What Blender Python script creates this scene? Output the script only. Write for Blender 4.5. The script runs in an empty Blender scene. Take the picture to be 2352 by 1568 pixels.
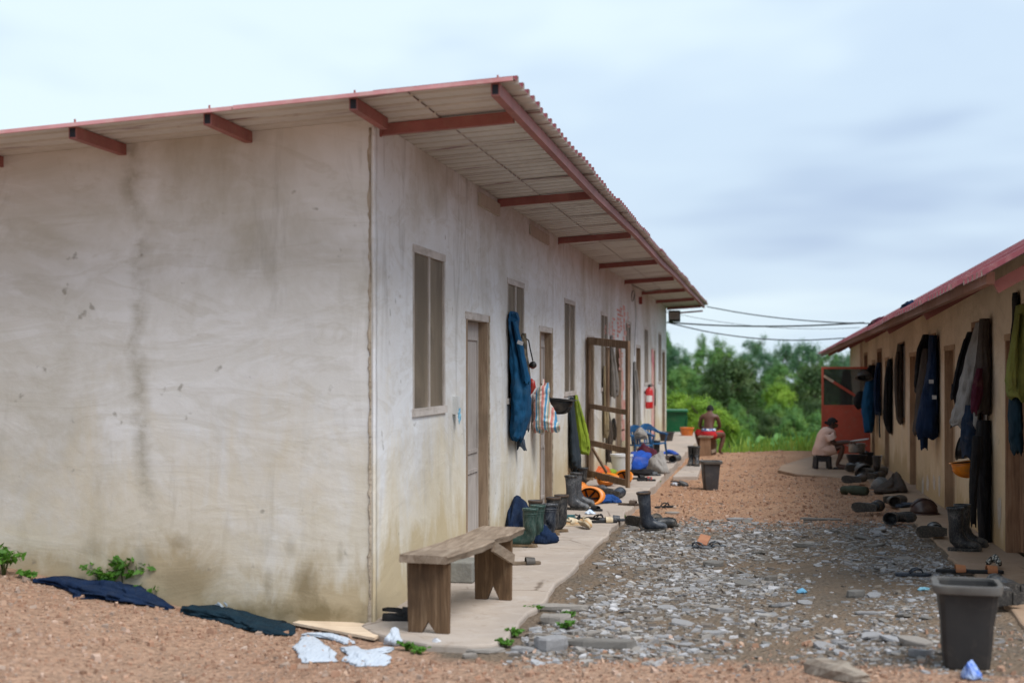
import bpy, math, random
import numpy as np
from mathutils import Vector, Matrix, Euler, noise as mnoise

random.seed(7)
np.random.seed(7)
sc = bpy.context.scene
C = sc.collection
R = math.radians

# ------------------------------------------------------------------ camera, sky, sun, exposure
CAM_H = 1.58
TH = R(10.05)
cam_d = bpy.data.cameras.new('camera')
cam = bpy.data.objects.new('camera', cam_d)
C.objects.link(cam)
cam.location = (0, 0, CAM_H)
cam.rotation_euler = (R(90), 0, TH)
cam_d.sensor_width = 36.0
cam_d.lens = 50.0
cam_d.shift_y = 64 / 2352
cam_d.clip_start = 0.05
cam_d.clip_end = 3000
cam_d.dof.use_dof = True
cam_d.dof.focus_distance = 13.0
cam_d.dof.aperture_fstop = 1.8
sc.camera = cam

SUN_EL, SUN_AZ = R(56), R(126)          # azimuth from +Y clockwise: the light comes from behind the camera, right
world = bpy.data.worlds.new('World')
sc.world = world
world.use_nodes = True
wn = world.node_tree
for n in list(wn.nodes):
    wn.nodes.remove(n)


def build_world(nt):
    N, L = nt.nodes, nt.links
    out = N.new('ShaderNodeOutputWorld')
    sky = N.new('ShaderNodeTexSky')
    sky.sky_type = 'NISHITA'
    sky.sun_disc = False
    sky.sun_elevation = SUN_EL
    sky.sun_rotation = SUN_AZ
    sky.air_density = 1.4
    sky.dust_density = 2.0
    b1 = N.new('ShaderNodeBackground')
    b1.inputs['Strength'].default_value = 0.06
    L.new(sky.outputs[0], b1.inputs[0])
    # cloud deck: soft noise over the view direction, flattened towards the horizon
    tc = N.new('ShaderNodeTexCoord')
    mp = N.new('ShaderNodeMapping')
    mp.inputs['Scale'].default_value = (1.0, 1.0, 3.2)
    mp.inputs['Location'].default_value = (2.35, 0.6, 0.85)
    L.new(tc.outputs['Generated'], mp.inputs[0])
    n1 = N.new('ShaderNodeTexNoise')
    n1.inputs['Scale'].default_value = 1.7
    n1.inputs['Detail'].default_value = 4
    n1.inputs['Roughness'].default_value = 0.5
    n1.inputs['Distortion'].default_value = 0.25
    L.new(mp.outputs[0], n1.inputs['Vector'])
    r1 = N.new('ShaderNodeValToRGB')
    r1.color_ramp.interpolation = 'EASE'
    e = r1.color_ramp.elements
    e[0].position = 0.36
    e[0].color = (0.42, 0.53, 0.72, 1)
    e[1].position = 0.60
    e[1].color = (0.73, 0.86, 0.93, 1)
    m = r1.color_ramp.elements.new(0.48)
    m.color = (0.58, 0.71, 0.86, 1)
    L.new(n1.outputs['Fac'], r1.inputs[0])
    b2 = N.new('ShaderNodeBackground')
    b2.inputs['Strength'].default_value = 0.47
    L.new(r1.outputs[0], b2.inputs[0])
    mx = N.new('ShaderNodeMixShader')
    mx.inputs[0].default_value = 0.90
    L.new(b1.outputs[0], mx.inputs[1])
    L.new(b2.outputs[0], mx.inputs[2])
    L.new(mx.outputs[0], out.inputs[0])


build_world(wn)
sun_d = bpy.data.lights.new('sun', 'SUN')
sun = bpy.data.objects.new('sun', sun_d)
C.objects.link(sun)
sun_d.energy = 1.5
sun_d.angle = R(35)
sun_d.color = (1.0, 0.975, 0.945)
sv = Vector((math.sin(SUN_AZ) * math.cos(SUN_EL), math.cos(SUN_AZ) * math.cos(SUN_EL), math.sin(SUN_EL)))
sun.rotation_euler = sv.to_track_quat('Z', 'Y').to_euler()
sun.location = (6, -4, 20)
sc.view_settings.view_transform = 'Standard'
sc.view_settings.look = 'None'
sc.view_settings.exposure = 1.32
sc.view_settings.gamma = 1.0
sc.view_settings.use_curve_mapping = False
sc.render.engine = 'CYCLES'

# ------------------------------------------------------------------ measured geometry of the place
FPX, CX, HY = 3267.0, 1176.0, 848.0      # focal length, centre and horizon in the units of my measurements
sT, cT = math.sin(TH), math.cos(TH)
XL, XR = -2.407, 2.0                     # the two facing walls of the alley


def at(x, y, d):                         # point at a given distance along the view axis
    u = (x - CX) / FPX * d
    return Vector((-sT * d + cT * u, cT * d + sT * u, CAM_H - (y - HY) / FPX * d))


def gp(x, y, z=0.0):                     # point on a level surface at height z
    return at(x, y, FPX * (CAM_H - z) / (y - HY))


def dL(x):
    return FPX * (-XL / cT) / (1755 - x)


def dR(x):
    return FPX * (XR / cT) / (x - 1755)


def wl(x, y, off=0.0):
    p = at(x, y, dL(x))
    return Vector((XL + off, p.y, p.z))


def wr(x, y, off=0.0):
    p = at(x, y, dR(x))
    return Vector((XR - off, p.y, p.z))


def zr(Y):                               # top of the right-hand concrete strip
    return 0.06 - 0.008 * (Y - 11)


def sstep(a, b, x):
    t = min(1, max(0, (x - a) / (b - a)))
    return t * t * (3 - 2 * t)


def hz(X, Y):                            # height of the earth
    zl = -0.035 - 0.105 * sstep(10, 24, Y)
    zright = zr(min(Y, 31)) - 0.02
    t = sstep(-0.6, 1.4, X)
    z = zl * (1 - t) + zright * t
    if Y < 8.9 and X < -2.6:
        pass
    if X < -3.0:
        tt = -3.0 - X
        b = 0.178 * (tt + 0.1 * (math.exp(-tt / 0.1) - 1))
        z += b * (1 - sstep(12, 30, Y))
    crest = 31.5 + 0.35 * math.sin(X * 1.3) + 0.2 * X
    if Y > crest - 1.5:
        s = Y - crest + 1.5
        z -= 7.0 * (1 - math.exp(-(s / 22.0) ** 1.5))
    n = mnoise.noise(Vector((X * 0.9, Y * 0.9, 0))) * 0.02 + mnoise.noise(Vector((X * 3.1, Y * 3.1, 4))) * 0.010
    if Y > 20 and abs(X) < 6:
        n += mnoise.noise(Vector((X * 1.7, Y * 1.7, 9))) * 0.03 * sstep(26, 31, Y)
    return z + n


def gg(x, y):                            # point of the earth seen at (x, y)
    z = -0.05
    for _ in range(12):
        p = gp(x, y, z)
        z = hz(p.x, p.y)
    return Vector((p.x, p.y, z))


# ------------------------------------------------------------------ helpers
def link(o):
    C.objects.link(o)
    return o


def empty(name, loc=(0, 0, 0), rz=0.0, rx=0.0, ry=0.0):
    o = bpy.data.objects.new(name, None)
    o.empty_display_size = 0.1
    o.location = loc
    o.rotation_euler = (rx, ry, rz)
    return link(o)


def tag(o, label, cat, group=None, kind=None):
    o['label'] = label
    if cat:
        o['category'] = cat
    if group:
        o['group'] = group
    if kind:
        o['kind'] = kind
    return o


def mtx(o):
    return Matrix.Translation(o.location) @ o.rotation_euler.to_matrix().to_4x4()


def wmx(o):
    m = mtx(o)
    return wmx(o.parent) @ o.matrix_parent_inverse @ m if o.parent else m


class MB:
    def __init__(s):
        s.v, s.f, s.m = [], [], []

    def add(s, vs, fs, mi=0):
        o = len(s.v)
        s.v += [tuple(p) for p in vs]
        s.f += [tuple(i + o for i in f) for f in fs]
        s.m += [mi] * len(fs)
        return s

    def box(s, c, size, rot=None, taper=1.0, mi=0):
        hx, hy, hz_ = size[0] / 2, size[1] / 2, size[2] / 2
        vs = []
        for z in (-1, 1):
            k = taper if z > 0 else 1
            for x, y in ((-1, -1), (1, -1), (1, 1), (-1, 1)):
                vs.append(Vector((x * hx * k, y * hy * k, z * hz_)))
        if rot is not None:
            M = rot if isinstance(rot, Matrix) else Euler(rot).to_matrix()
            vs = [M @ p for p in vs]
        c = Vector(c)
        s.add([p + c for p in vs], [(0, 3, 2, 1), (4, 5, 6, 7), (0, 1, 5, 4), (1, 2, 6, 5), (2, 3, 7, 6), (3, 0, 4, 7)], mi)
        return s

    def bb(s, a, b, mi=0):
        a, b = Vector(a), Vector(b)
        return s.box((a + b) / 2, [abs(b[i] - a[i]) for i in range(3)], mi=mi)

    def bar(s, a, b, w, h, up=(0, 0, 1), mi=0):
        a, b = Vector(a), Vector(b)
        t = (b - a).normalized()
        up = Vector(up)
        sd = t.cross(up).normalized()
        up = sd.cross(t).normalized()
        vs = []
        for p in (a, b):
            for i, j in ((-1, -1), (1, -1), (1, 1), (-1, 1)):
                vs.append(p + sd * (i * w / 2) + up * (j * h / 2))
        s.add(vs, [(0, 3, 2, 1), (4, 5, 6, 7), (0, 1, 5, 4), (1, 2, 6, 5), (2, 3, 7, 6), (3, 0, 4, 7)], mi)
        return s

    def rings(s, rings, cap=(True, True), mi=0):
        n = len(rings[0])
        o = [p for r in rings for p in r]
        fs = []
        for i in range(len(rings) - 1):
            for j in range(n):
                k = (j + 1) % n
                fs.append((i * n + j, i * n + k, (i + 1) * n + k, (i + 1) * n + j))
        if cap[0]:
            fs.append(tuple(reversed(range(n))))
        if cap[1]:
            b = (len(rings) - 1) * n
            fs.append(tuple(b + j for j in range(n)))
        s.add(o, fs, mi)
        return s

    def tube(s, pts, r, n=8, mi=0, cap=True):
        pts = [Vector(p) for p in pts]
        rr = r if isinstance(r, (list, tuple)) else [r] * len(pts)
        t0 = (pts[1] - pts[0]).normalized()
        ref = Vector((0, 0, 1)) if abs(t0.z) < 0.9 else Vector((1, 0, 0))
        nv = t0.cross(ref).normalized()
        rg = []
        for i, p in enumerate(pts):
            a = pts[max(0, i - 1)]
            b = pts[min(len(pts) - 1, i + 1)]
            t = (b - a)
            t = t.normalized() if t.length > 1e-9 else t0
            nv = (nv - t * nv.dot(t))
            nv = nv.normalized() if nv.length > 1e-6 else t.orthogonal().normalized()
            bv = t.cross(nv)
            rg.append([p + (nv * math.cos(k * 2 * math.pi / n) + bv * math.sin(k * 2 * math.pi / n)) * rr[i] for k in range(n)])
        return s.rings(rg, (cap, cap), mi)

    def lathe(s, prof, n=20, c=(0, 0, 0), sx=1, sy=1, mi=0, cap=(True, True), rot=None):
        c = Vector(c)
        rg = []
        for r, z in prof:
            ring = [Vector((r * sx * math.cos(k * 2 * math.pi / n), r * sy * math.sin(k * 2 * math.pi / n), z)) for k in range(n)]
            if rot is not None:
                ring = [rot @ p for p in ring]
            rg.append([p + c for p in ring])
        return s.rings(rg, cap, mi)

    def prism(s, outline, z0, z1, mi=0):
        n = len(outline)
        lo = [(p[0], p[1], z0) for p in outline]
        hi = [(p[0], p[1], z1) for p in outline]
        fs = [tuple(reversed(range(n))), tuple(range(n, 2 * n))]
        fs += [(i, (i + 1) % n, n + (i + 1) % n, n + i) for i in range(n)]
        s.add(lo + hi, fs, mi)
        return s

    def xf(s, M):
        s.v = [tuple(M @ Vector(p)) for p in s.v]
        return s

    def mesh(s, name, mats, smooth=False):
        me = bpy.data.meshes.new(name)
        me.from_pydata(s.v, [], s.f)
        if not isinstance(mats, (list, tuple)):
            mats = [mats]
        for m in mats:
            me.materials.append(m)
        if len(mats) > 1:
            me.polygons.foreach_set('material_index', s.m)
        if smooth:
            me.polygons.foreach_set('use_smooth', [True] * len(me.polygons))
        me.update()
        return me

    def build(s, name, mats, parent=None, smooth=False, world=False, sharp=None):
        me = s.mesh(name, mats, smooth)
        if sharp:
            me.set_sharp_from_angle(angle=R(sharp))
        return put(name, me, parent, world)


def put(name, me, parent=None, world=False):
    o = link(bpy.data.objects.new(name, me))
    if parent is not None:
        o.parent = parent
        if world:                       # the mesh is written in world coordinates
            o.matrix_parent_inverse = wmx(parent).inverted()
    return o


def bevel(o, w=0.004, seg=2):
    m = o.modifiers.new('bevel', 'BEVEL')
    m.width = w
    m.segments = seg
    m.limit_method = 'ANGLE'
    return o


# ------------------------------------------------------------------ materials
class NT:
    def __init__(s, name):
        s.mat = bpy.data.materials.new(name)
        s.mat.use_nodes = True
        s.nt = s.mat.node_tree
        s.N, s.L = s.nt.nodes, s.nt.links
        s.bsdf = s.N['Principled BSDF']
        s.out = s.N['Material Output']
        s.tc = s.N.new('ShaderNodeTexCoord').outputs['Object']

    def inp(s, sock, v):
        if hasattr(v, 'is_linked') or isinstance(v, bpy.types.NodeSocket):
            s.L.new(v, sock)
        elif isinstance(v, (tuple, list)) and len(v) == 3 and sock.type == 'RGBA':
            sock.default_value = (*v, 1)
        else:
            sock.default_value = v

    def map(s, scale=(1, 1, 1), loc=(0, 0, 0), rot=(0, 0, 0), vec=None):
        n = s.N.new('ShaderNodeMapping')
        n.inputs['Scale'].default_value = scale
        n.inputs['Location'].default_value = loc
        n.inputs['Rotation'].default_value = rot
        s.L.new(vec or s.tc, n.inputs[0])
        return n.outputs[0]

    def noise(s, scale, detail=4, rough=0.55, dist=0.0, vec=None):
        n = s.N.new('ShaderNodeTexNoise')
        n.inputs['Scale'].default_value = scale
        n.inputs['Detail'].default_value = detail
        n.inputs['Roughness'].default_value = rough
        n.inputs['Distortion'].default_value = dist
        s.L.new(vec or s.tc, n.inputs['Vector'])
        return n.outputs['Fac']

    def voro(s, scale, vec=None, feat='F1', out='Distance'):
        n = s.N.new('ShaderNodeTexVoronoi')
        n.feature = feat
        n.inputs['Scale'].default_value = scale
        s.L.new(vec or s.tc, n.inputs['Vector'])
        return n.outputs[out]

    def wave(s, scale, dist=3, detail=3, vec=None, typ='BANDS', prof='SIN', dscale=1.0):
        n = s.N.new('ShaderNodeTexWave')
        n.wave_type = typ
        n.wave_profile = prof
        n.inputs['Scale'].default_value = scale
        n.inputs['Distortion'].default_value = dist
        n.inputs['Detail'].default_value = detail
        n.inputs['Detail Scale'].default_value = dscale
        s.L.new(vec or s.tc, n.inputs['Vector'])
        return n.outputs['Fac']

    def ramp(s, fac, *stops):
        n = s.N.new('ShaderNodeValToRGB')
        e = n.color_ramp.elements
        while len(e) < len(stops):
            e.new(0.5)
        for k, (p, c) in enumerate(stops):
            e[k].position = p
            e[k].color = (c, c, c, 1) if isinstance(c, (int, float)) else (*c, 1)
        s.inp(n.inputs[0], fac)
        return n.outputs[0]

    def mix(s, fac, a, b, mode='MIX'):
        n = s.N.new('ShaderNodeMix')
        n.data_type = 'RGBA'
        n.blend_type = mode
        s.inp(n.inputs[0], fac)
        s.inp(n.inputs[6], a)
        s.inp(n.inputs[7], b)
        return n.outputs[2]

    def math(s, op, a, b=0.0, c=None):
        n = s.N.new('ShaderNodeMath')
        n.operation = op
        s.inp(n.inputs[0], a)
        s.inp(n.inputs[1], b)
        if c is not None:
            s.inp(n.inputs[2], c)
        return n.outputs[0]

    def sep(s, axis, vec=None):
        n = s.N.new('ShaderNodeSeparateXYZ')
        s.L.new(vec or s.tc, n.inputs[0])
        return n.outputs[axis]

    def attr(s, name, out='Color'):
        n = s.N.new('ShaderNodeAttribute')
        n.attribute_name = name
        return n.outputs[out]

    def bump(s, h, strength=0.3, dist=0.01, prev=None):
        n = s.N.new('ShaderNodeBump')
        n.inputs['Strength'].default_value = strength
        n.inputs['Distance'].default_value = dist
        s.L.new(h, n.inputs['Height'])
        if prev is not None:
            s.L.new(prev, n.inputs['Normal'])
        return n.outputs[0]

    def done(s, col, rough=0.8, normal=None, metallic=0.0, spec=0.4):
        s.inp(s.bsdf.inputs['Base Color'], col)
        s.inp(s.bsdf.inputs['Roughness'], rough)
        s.bsdf.inputs['Metallic'].default_value = metallic
        s.bsdf.inputs['Specular IOR Level'].default_value = spec
        if normal is not None:
            s.L.new(normal, s.bsdf.inputs['Normal'])
        return s.mat


MATS = {}


def pm(name, c1, c2=None, scale=6, rough=0.7, bump=0.2, bs=40, bd=0.004, metallic=0.0, spec=0.4, lo=0.35, hi=0.65, dirt=None, dirt_amt=0.5, dscale=14):
    if name in MATS:
        return MATS[name]
    t = NT(name)
    c2 = c2 or tuple(x * 0.7 for x in c1)
    f = t.ramp(t.noise(scale, 5, 0.6), (lo, 0), (hi, 1))
    col = t.mix(f, c1, c2)
    if dirt:
        g = t.ramp(t.noise(dscale, 7, 0.7, 0.4), (0.5, 0), (0.68, dirt_amt))
        col = t.mix(g, col, dirt)
    nm = t.bump(t.noise(bs, 4, 0.6), bump, bd) if bump else None
    MATS[name] = t.done(col, rough, nm, metallic, spec)
    return MATS[name]


def fabric(name, c1, c2=None, dirt=(0.30, 0.22, 0.14), dirt_amt=0.25):
    if name in MATS:
        return MATS[name]
    t = NT(name)
    c2 = c2 or tuple(x * 0.65 for x in c1)
    f = t.ramp(t.noise(7, 6, 0.65, 0.3), (0.3, 0), (0.7, 1))
    col = t.mix(f, c1, c2)
    g = t.ramp(t.noise(3.2, 8, 0.7, 0.6), (0.52, 0), (0.75, dirt_amt))
    col = t.mix(g, col, dirt)
    b = t.bump(t.wave(5, 7, 3, t.map((2.2, 2.2, 0.8)), dscale=1.6), 0.22, 0.02)
    b = t.bump(t.noise(22, 5, 0.6), 0.35, 0.006, b)
    MATS[name] = t.done(col, 0.92, b, spec=0.15)
    return MATS[name]


def plaster(name, ca, cb, light, mould, damp, damp_h, streak=0.3, seam=None, stains=()):
    t = NT(name)
    big = t.ramp(t.noise(0.55, 7, 0.6, 0.6), (0.33, 0), (0.66, 1))
    col = t.mix(big, ca, cb)
    # trowel sweeps: long arcs pulled over the wall
    arcs = t.noise(1.5, 5, 0.55, 2.6, t.map((0.8, 0.8, 2.2)))
    af = t.ramp(arcs, (0.46, 0), (0.60, 0.42), (0.76, 0.0))
    col = t.mix(af, col, light)
    arcs2 = t.noise(1.1, 6, 0.6, 3.0, t.map((0.8, 0.8, 2.2), (5, 3, 1)))
    col = t.mix(t.ramp(arcs2, (0.54, 0), (0.60, 0.22), (0.68, 0)), col, mould)
    # mould / dust patches
    pt = t.ramp(t.noise(0.42, 9, 0.68, 0.9, t.map((1, 1, 1), (3.1, 8.2, 0.4))), (0.44, 0), (0.64, 0.75))
    col = t.mix(pt, col, mould)
    # run marks
    st = t.noise(2.2, 7, 0.66, 0.9, t.map((2.2, 2.2, 0.42)))
    sm = t.ramp(t.noise(0.5, 3, 0.5, 0, t.map((1, 1, 1), (9, 1, 2))), (0.42, 0), (0.6, 1))
    sf = t.math('MULTIPLY', t.ramp(st, (0.53, 0), (0.68, streak)), sm)
    col = t.mix(sf, col, tuple(x * 0.55 for x in mould))
    # splash and damp marks low on the wall, with a ragged edge
    z = t.sep(2)
    rag = t.ramp(t.noise(1.3, 7, 0.66, 0.6, t.map((1.6, 1.6, 0.7), (2, 2, 2))), (0.34, 0), (0.68, 1))
    dh = t.math('ADD', z, t.math('MULTIPLY', rag, -1.15 * damp_h))
    df = t.ramp(t.math('DIVIDE', dh, damp_h), (0.0, 0.85), (0.55, 0.0))
    col = t.mix(df, col, damp)
    ye = t.ramp(t.math('DIVIDE', t.math('ADD', z, t.math('MULTIPLY', rag, -1.1)), 1.0), (0.0, 0.48), (0.75, 0.0))
    col = t.mix(ye, col, tuple(0.5 * (damp[i] + ca[i]) * (1.22, 1.12, 0.82)[i] for i in range(3)))
    if seam is not None:                  # an old joint between two plaster bays
        xx = t.math('ADD', t.sep(0), t.math('MULTIPLY', t.math('SUBTRACT', t.noise(1.2, 6, 0.7, 0, t.map((0.1, 0.1, 1))), 0.5), 0.55))
        dd = t.math('ABSOLUTE', t.math('SUBTRACT', xx, seam))
        sfac = t.math('MULTIPLY', t.ramp(dd, (0.0, 0.75), (0.09, 0.0)), t.ramp(t.noise(4, 6, .7), (.38, 0), (.6, 1)))
        col = t.mix(sfac, col, tuple(x * 0.8 for x in mould))
    for (sx, sz_, rx, rz, amt) in stains:  # single grime marks, each with its own outline
        ux = t.math('DIVIDE', t.math('SUBTRACT', t.sep(0), sx), rx)
        uz = t.math('DIVIDE', t.math('SUBTRACT', t.sep(2), sz_), rz)
        rr_ = t.math('SQRT', t.math('ADD', t.math('MULTIPLY', ux, ux), t.math('MULTIPLY', uz, uz)))
        rr_ = t.math('ADD', rr_, t.math('MULTIPLY', t.math('SUBTRACT', t.noise(7, 7, 0.7, 0.4), 0.5), 1.6))
        col = t.mix(t.ramp(rr_, (0.25, amt), (1.15, 0.0)), col, (0.20, 0.155, 0.085))
    # small chips and specks
    sp = t.ramp(t.noise(9, 3, 0.5), (0.70, 0), (0.76, 0.6))
    col = t.mix(sp, col, tuple(x * 0.5 for x in mould))
    b = t.bump(arcs, 0.18, 0.03)
    b = t.bump(t.noise(60, 5, 0.7), 0.25, 0.004, b)
    b = t.bump(t.noise(5, 5, 0.6), 0.2, 0.02, b)
    return t.done(col, 0.93, b, spec=0.2)


M_PLASTER_G = plaster('plaster_gable', (0.66, 0.655, 0.64), (0.58, 0.56, 0.52), (0.72, 0.72, 0.725), (0.40, 0.365, 0.29), (0.24, 0.165, 0.085), 0.40, 0.35, -3.95, [(-3.62, 0.20, 0.30, 0.19, 0.46), (-2.85, 0.22, 0.11, 0.17, .7), (-3.10, 0.20, 0.04, 0.12, 0.43), (-2.80, 0.04, 0.45, 0.11, .95), (-3.30, 0.03, 0.35, 0.10, .9), (-3.68, 0.47, 0.085, 0.075, 0.31), (-4.28, 0.42, 0.12, 0.09, 0.31), (-2.95, 0.46, 0.05, 0.08, 0.31), (-2.62, 0.42, 0.03, 0.10, 0.31)])
M_PLASTER_A = plaster('plaster_alley', (0.72, 0.73, 0.745), (0.66, 0.645, 0.62), (0.77, 0.79, 0.82), (0.42, 0.37, 0.29), (0.36, 0.27, 0.15), 0.45, 0.45)
M_PLASTER_R = plaster('plaster_ochre', (0.70, 0.555, 0.41), (0.61, 0.485, 0.355), (0.72, 0.59, 0.45), (0.40, 0.295, 0.20), (0.33, 0.22, 0.12), 0.3, 0.3)
M_MORTAR = pm('rough_mortar', (0.46, 0.39, 0.31), (0.33, 0.27, 0.2), 9, 0.95, 0.9, 30, 0.02)


def wood(name, c1, c2, c3, axis=0, scale=3.0, rough=0.8):
    if name in MATS:
        return MATS[name]
    t = NT(name)
    s_ = [9.0, 9.0, 9.0]
    s_[axis] = 0.7
    v = t.map(tuple(s_))
    g = t.noise(scale, 7, 0.65, 0.5, v)
    col = t.ramp(g, (0.30, c2), (0.52, c1), (0.72, c3))
    k = t.ramp(t.noise(2.2, 5, 0.6), (0.45, 0), (0.7, 0.55))
    col = t.mix(k, col, tuple(x * 0.6 for x in c2))
    b = t.bump(g, 0.45, 0.006)
    MATS[name] = t.done(col, rough, b, spec=0.25)
    return MATS[name]


M_WOOD_GREY = wood('weathered_grey_wood', (0.27, 0.205, 0.15), (0.15, 0.105, 0.07), (0.37, 0.30, 0.23), 1)
M_WOOD_BROWN = wood('weathered_brown_wood', (0.125, 0.074, 0.04), (0.06, 0.035, 0.02), (0.25, 0.165, 0.10), 2)
M_WOOD_JAMB = wood('jamb_wood', (0.30, 0.215, 0.145), (0.19, 0.13, 0.085), (0.38, 0.29, 0.20), 2)
M_WOOD_PALE = wood('pale_frame_wood', (0.58, 0.53, 0.49), (0.36, 0.30, 0.25), (0.60, 0.55, 0.50), 1)
M_WOOD_PALEV = wood('pale_frame_wood_upright', (0.58, 0.53, 0.49), (0.36, 0.30, 0.25), (0.60, 0.55, 0.50), 2)
M_PLY = wood('plywood', (0.66, 0.52, 0.38), (0.55, 0.40, 0.27), (0.74, 0.62, 0.48), 0, 2.0)
M_REDSTEEL = pm('red_oxide_steel', (0.33, 0.115, 0.10), (0.24, 0.08, 0.07), 5, 0.6, 0.15, 30, dirt=(0.30, 0.16, 0.12), dirt_amt=0.5)
M_TUBE_SHADE = pm('painted_tube_shade', (0.02, 0.022, 0.03), None, 5, 0.8)  # near-black caps paint the shade inside the open tube ends
M_SHEET_TOP = pm('roof_paint_red', (0.20, 0.032, 0.042), (0.15, 0.026, 0.034), 3, 0.45, 0.1, 20, spec=0.5, dirt=(0.30, 0.15, 0.13))


def sheet_under():
    t = NT('sheet_underside')
    col = t.mix(t.ramp(t.noise(1.2, 6, 0.6), (0.35, 0), (0.65, 1)), (0.62, 0.60, 0.565), (0.52, 0.495, 0.46))
    rust = t.ramp(t.noise(1.5, 7, 0.65, 0.3, t.map((0.5, 4.5, 1.0), (3, 7, 0))), (0.60, 0), (0.66, 0.9))
    col = t.mix(rust, col, (0.16, 0.05, 0.045))
    return t.done(col, 0.55, t.bump(t.noise(8, 3), 0.1, 0.01), spec=0.4)


M_SHEET_UNDER = sheet_under()
M_TRIM = pm('pink_edge_trim', (0.62, 0.30, 0.31), (0.50, 0.22, 0.22), 4, 0.45, 0.1, 20, dirt=(0.6, 0.45, 0.4))
M_LOUVRE = pm('dusty_louvre_glass', (0.17, 0.135, 0.095), (0.11, 0.085, 0.06), 3, 0.35, 0.05, 20, spec=0.5)


def screen_mat(name, col, alpha):
    t = NT(name)
    m = t.mix(t.ramp(t.noise(3, 6, 0.65, 0.5, t.map((1, 1, 0.4))), (0.4, 0), (0.65, 1)), col, tuple(x * 1.6 for x in col))
    t.done(m, 0.75, None)
    t.bsdf.inputs['Alpha'].default_value = alpha
    return t.mat


M_SCREEN = screen_mat('insect_screen', (0.20, 0.16, 0.115), 0.62)
M_SCREEN_D = screen_mat('dark_insect_screen', (0.035, 0.04, 0.035), 0.62)
M_ROOM_SHADE = pm('painted_room_shade', (0.03, 0.028, 0.03), None, 5, 0.9)  # near-black colour stands in for the shade deep in the rooms


def soil():
    t = NT('laterite_and_dirt')
    sl = t.attr('slate', 'Fac')
    pn = t.noise(0.55, 6, 0.6, 0.3)
    org = t.ramp(pn, (0.34, (0.29, 0.165, 0.105)), (0.52, (0.37, 0.23, 0.155)), (0.68, (0.31, 0.205, 0.14)))
    fy = t.ramp(t.math('ADD', t.math('DIVIDE', t.sep(1), 30.0), t.math('MULTIPLY', t.noise(0.35, 4), 0.25)), (0.42, 0), (0.72, 1))
    org = t.mix(fy, org, t.ramp(pn, (0.36, (0.36, 0.185, 0.10)), (0.62, (0.44, 0.25, 0.145))))
    v = t.ramp(t.sep(0, t.voro(34, out='Color')), (0.0, 0.45), (1.0, 1.25))
    peb = t.mix(0.6, org, t.mix(1.0, org, v, 'MULTIPLY'))
    f = t.ramp(t.noise(55, 5, 0.7), (0.35, 0), (0.65, 1))
    peb = t.mix(t.math('MULTIPLY', f, 0.35), peb, (0.47, 0.335, 0.25))
    brn = t.mix(t.ramp(t.noise(1.4, 6, 0.65, 0.4), (0.36, 0), (0.64, 1)), (0.185, 0.13, 0.086), (0.125, 0.10, 0.076))
    brn = t.mix(t.math('MULTIPLY', t.ramp(t.noise(40, 5, 0.7), (0.4, 0), (0.65, 1)), 0.4), brn, (0.27, 0.22, 0.175))
    edge = t.math('ADD', sl, t.math('MULTIPLY', t.math('SUBTRACT', t.noise(3, 6, 0.65), 0.5), 0.9))
    col = t.mix(t.ramp(edge, (0.35, 0), (0.65, 1)), peb, brn)
    gr = t.attr('green', 'Fac')
    col = t.mix(gr, col, (0.05, 0.085, 0.02))
    b = t.bump(t.voro(30), 1.0, 0.022)
    b = t.bump(t.noise(70, 5, 0.7), 0.7, 0.01, b)
    b = t.bump(t.noise(7, 5, 0.6), 0.5, 0.03, b)
    return t.done(col, 0.95, b, spec=0.1)


M_SOIL = soil()


def concrete(nm='worn_concrete', k=1.0, tint=(1, 1, 1)):
    t = NT(nm)
    col = t.mix(t.ramp(t.noise(1.1, 7, 0.62, 0.5), (0.35, 0), (0.65, 1)), (0.43, 0.36, 0.30), (0.34, 0.29, 0.25))
    col = t.mix(t.ramp(t.noise(3.5, 7, 0.7, 0.8), (0.5, 0), (0.68, 0.5)), col, (0.48, 0.43, 0.39))
    col = t.mix(t.ramp(t.noise(6, 8, 0.72, 1.2), (0.56, 0), (0.72, 0.55)), col, (0.22, 0.15, 0.095))
    v = t.voro(1.3, t.map((1, 1, 1), (0.3, 0.2, 0)), 'DISTANCE_TO_EDGE')
    wob = t.math('ADD', v, t.math('MULTIPLY', t.math('SUBTRACT', t.noise(6, 5, 0.6), 0.5), 0.06))
    cr = t.ramp(wob, (0.0, 1), (0.012, 0))
    ck = t.math('MULTIPLY', cr, t.ramp(t.noise(0.8, 2), (0.5, 0), (0.6, 0.8)))
    col = t.mix(ck, col, (0.12, 0.085, 0.06))
    col = t.mix(1.0, col, tuple(k * x for x in tint), 'MULTIPLY')
    b = t.bump(t.noise(35, 6, 0.7), 0.35, 0.006)
    b = t.bump(t.noise(4, 6, 0.65), 0.3, 0.02, b)
    return t.done(col, 0.88, b, spec=0.25)


M_CONC = concrete()
M_CONC_DIRTY = concrete('muddy_concrete', 0.78, (1.0, 0.82, 0.66))

# ------------------------------------------------------------------ the earth
def smask(X, Y):
    wob = mnoise.noise(Vector((X * 1.1, Y * 1.1, 3))) * 0.45
    near = 7.75 - 0.28 * max(0, X) + wob * 0.6
    far = 15.2 + wob * 1.4 - 0.25 * X
    a = sstep(near - 0.25, near + 0.3, Y) * (1 - sstep(far - 0.5, far + 0.5, Y))
    return a * sstep(-2.1, -1.7, X) * (1 - sstep(2.4, 3.0, X))


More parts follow.
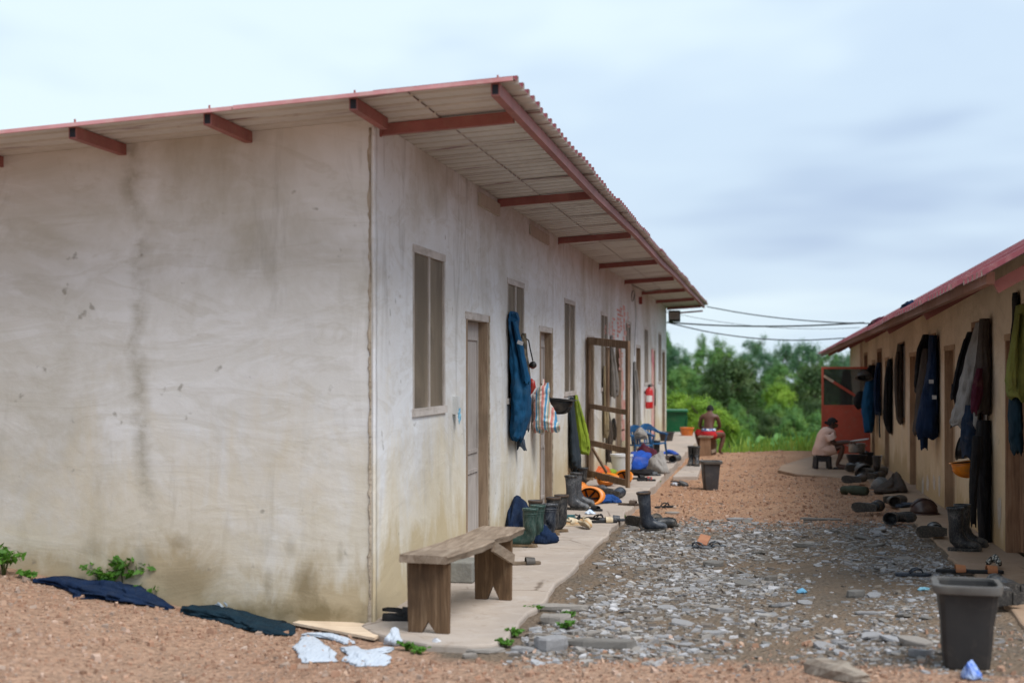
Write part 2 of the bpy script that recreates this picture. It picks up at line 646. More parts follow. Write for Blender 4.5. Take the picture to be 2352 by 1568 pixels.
def make_ground():
    xs = np.concatenate([-np.geomspace(500, 9, 14), np.arange(-8.4, 4.01, 0.11), np.geomspace(4.6, 500, 14)])
    ys = np.concatenate([[-60, -20, -5, 0, 2], np.arange(4, 20, 0.11), np.arange(20, 46, 0.3), np.geomspace(46.5, 900, 22)])
    nx, ny = len(xs), len(ys)
    vs, sl, gr = [], [], []
    for y in ys:
        for x in xs:
            z = hz(float(x), float(y))
            vs.append((x, y, z))
            sl.append(smask(x, y) if 5 < y < 18 and abs(x) < 4 else 0.0)
            gr.append(sstep(31.6, 33.5, y + mnoise.noise(Vector((x, y, 7))) * 1.2) if y > 28 else sstep(9, 12, y) * sstep(-3, -6, x) if False else (1.0 if y > 34 else 0.0))
    fs = [(j * nx + i, j * nx + i + 1, (j + 1) * nx + i + 1, (j + 1) * nx + i) for j in range(ny - 1) for i in range(nx - 1)]
    me = bpy.data.meshes.new('ground')
    me.from_pydata(vs, [], fs)
    for nm, arr in (('slate', sl), ('green', gr)):
        at_ = me.attributes.new(nm, 'FLOAT', 'POINT')
        at_.data.foreach_set('value', arr)
    me.materials.append(M_SOIL)
    me.polygons.foreach_set('use_smooth', [True] * len(me.polygons))
    o = put('ground', me)
    tag(o, 'orange gravelly earth of the yard and alley', None, kind='structure')


make_ground()


def slab(name, pts, z0, ztop, label, mat=None):
    """pts: outline (x, y) counter-clockwise"""
    m = MB()
    n = len(pts)
    lo = [(x, y, z0) for x, y in pts]
    hi = [(x, y, ztop(y)) for x, y in pts]
    rim = []
    cx = sum(p[0] for p in pts) / n
    fs = [tuple(n + i for i in range(n))] + [(i, (i + 1) % n, n + (i + 1) % n, n + i) for i in range(n)]
    m.add(lo + hi, fs)
    o = m.build(name, mat or M_CONC)
    bevel(o, 0.015, 2)
    tag(o, label, None, kind='structure')
    return o


def edge(xf_, y0, y1, st, amp, seed):
    out = []
    y = y0
    while y < y1:
        out.append((xf_(y) + mnoise.noise(Vector((y * 1.3, seed, 0))) * amp + mnoise.noise(Vector((y * 5.0, seed, 3))) * amp * 0.5, y))
        y += st
    out.append((xf_(y1), y1))
    return out


le = edge(lambda y: -1.50 + 0.0015 * (y - 8), 8.18, 36.2, 0.16, 0.05, 2.0)
slab('concrete_walkway', [(XL - 0.05, 36.2), (XL - 0.05, 8.5), (-2.32, 8.30), (-2.14, 8.13), (-1.92, 8.0), (-1.68, 7.98), (-1.54, 8.05)] + le, -0.4, lambda y: 0.0,
     'pale worn concrete walkway along the tall building')
re_ = edge(lambda y: 1.52 - 0.004 * (y - 10), 6.0, 26.5, 0.16, 0.05, 9.0)
re_ += [(1.05, 24.6), (0.55, 25.0), (0.42, 26.3), (0.75, 28.4), (1.2, 31.0)] if False else []
pts = [(2.1, 6.0), (2.1, 33.5)] + list(reversed(edge(lambda y: 1.52 - 0.004 * (y - 10), 6.0, 33.5, 0.16, 0.05, 9.0)))
slab('concrete_strip', pts, -0.5, zr, 'narrow concrete strip along the low ochre building', M_CONC_DIRTY)
ap = [(1.46, 21.2), (1.46, 28.6), (0.95, 28.2), (0.62, 26.6), (0.30, 24.9), (0.22, 23.6), (0.48, 22.6), (0.92, 22.2), (1.2, 21.6)]
slab('cooking_pad', ap, -0.5, lambda y: zr(y) - 0.012, 'low concrete pad under the cooking place', M_CONC_DIRTY)
st = [gp(1545, 1093, -0.07), gp(1602, 1093, -0.07), gp(1612, 1066, -0.07), gp(1575, 1066, -0.07)]
slab('concrete_step', [(p.x, p.y) for p in st], -0.5, lambda y: -0.07, 'small flat concrete step below the walkway')


# ------------------------------------------------------------------ walls with openings
def wall_panel(face, lo, hi, z0, ztop, openings, thick, axis, sgn):
    """face: coordinate of the outer face; axis 'Y' = wall runs along Y; openings (a0, a1, z0, z1)"""
    m = MB()
    As = sorted(set([lo, hi] + [o[0] for o in openings] + [o[1] for o in openings]))
    Zs = sorted(set([z0] + [o[2] for o in openings if o[2] > z0] + [o[3] for o in openings]))
    Zs.append(None)

    def P(a, z, k):
        zz = ztop if z is None else z
        c = face - sgn * thick * k
        return (c, a, zz) if axis == 'Y' else (a, c, zz)

    def hole(a0, a1, zl, zh):
        am = (a0 + a1) / 2
        zm = (zl + (ztop if zh is None else zh)) / 2
        return any(o[0] < am < o[1] and o[2] < zm < o[3] for o in openings)
    flip = (sgn > 0) == (axis == 'Y')
    for i in range(len(As) - 1):
        for j in range(len(Zs) - 1):
            a0, a1, zl, zh = As[i], As[i + 1], Zs[j], Zs[j + 1]
            if hole(a0, a1, zl, zh):
                continue
            for k in (0, 1):
                q = [P(a0, zl, k), P(a1, zl, k), P(a1, zh, k), P(a0, zh, k)]
                m.add(q if (k == 0) == flip else q[::-1], [(0, 1, 2, 3)])
    for o in openings:
        for (a0, zl, a1, zh) in ((o[0], o[2], o[0], o[3]), (o[1], o[3], o[1], o[2]), (o[0], o[3], o[1], o[3]), (o[1], o[2], o[0], o[2])):
            m.add([P(a0, zl, 0), P(a1, zh, 0), P(a1, zh, 1), P(a0, zl, 1)], [(0, 1, 2, 3)])
    for (a, b) in ((lo, lo), (hi, hi)):
        m.add([P(a, z0, 0), P(a, None, 0), P(a, None, 1), P(a, z0, 1)], [(0, 1, 2, 3)])
    m.add([P(lo, None, 0), P(hi, None, 0), P(hi, None, 1), P(lo, None, 1)], [(0, 1, 2, 3)])
    return m


def Yl(x):
    return (dL(x) + XL * sT) / cT


def Yr(x):
    return (dR(x) + XR * sT) / cT


# ------------------------------------------------------------------ the tall building on the left
GY = 8.61                                 # its gable wall
YE = 35.7                                 # its far end


def roofz(X):                             # underside of the sheets, falling away from the alley
    return 3.203 + 0.066 * (X + 1.493)


LB = empty('worker_hostel', (-5.2, 22.0, 0))
tag(LB, 'long grey plastered building with red-edged overhanging metal roof and a row of doors', 'building')
winL = [(Yl(948), Yl(1022)), (Yl(1165), Yl(1204)), (Yl(1296), Yl(1322)), (Yl(1380), Yl(1396)), (Yl(1437), Yl(1449)), (Yl(1480), Yl(1489)), (Yl(1512), Yl(1519))]
winL = [(a, min(b, a + 1.02)) for a, b in winL]
doorL = [(11.42, 12.36), (15.31, 16.2), (19.34, 20.25), (23.3, 24.2), (27.15, 28.05), (31.0, 31.9), (34.2, 35.1)]
WZ0, WZ1, DZ = 1.26, 2.45, 2.05
ops = [(a, b, WZ0, WZ1) for a, b in winL] + [(a, b, -0.3, DZ) for a, b in doorL]
wall_panel(XL, GY + 0.003, YE, -0.3, roofz(XL) + 0.001, ops, 0.2, 'Y', 1).build('alley_wall', M_PLASTER_A, LB, world=True)
# gable wall: sloping top
m = MB()
gx0, gx1 = -8.0, XL - 0.2
m.add([(gx1 + 0.199, GY, -0.4), (gx0, GY, -0.4), (gx0, GY, roofz(gx0) + .001), (gx1 + 0.199, GY, roofz(gx1 + 0.199) + 0.001),
       (gx1 + 0.199, GY + 0.2, -0.4), (gx0, GY + 0.2, -0.4), (gx0, GY + 0.2, roofz(gx0) + .001), (gx1 + 0.199, GY + 0.2, roofz(gx1 + 0.199) + 0.001)],
      [(0, 3, 2, 1), (4, 5, 6, 7), (3, 7, 6, 2), (1, 2, 6, 5)])
m.build('gable_wall', M_PLASTER_G, LB, world=True)
m = MB()
m.add([(gx0, GY + 0.2, -0.4), (gx0, YE, -0.4), (gx0, YE, roofz(gx0)), (gx0, GY + 0.2, roofz(gx0))], [(0, 3, 2, 1)])
m.add([(gx0, YE, -0.4), (XL - 0.2, YE, -0.4), (XL - 0.2, YE, roofz(XL - .2)), (gx0, YE, roofz(gx0))], [(0, 3, 2, 1)])
m.build('rear_wall', M_PLASTER_G, LB, world=True)
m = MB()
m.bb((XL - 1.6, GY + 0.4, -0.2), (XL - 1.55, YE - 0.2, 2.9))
m.build('room_shade_panel', M_ROOM_SHADE, LB, world=True)
# broken plaster seam down the corner
m = MB()
rg = []
z = -0.05
while z < 3.1:
    w = 0.017 + 0.014 * mnoise.noise(Vector((z * 7, 1, 0))) + 0.012 * mnoise.noise(Vector((z * 23, 5, 0)))
    p = 0.006 + 0.008 * abs(mnoise.noise(Vector((z * 15, 9, 0))))
    x0 = XL - 0.012 + 0.006 * mnoise.noise(Vector((z * 3, 2, 2)))
    rg.append([(x0, GY - 0.001, z), (x0 - 0.01, GY - p, z), (x0 - w * 0.5, GY - p * 1.2, z), (x0 - w, GY - 0.002 - p * 0.5, z), (x0 - w * 1.25, GY + 0.004, z), (x0 - w, GY + 0.01, z), (x0, GY + 0.01, z)])
    z += 0.02
m.rings(rg)
m.build('corner_seam', M_MORTAR, LB, True, world=True)
m = MB()
rg = []
for i in range(150):
    z = -0.02 + i * 0.021
    w = 0.045 + 0.012 * mnoise.noise(Vector((z * 4, 1, 7)))
    rg.append([(XL - 0.004, GY - 0.004, z), (XL - 0.004 + 0.008, GY - 0.004 + 0.0, z), (XL + 0.007 + 0.003 * mnoise.noise(Vector((z * 9, 1, 7))), GY + 0.02, z), (XL + 0.004, GY + w + 0.03, z), (XL - 0.01, GY + w + 0.03, z)])
m.rings(rg)
m.build('corner_render', M_PLASTER_A, LB, True, world=True)


def window(parent, a0, a1, z0, z1, face, sgn, fw=0.045, blades=9, frame_mats=(M_WOOD_PALE, M_WOOD_PALEV)):
    """sgn +1: outer side faces +X"""
    m = MB()
    fo, fi = face + sgn * 0.006, face - sgn * 0.07
    m.bb((fo, a0 - 0.005, z1 - fw * 1.15), (fi, a1 + 0.005, z1 + 0.004))
    fr = m.build('window', frame_mats[0], parent, world=True)
    MB().bb((fo + sgn * 0.012, a0 - 0.02, z0 - 0.01), (fi, a1 + 0.01, z0 + fw)).build('window_sill', frame_mats[0], fr, world=True)
    m = MB().bb((fo - sgn * 0.002, a0 + 0.002, z0 + fw + 0.001), (fi, a0 + fw * 0.7, z1 - fw * 1.15 - 0.001))
    m.build('frame_post', frame_mats[1], fr, world=True)
    m = MB().bb((fo - sgn * 0.002, a1 - fw * 0.9, z0 + fw + 0.001), (fi, a1 - 0.002, z1 - fw * 1.15 - 0.001))
    m.build('frame_post', frame_mats[1], fr, world=True)
    am = (a0 + a1) / 2
    m = MB().bb((fo - sgn * 0.004, am - 0.016, z0 + fw + 0.001), (fi, am + 0.016, z1 - fw * 1.15 - 0.001))
    m.build('mullion', frame_mats[1], fr, world=True)
    b0, b1 = z0 + fw + 0.002, z1 - fw * 1.15 - 0.002
    for (p0, p1) in ((a0 + fw * 0.7 + 0.001, am - 0.017), (am + 0.017, a1 - fw * 0.9 - 0.001)):
        k = MB()
        k.add([(face - sgn * 0.012, p0, b0), (face - sgn * 0.012, p1, b0), (face - sgn * 0.012, p1, b1), (face - sgn * 0.012, p0, b1),
               (face - sgn * 0.010, p0, b0), (face - sgn * 0.010, p1, b0), (face - sgn * 0.010, p1, b1), (face - sgn * 0.010, p0, b1)],
              [(0, 1, 2, 3), (7, 6, 5, 4)])
        k.build('insect_screen', M_SCREEN, fr, world=True)
        if blades:
            bh = (b1 - b0) / blades
            proto = None
            for i in range(blades):
                zc = b0 + bh * (i + 0.5)
                if proto is None:
                    proto = MB().box((0, 0, 0), (0.006, p1 - p0, bh * 1.03), rot=(0, sgn * R(-14), 0)).mesh('louvre_blade', M_LOUVRE)
                o = put('louvre_blade', proto, fr, True)
                o.location = (face - sgn * 0.042, (p0 + p1) / 2, zc)
        else:
            MB().bb((face - sgn * 0.05, p0, b0), (face - sgn * 0.055, p1, b1)).build('pane', M_LOUVRE, fr, world=True)
    return fr


for i, (a, b) in enumerate(winL):
    window(LB, a, b, WZ0, WZ1, XL, 1, blades=9 if i < 3 else 0)
# switch box on the plaster by the first door, wrapped in torn blue tape
p = wl(1042, 930)
m = MB().box((XL + 0.02, p.y, p.z), (0.04, 0.10, 0.14))
sb = m.build('switch_box', pm('dirty_white_plastic', (0.62, 0.63, 0.62), (0.5, 0.5, 0.48), 9, 0.5), LB, world=True)
m = MB()
for k, (dy, dz, sz) in enumerate(((0.03, -0.05, 0.05), (0.0, -0.075, 0.06), (0.035, -0.10, 0.04), (-0.01, -0.12, 0.035))):
    m.box((XL + 0.042 + 0.002 * k, p.y + dy, p.z + dz), (0.004, sz, 0.05), rot=(0.3 * k, 0.1, 0))
m.build('blue_tape', pm('blue_tape_film', (0.16, 0.42, 0.62), (0.3, 0.6, 0.75), 30, 0.4), sb, world=True)

M_DOOR_G = wood('grey_door_board', (0.43, 0.385, 0.355), (0.34, 0.30, 0.27), (0.50, 0.46, 0.43), 2)
for i, (a, b) in enumerate(doorL):
    fo, fi = XL + 0.006, XL - 0.115
    m = MB().bb((fo, a - 0.03, DZ - 0.055), (fi, b + 0.03, DZ + 0.006))
    d = m.build('door', M_WOOD_PALE, LB, world=True)
    MB().bb((fo - 0.002, b - 0.055, 0.0), (fi, b + 0.002, DZ - 0.056)).build('jamb', M_WOOD_JAMB, d, world=True)
    MB().bb((fo - 0.002, a - 0.002, 0.0), (fi, a + 0.055, DZ - 0.056)).build('jamb', M_WOOD_JAMB, d, world=True)
    m = MB()
    for k in range(40):                       # ragged mortar edge beside the frame
        zz = k * DZ / 40
        m.box((XL + 0.002, b + 0.028 + 0.006 * random.uniform(-1, 1), zz + DZ / 80), (0.012 + 0.008 * random.random(), 0.045, DZ / 40 * 1.1), rot=(random.uniform(-.2, .2), 0, 0))
    m.build('mortar_edge', M_MORTAR, d, world=True)
    lf = None
    if i not in (2, 4):
        m = MB()
        m.bb((XL - 0.075, a + 0.056, 0.01), (XL - 0.112, b - 0.056, DZ - 0.06))
        lf = m.build('door_leaf', M_DOOR_G, d, world=True)
        for (z0, z1) in ((0.12, 0.72), (0.86, 1.86)):
            k = MB()
            for (ya, yb) in ((a + 0.12, a + 0.15), (b - 0.15, b - 0.12)):
                k.bb((XL - 0.0745, ya, z0), (XL - 0.062, yb, z1))
            k.bb((XL - 0.0745, a + 0.151, z0), (XL - 0.062, b - 0.151, z0 + 0.03)).bb((XL - 0.0745, a + 0.151, z1 - 0.03), (XL - 0.062, b - 0.151, z1))
            k.build('panel_moulding', M_DOOR_G, d, world=True)
# raised red paint daubs on the plaster between the doors
M_DAUB = pm('faded_red_paint', (0.62, 0.22, 0.17), (0.68, 0.42, 0.36), 12, 0.8, 0.1, lo=0.42, hi=0.58)
m = MB()
for (x, y0, y1, w) in ((1398, 740, 770, 3), (1405, 728, 788, 4), (1417, 708, 775, 6), (1424, 705, 760, 4), (1431, 700, 800, 4), (1388, 745, 768, 3), (1440, 716, 752, 3), (1422, 800, 850, 5), (1426, 850, 1010, 6)):
    n = 7
    for k in range(n):
        ya, yb = y0 + (y1 - y0) * k / n, y0 + (y1 - y0) * (k + 1) / n
        ww = w * random.uniform(0.7, 1.9)
        jx = random.uniform(-1.2, 1.2)
        A, B = wl(x + jx, ya), wl(x + jx + ww, yb)
        m.add([(XL + 0.003, A.y, A.z), (XL + 0.003, B.y, A.z - 0.01), (XL + 0.003, B.y - 0.03, B.z), (XL + 0.003, A.y + 0.03, B.z)], [(0, 1, 2, 3)])
m.build('paint_daub', M_DAUB, LB, world=True)
m = MB()
A, B = wl(1497, 800), wl(1502, 1020)
m.bb((XL + 0.001, A.y - 0.1, 0.02), (XL + 0.012, A.y + 0.5, 2.02))
m.build('pink_door_board', pm('pink_stained_board', (0.66, 0.40, 0.33), (0.55, 0.10, 0.16), 2.6, 0.7, lo=0.5, hi=0.62), LB, world=True)


# roof sheets: box ribs run across the eave
def sheet_mesh(x0, x1, z_at, width, name, period=0.2, rib=0.036, lift=0.0, sag=0.0):
    prof = []
    n = int(round(width / period))
    for i in range(n):
        for (u, h) in ((0, 0), (0.60, 0), (0.65, 1), (0.86, 1), (0.91, 0)):
            prof.append(((i + u) * period, h * rib))
    prof.append((n * period + 0.03, 0))
    vs, fs, mi = [], [], []
    K = len(prof)
    xs = [x0 + (x1 - x0) * k / 6 for k in range(7)]
    for lay in (0, 1):
        for x in xs:
            for (y, h) in prof:
                vs.append((x, y, z_at(x) + lift + h + (0.004 if lay else 0.0)))
    nx_ = len(xs)
    for lay in (0, 1):
        o = lay * nx_ * K
        for i in range(nx_ - 1):
            for j in range(K - 1):
                q = (o + i * K + j, o + (i + 1) * K + j, o + (i + 1) * K + j + 1, o + i * K + j + 1)
                fs.append(q if lay == 0 else q[::-1])
                mi.append(lay)
    o2 = nx_ * K
    for i in (0, nx_ - 1):
        for j in range(K - 1):
            fs.append((i * K + j, i * K + j + 1, o2 + i * K + j + 1, o2 + i * K + j))
            mi.append(1)
    mb = MB()
    mb.v, mb.f, mb.m = vs, fs, mi
    return mb.mesh(name, [M_SHEET_UNDER, M_SHEET_TOP])


nsh = 29
y_ = 7.90
sA = sheet_mesh(-1.405, -2.25, roofz, 1.0, 'eave_sheet', lift=0.008)
sA2 = sheet_mesh(-1.395, -2.25, roofz, 1.0, 'eave_sheet', lift=0.012)
sB = sheet_mesh(-2.02, -8.4, roofz, 1.0, 'roof_sheet', lift=0.002)
for i in range(nsh):
    o = put('eave_sheet', sA if i % 3 else sA2, LB, True)
    o.location = (random.uniform(-0.015, 0.015), y_ + i * 0.985, 0.0005 * (i % 2) + random.uniform(0, 0.003))
    o = put('roof_sheet', sB, LB, True)
    o.location = (0, y_ + i * 0.985, 0.0005 * (i % 2))
RE = y_ + nsh * 0.985
# pink edging along the gable edge, in two lengths
for (x0, x1, dz) in ((-1.395, -3.05, 0.003), (-3.06, -8.4, 0.0)):
    m = MB()
    m.bar((x0, y_ - 0.012, roofz(x0) + 0.003 + dz), (x1, y_ - 0.012, roofz(x1) + 0.002 + dz), 0.02, 0.022)
    m.bar((x0, y_ + 0.05, roofz(x0) + 0.015 + dz), (x1, y_ + 0.05, roofz(x1) + 0.015 + dz), 0.11, 0.005)
    m.build('edge_trim', M_TRIM, LB, world=True)


def hollow_beam(parent, a, b, w, h, name, end=True, mat=None):
    a, b = Vector(a), Vector(b)
    m = MB().bar(a, b, w, h)
    o = m.build(name, mat or M_REDSTEEL, parent, world=True)
    if end:
        t = (b - a).normalized()
        k = MB().bar(a - t * 0.002, a + t * 0.02, w * 0.72, h * 0.78)
        k.build('tube_mouth_shade', M_TUBE_SHADE, o, world=True)
    return o


rn = random.Random(3)
# the long eave beam, in lengths welded slightly out of line
ys = [7.92, 12.86, 16.75, 21.0, 24.9, 28.5, 32.25, 36.3]
off = [0, -0.012, 0.008, -0.006, 0.012, 0.0, 0.01, 0]
for i in range(7):
    A = Vector((-1.50 + off[i], ys[i], 3.165 + off[i] * 0.6))
    B = Vector((-1.50 + off[i + 1], ys[i + 1] - 0.003, 3.165 + off[i + 1] * 0.6))
    hollow_beam(LB, A, B, 0.05, 0.072, 'eave_beam', end=(i == 0))
for y in [8.80, 12.86, 16.75, 21.0, 24.9, 28.5, 32.25, 35.9]:
    a = Vector((XL + 0.001, y, roofz(XL) - 0.036))
    b = Vector((-1.548, y, roofz(-1.548) - 0.038))
    m = MB().bar(a, b, 0.05, 0.07)
    m.bb((XL + 0.0015, y - 0.05, roofz(XL) - 0.085), (XL + 0.012, y - 0.026, roofz(XL) - 0.003))
    m.build('rafter', M_REDSTEEL, LB, world=True)
for x in (-2.337, -3.226, -4.079, -4.94, -5.8, -6.65, -7.5):
    hollow_beam(LB, (x, 7.93, roofz(x) - 0.036), (x, 8.612, roofz(x) - 0.036), 0.05, 0.07, 'purlin')
for x in (-1.493, -2.337, -3.226, -4.079, -4.94):
    m = MB().tube([(x, 7.96, roofz(x) + 0.03), (x, 7.96, roofz(x) + 0.05)], 0.006, 6)
    m.build('roof_bolt', M_REDSTEEL, LB, world=True)
# loose filler blocks at the wall head
for (x, y0, y1) in ((0.03, 11.9, 12.8), (0.02, 14.6, 15.9)):
    m = MB().bb((XL + 0.002, y0, 2.98), (XL + x, y1, 3.09))
    m.build('filler_block', pm('plaster_patch', (0.50, 0.44, 0.37), (0.42, 0.36, 0.3), 5, 0.9, 0.5), LB, world=True)
# cable bundle under the eave
p = wl(1452, 668)
m = MB()
for k in range(3):
    pts = [(XL + 0.03 + 0.02 * math.cos(t * .7 + k), p.y - 0.1 + 0.16 * math.cos(t + k), p.z - 0.1 + 0.1 * math.sin(t + k)) for t in [i * math.pi / 8 for i in range(17)]]
    m.tube(pts, 0.006, 6)
pts = [(XL + 0.02, p.y + 0.2, p.z), (XL + 0.02, p.y + 0.55, p.z - 0.3), (XL + 0.015, p.y + 0.62, p.z - 0.55), (XL + 0.02, p.y + 0.35, p.z - 0.85), (XL + 0.015, p.y + 0.3, p.z - 1.2)]
m.tube(pts, 0.006, 6)
m.tube([(XL + 0.02, p.y - 0.2, p.z + 0.1), (XL + 0.2, p.y + 0.6, p.z + 0.02), (XL + 0.4, p.y + 1.7, p.z + 0.12)], 0.012, 6)
m.build('cable_coil', pm('grey_cable', (0.32, 0.31, 0.29), None, 5, 0.6), LB, True, world=True)
q = wl(1468, 690)
MB().box((XL + 0.03, q.y, q.z), (0.06, 0.12, 0.14)).build('junction_box', pm('dull_red_plastic', (0.30, 0.06, 0.05)), LB, world=True)

# the open screen door: hinged at the third doorway, standing out over the walkway
M_FRAME = wood('screen_door_wood', (0.21, 0.135, 0.085), (0.11, 0.065, 0.04), (0.32, 0.235, 0.165), 2)
hA = wl(1347, 800)
hinge = Vector((XL + 0.03, 19.36, 0.0))
dtip = FPX * (CAM_H - 0.06) / (1118 - HY)
ptip = at(1448, 1118, dtip)
free = Vector((-1.73, 18.47, 0.0))
dv = (free - hinge)
dw = dv.length
dv.normalize()
rz_ = math.atan2(dv.y, dv.x)


def dpt(u, z, o=0.0):
    nrm = Vector((-dv.y, dv.x, 0))
    q = hinge + dv * u + nrm * o
    return Vector((q.x, q.y, z))


sd = MB().bar(dpt(0.03, 0.10), dpt(0.03, 2.02), 0.06, 0.035, up=(-dv.y, dv.x, 0)).build('screen_door', M_FRAME, LB, world=True)
MB().bar(dpt(dw - 0.03, 0.04), dpt(dw - 0.03, 1.95), 0.065, 0.035, up=(-dv.y, dv.x, 0)).build('stile', M_FRAME, sd, world=True)
for (za, zb, hh) in ((1.97, 1.90, 0.10), (1.08, 1.02, 0.065), (0.58, 0.52, 0.075), (0.16, 0.10, 0.085)):
    MB().bar(dpt(0.062, za), dpt(dw - 0.064, zb), 0.032, hh).build('rail', M_FRAME, sd, world=True)
MB().bar(dpt(dw * 0.5, 1.07), dpt(dw * 0.5, 1.87), 0.05, 0.03, up=(-dv.y, dv.x, 0)).build('upright', M_FRAME, sd, world=True)
MB().bar(dpt(0.08, 0.50, 0.03), dpt(dw * 0.42, 0.20, 0.03), 0.02, 0.04).build('brace', M_FRAME, sd, world=True)
m = MB()
q = [dpt(0.06, 1.09, 0.02), dpt(dw - 0.06, 1.03, 0.02), dpt(dw - 0.06, 1.88, 0.02), dpt(0.06, 1.94, 0.02)]
m.add(q, [(0, 1, 2, 3)])
rows, cols = 7, 12
g = []
for j in range(rows + 1):
    for i in range(cols + 1):
        u = i / cols
        zt = 1.04 - 0.20 * math.sin(math.pi * u) - 0.03 * math.sin(7 * u)
        zb_ = 0.56
        z = zt + (zb_ - zt) * j / rows
        g.append(dpt(0.06 + u * (dw - 0.12), z, 0.02 + 0.03 * math.sin(5 * u + j * 0.7)))
m.add(g, [(j * (cols + 1) + i, j * (cols + 1) + i + 1, (j + 1) * (cols + 1) + i + 1, (j + 1) * (cols + 1) + i) for j in range(rows) for i in range(cols)])
m.build('torn_mesh', screen_mat('thin_mesh', (0.22, 0.17, 0.12), 0.22), sd, world=True)

# ------------------------------------------------------------------ the low building on the right
RB = empty('ochre_barrack', (4.5, 11, 0.06), rx=-0.008)
RBM = Matrix.Translation((0, 11, 0.06)) @ Matrix.Rotation(-0.008, 4, 'X') @ Matrix.Translation((0, -11, 0))


def rbuild(m, name, mat, parent=None, smooth=False):
    return m.xf(RBM).build(name, mat, parent or RB, smooth, world=True)


tag(RB, 'low ochre plastered building with steep red roof and clothes hung along its wall', 'building')
winR = [(2232, 2270), (2125, 2150), (2062, 2079), (2015, 2026), (1985, 1993), (1967, 1972)]
winR = [(Yr(b), Yr(a)) for a, b in winR]
doorR = [(2310, 2362), (2170, 2193), (2090, 2105), (2033, 2043), (2003, 2010)]
doorR = [(Yr(b), Yr(a)) for a, b in doorR]
RWZ0, RWZ1, RDZ = 0.86, 2.0, 1.82
RG = 9.75
ops = [(a, b, RWZ0, RWZ1) for a, b in winR] + [(a, b, -0.2, RDZ) for a, b in doorR]
EZ = 2.077


def rroof(X):
    return EZ + 0.565 * (X - 1.32) if X < 4.6 else EZ + 0.565 * (4.6 - 1.32) - 0.565 * (X - 4.6)


rbuild(wall_panel(XR, RG, 34.5, -0.3, rroof(XR) - 0.005, ops, 0.18, 'Y', -1), 'alley_wall', M_PLASTER_R)
m = MB()
m.add([(XR + 0.18, RG, -0.3), (7.0, RG, -0.3), (7.0, RG, rroof(7.0)), (4.6, RG, rroof(4.6)), (XR + 0.18, RG, rroof(XR + 0.18) - 0.005)], [(0, 1, 2, 3, 4)])
m.add([(XR + 0.18, 34.5, -0.3), (7.0, 34.5, -0.3), (7.0, 34.5, rroof(7.0)), (4.6, 34.5, rroof(4.6)), (XR + 0.18, 34.5, rroof(XR + 0.18) - 0.005)], [(4, 3, 2, 1, 0)])
m.add([(7.0, RG, -0.3), (7.0, 34.5, -0.3), (7.0, 34.5, rroof(7.0)), (7.0, RG, rroof(7.0))], [(0, 1, 2, 3)])
rbuild(m, 'gable_wall', M_PLASTER_R)
rbuild(MB().bb((XR + 1.2, RG + .3, -0.2), (XR + 1.25, 34.2, 2.4)), 'room_shade_panel', M_ROOM_SHADE)
rbuild(MB().bb((XR - 0.004, Yr(1981), -0.2), (XR - 0.05, Yr(1964.0), rroof(XR - 0.05) - 0.01)), 'lit_wall_strip', pm('painted_lit_plaster', (0.66, 0.55, 0.45), (0.58, 0.47, 0.38), 3, 0.9))  # pale strip paints a stretch of wall that is lit brighter
# patches of bare white plaster low on the wall
for (x, y, w, h) in ((2120, 1118, 5, 30), (2131, 1112, 6, 36), (2146, 1108, 8, 44), (2158, 1112, 5, 40), (2296, 1175, 5, 60)):
    A = wr(x, y)
    n = 9
    ring = [(XR - 0.003, A.y + 0.14 * random.uniform(.6, 1.2) * math.cos(2 * math.pi * k / n), A.z + 0.15 * random.uniform(.5, 1.2) * math.sin(2 * math.pi * k / n)) for k in range(n)]
    MB().add(ring, [tuple(range(n))]).build('plaster_patch', pm('bare_white_plaster', (0.60, 0.53, 0.46), (0.45, 0.36, 0.27), 14, 0.95, 0.4), RB, world=True)

M_WOOD_R = wood('red_brown_door_wood', (0.27, 0.15, 0.085), (0.16, 0.085, 0.05), (0.36, 0.22, 0.135), 2)
M_WOOD_RP = wood('tan_door_wood', (0.40, 0.255, 0.15), (0.27, 0.165, 0.095), (0.48, 0.33, 0.21), 2)
for i, (a, b) in enumerate(winR):
    m = MB()
    fo, fi = XR - 0.004, XR + 0.07
    m.bb((fo, a, RWZ1 - 0.05), (fi, b, RWZ1 + 0.004))
    w = rbuild(m, 'window', M_WOOD_R)
    rbuild(MB().bb((fo - 0.02, a - 0.02, RWZ0 - 0.01), (fi, b + 0.02, RWZ0 + 0.04)), 'window_sill', M_WOOD_R, w)
    for (p0, p1) in ((a + 0.001, a + 0.05), (b - 0.05, b - 0.001), ((a + b) / 2 - 0.02, (a + b) / 2 + 0.02)):
        rbuild(MB().bb((fo + 0.001, p0, RWZ0 + 0.041), (fi, p1, RWZ1 - 0.051)), 'frame_post', M_WOOD_R, w)
    for (p0, p1) in ((a + 0.051, (a + b) / 2 - 0.021), ((a + b) / 2 + 0.021, b - 0.051)):
        rbuild(MB().bb((XR + 0.03, p0, RWZ0 + 0.041), (XR + 0.036, p1, RWZ1 - 0.051)), 'pane', pm('dark_dusty_glass', (0.055, 0.05, 0.05), (0.09, 0.08, 0.075), 4, 0.3), w)
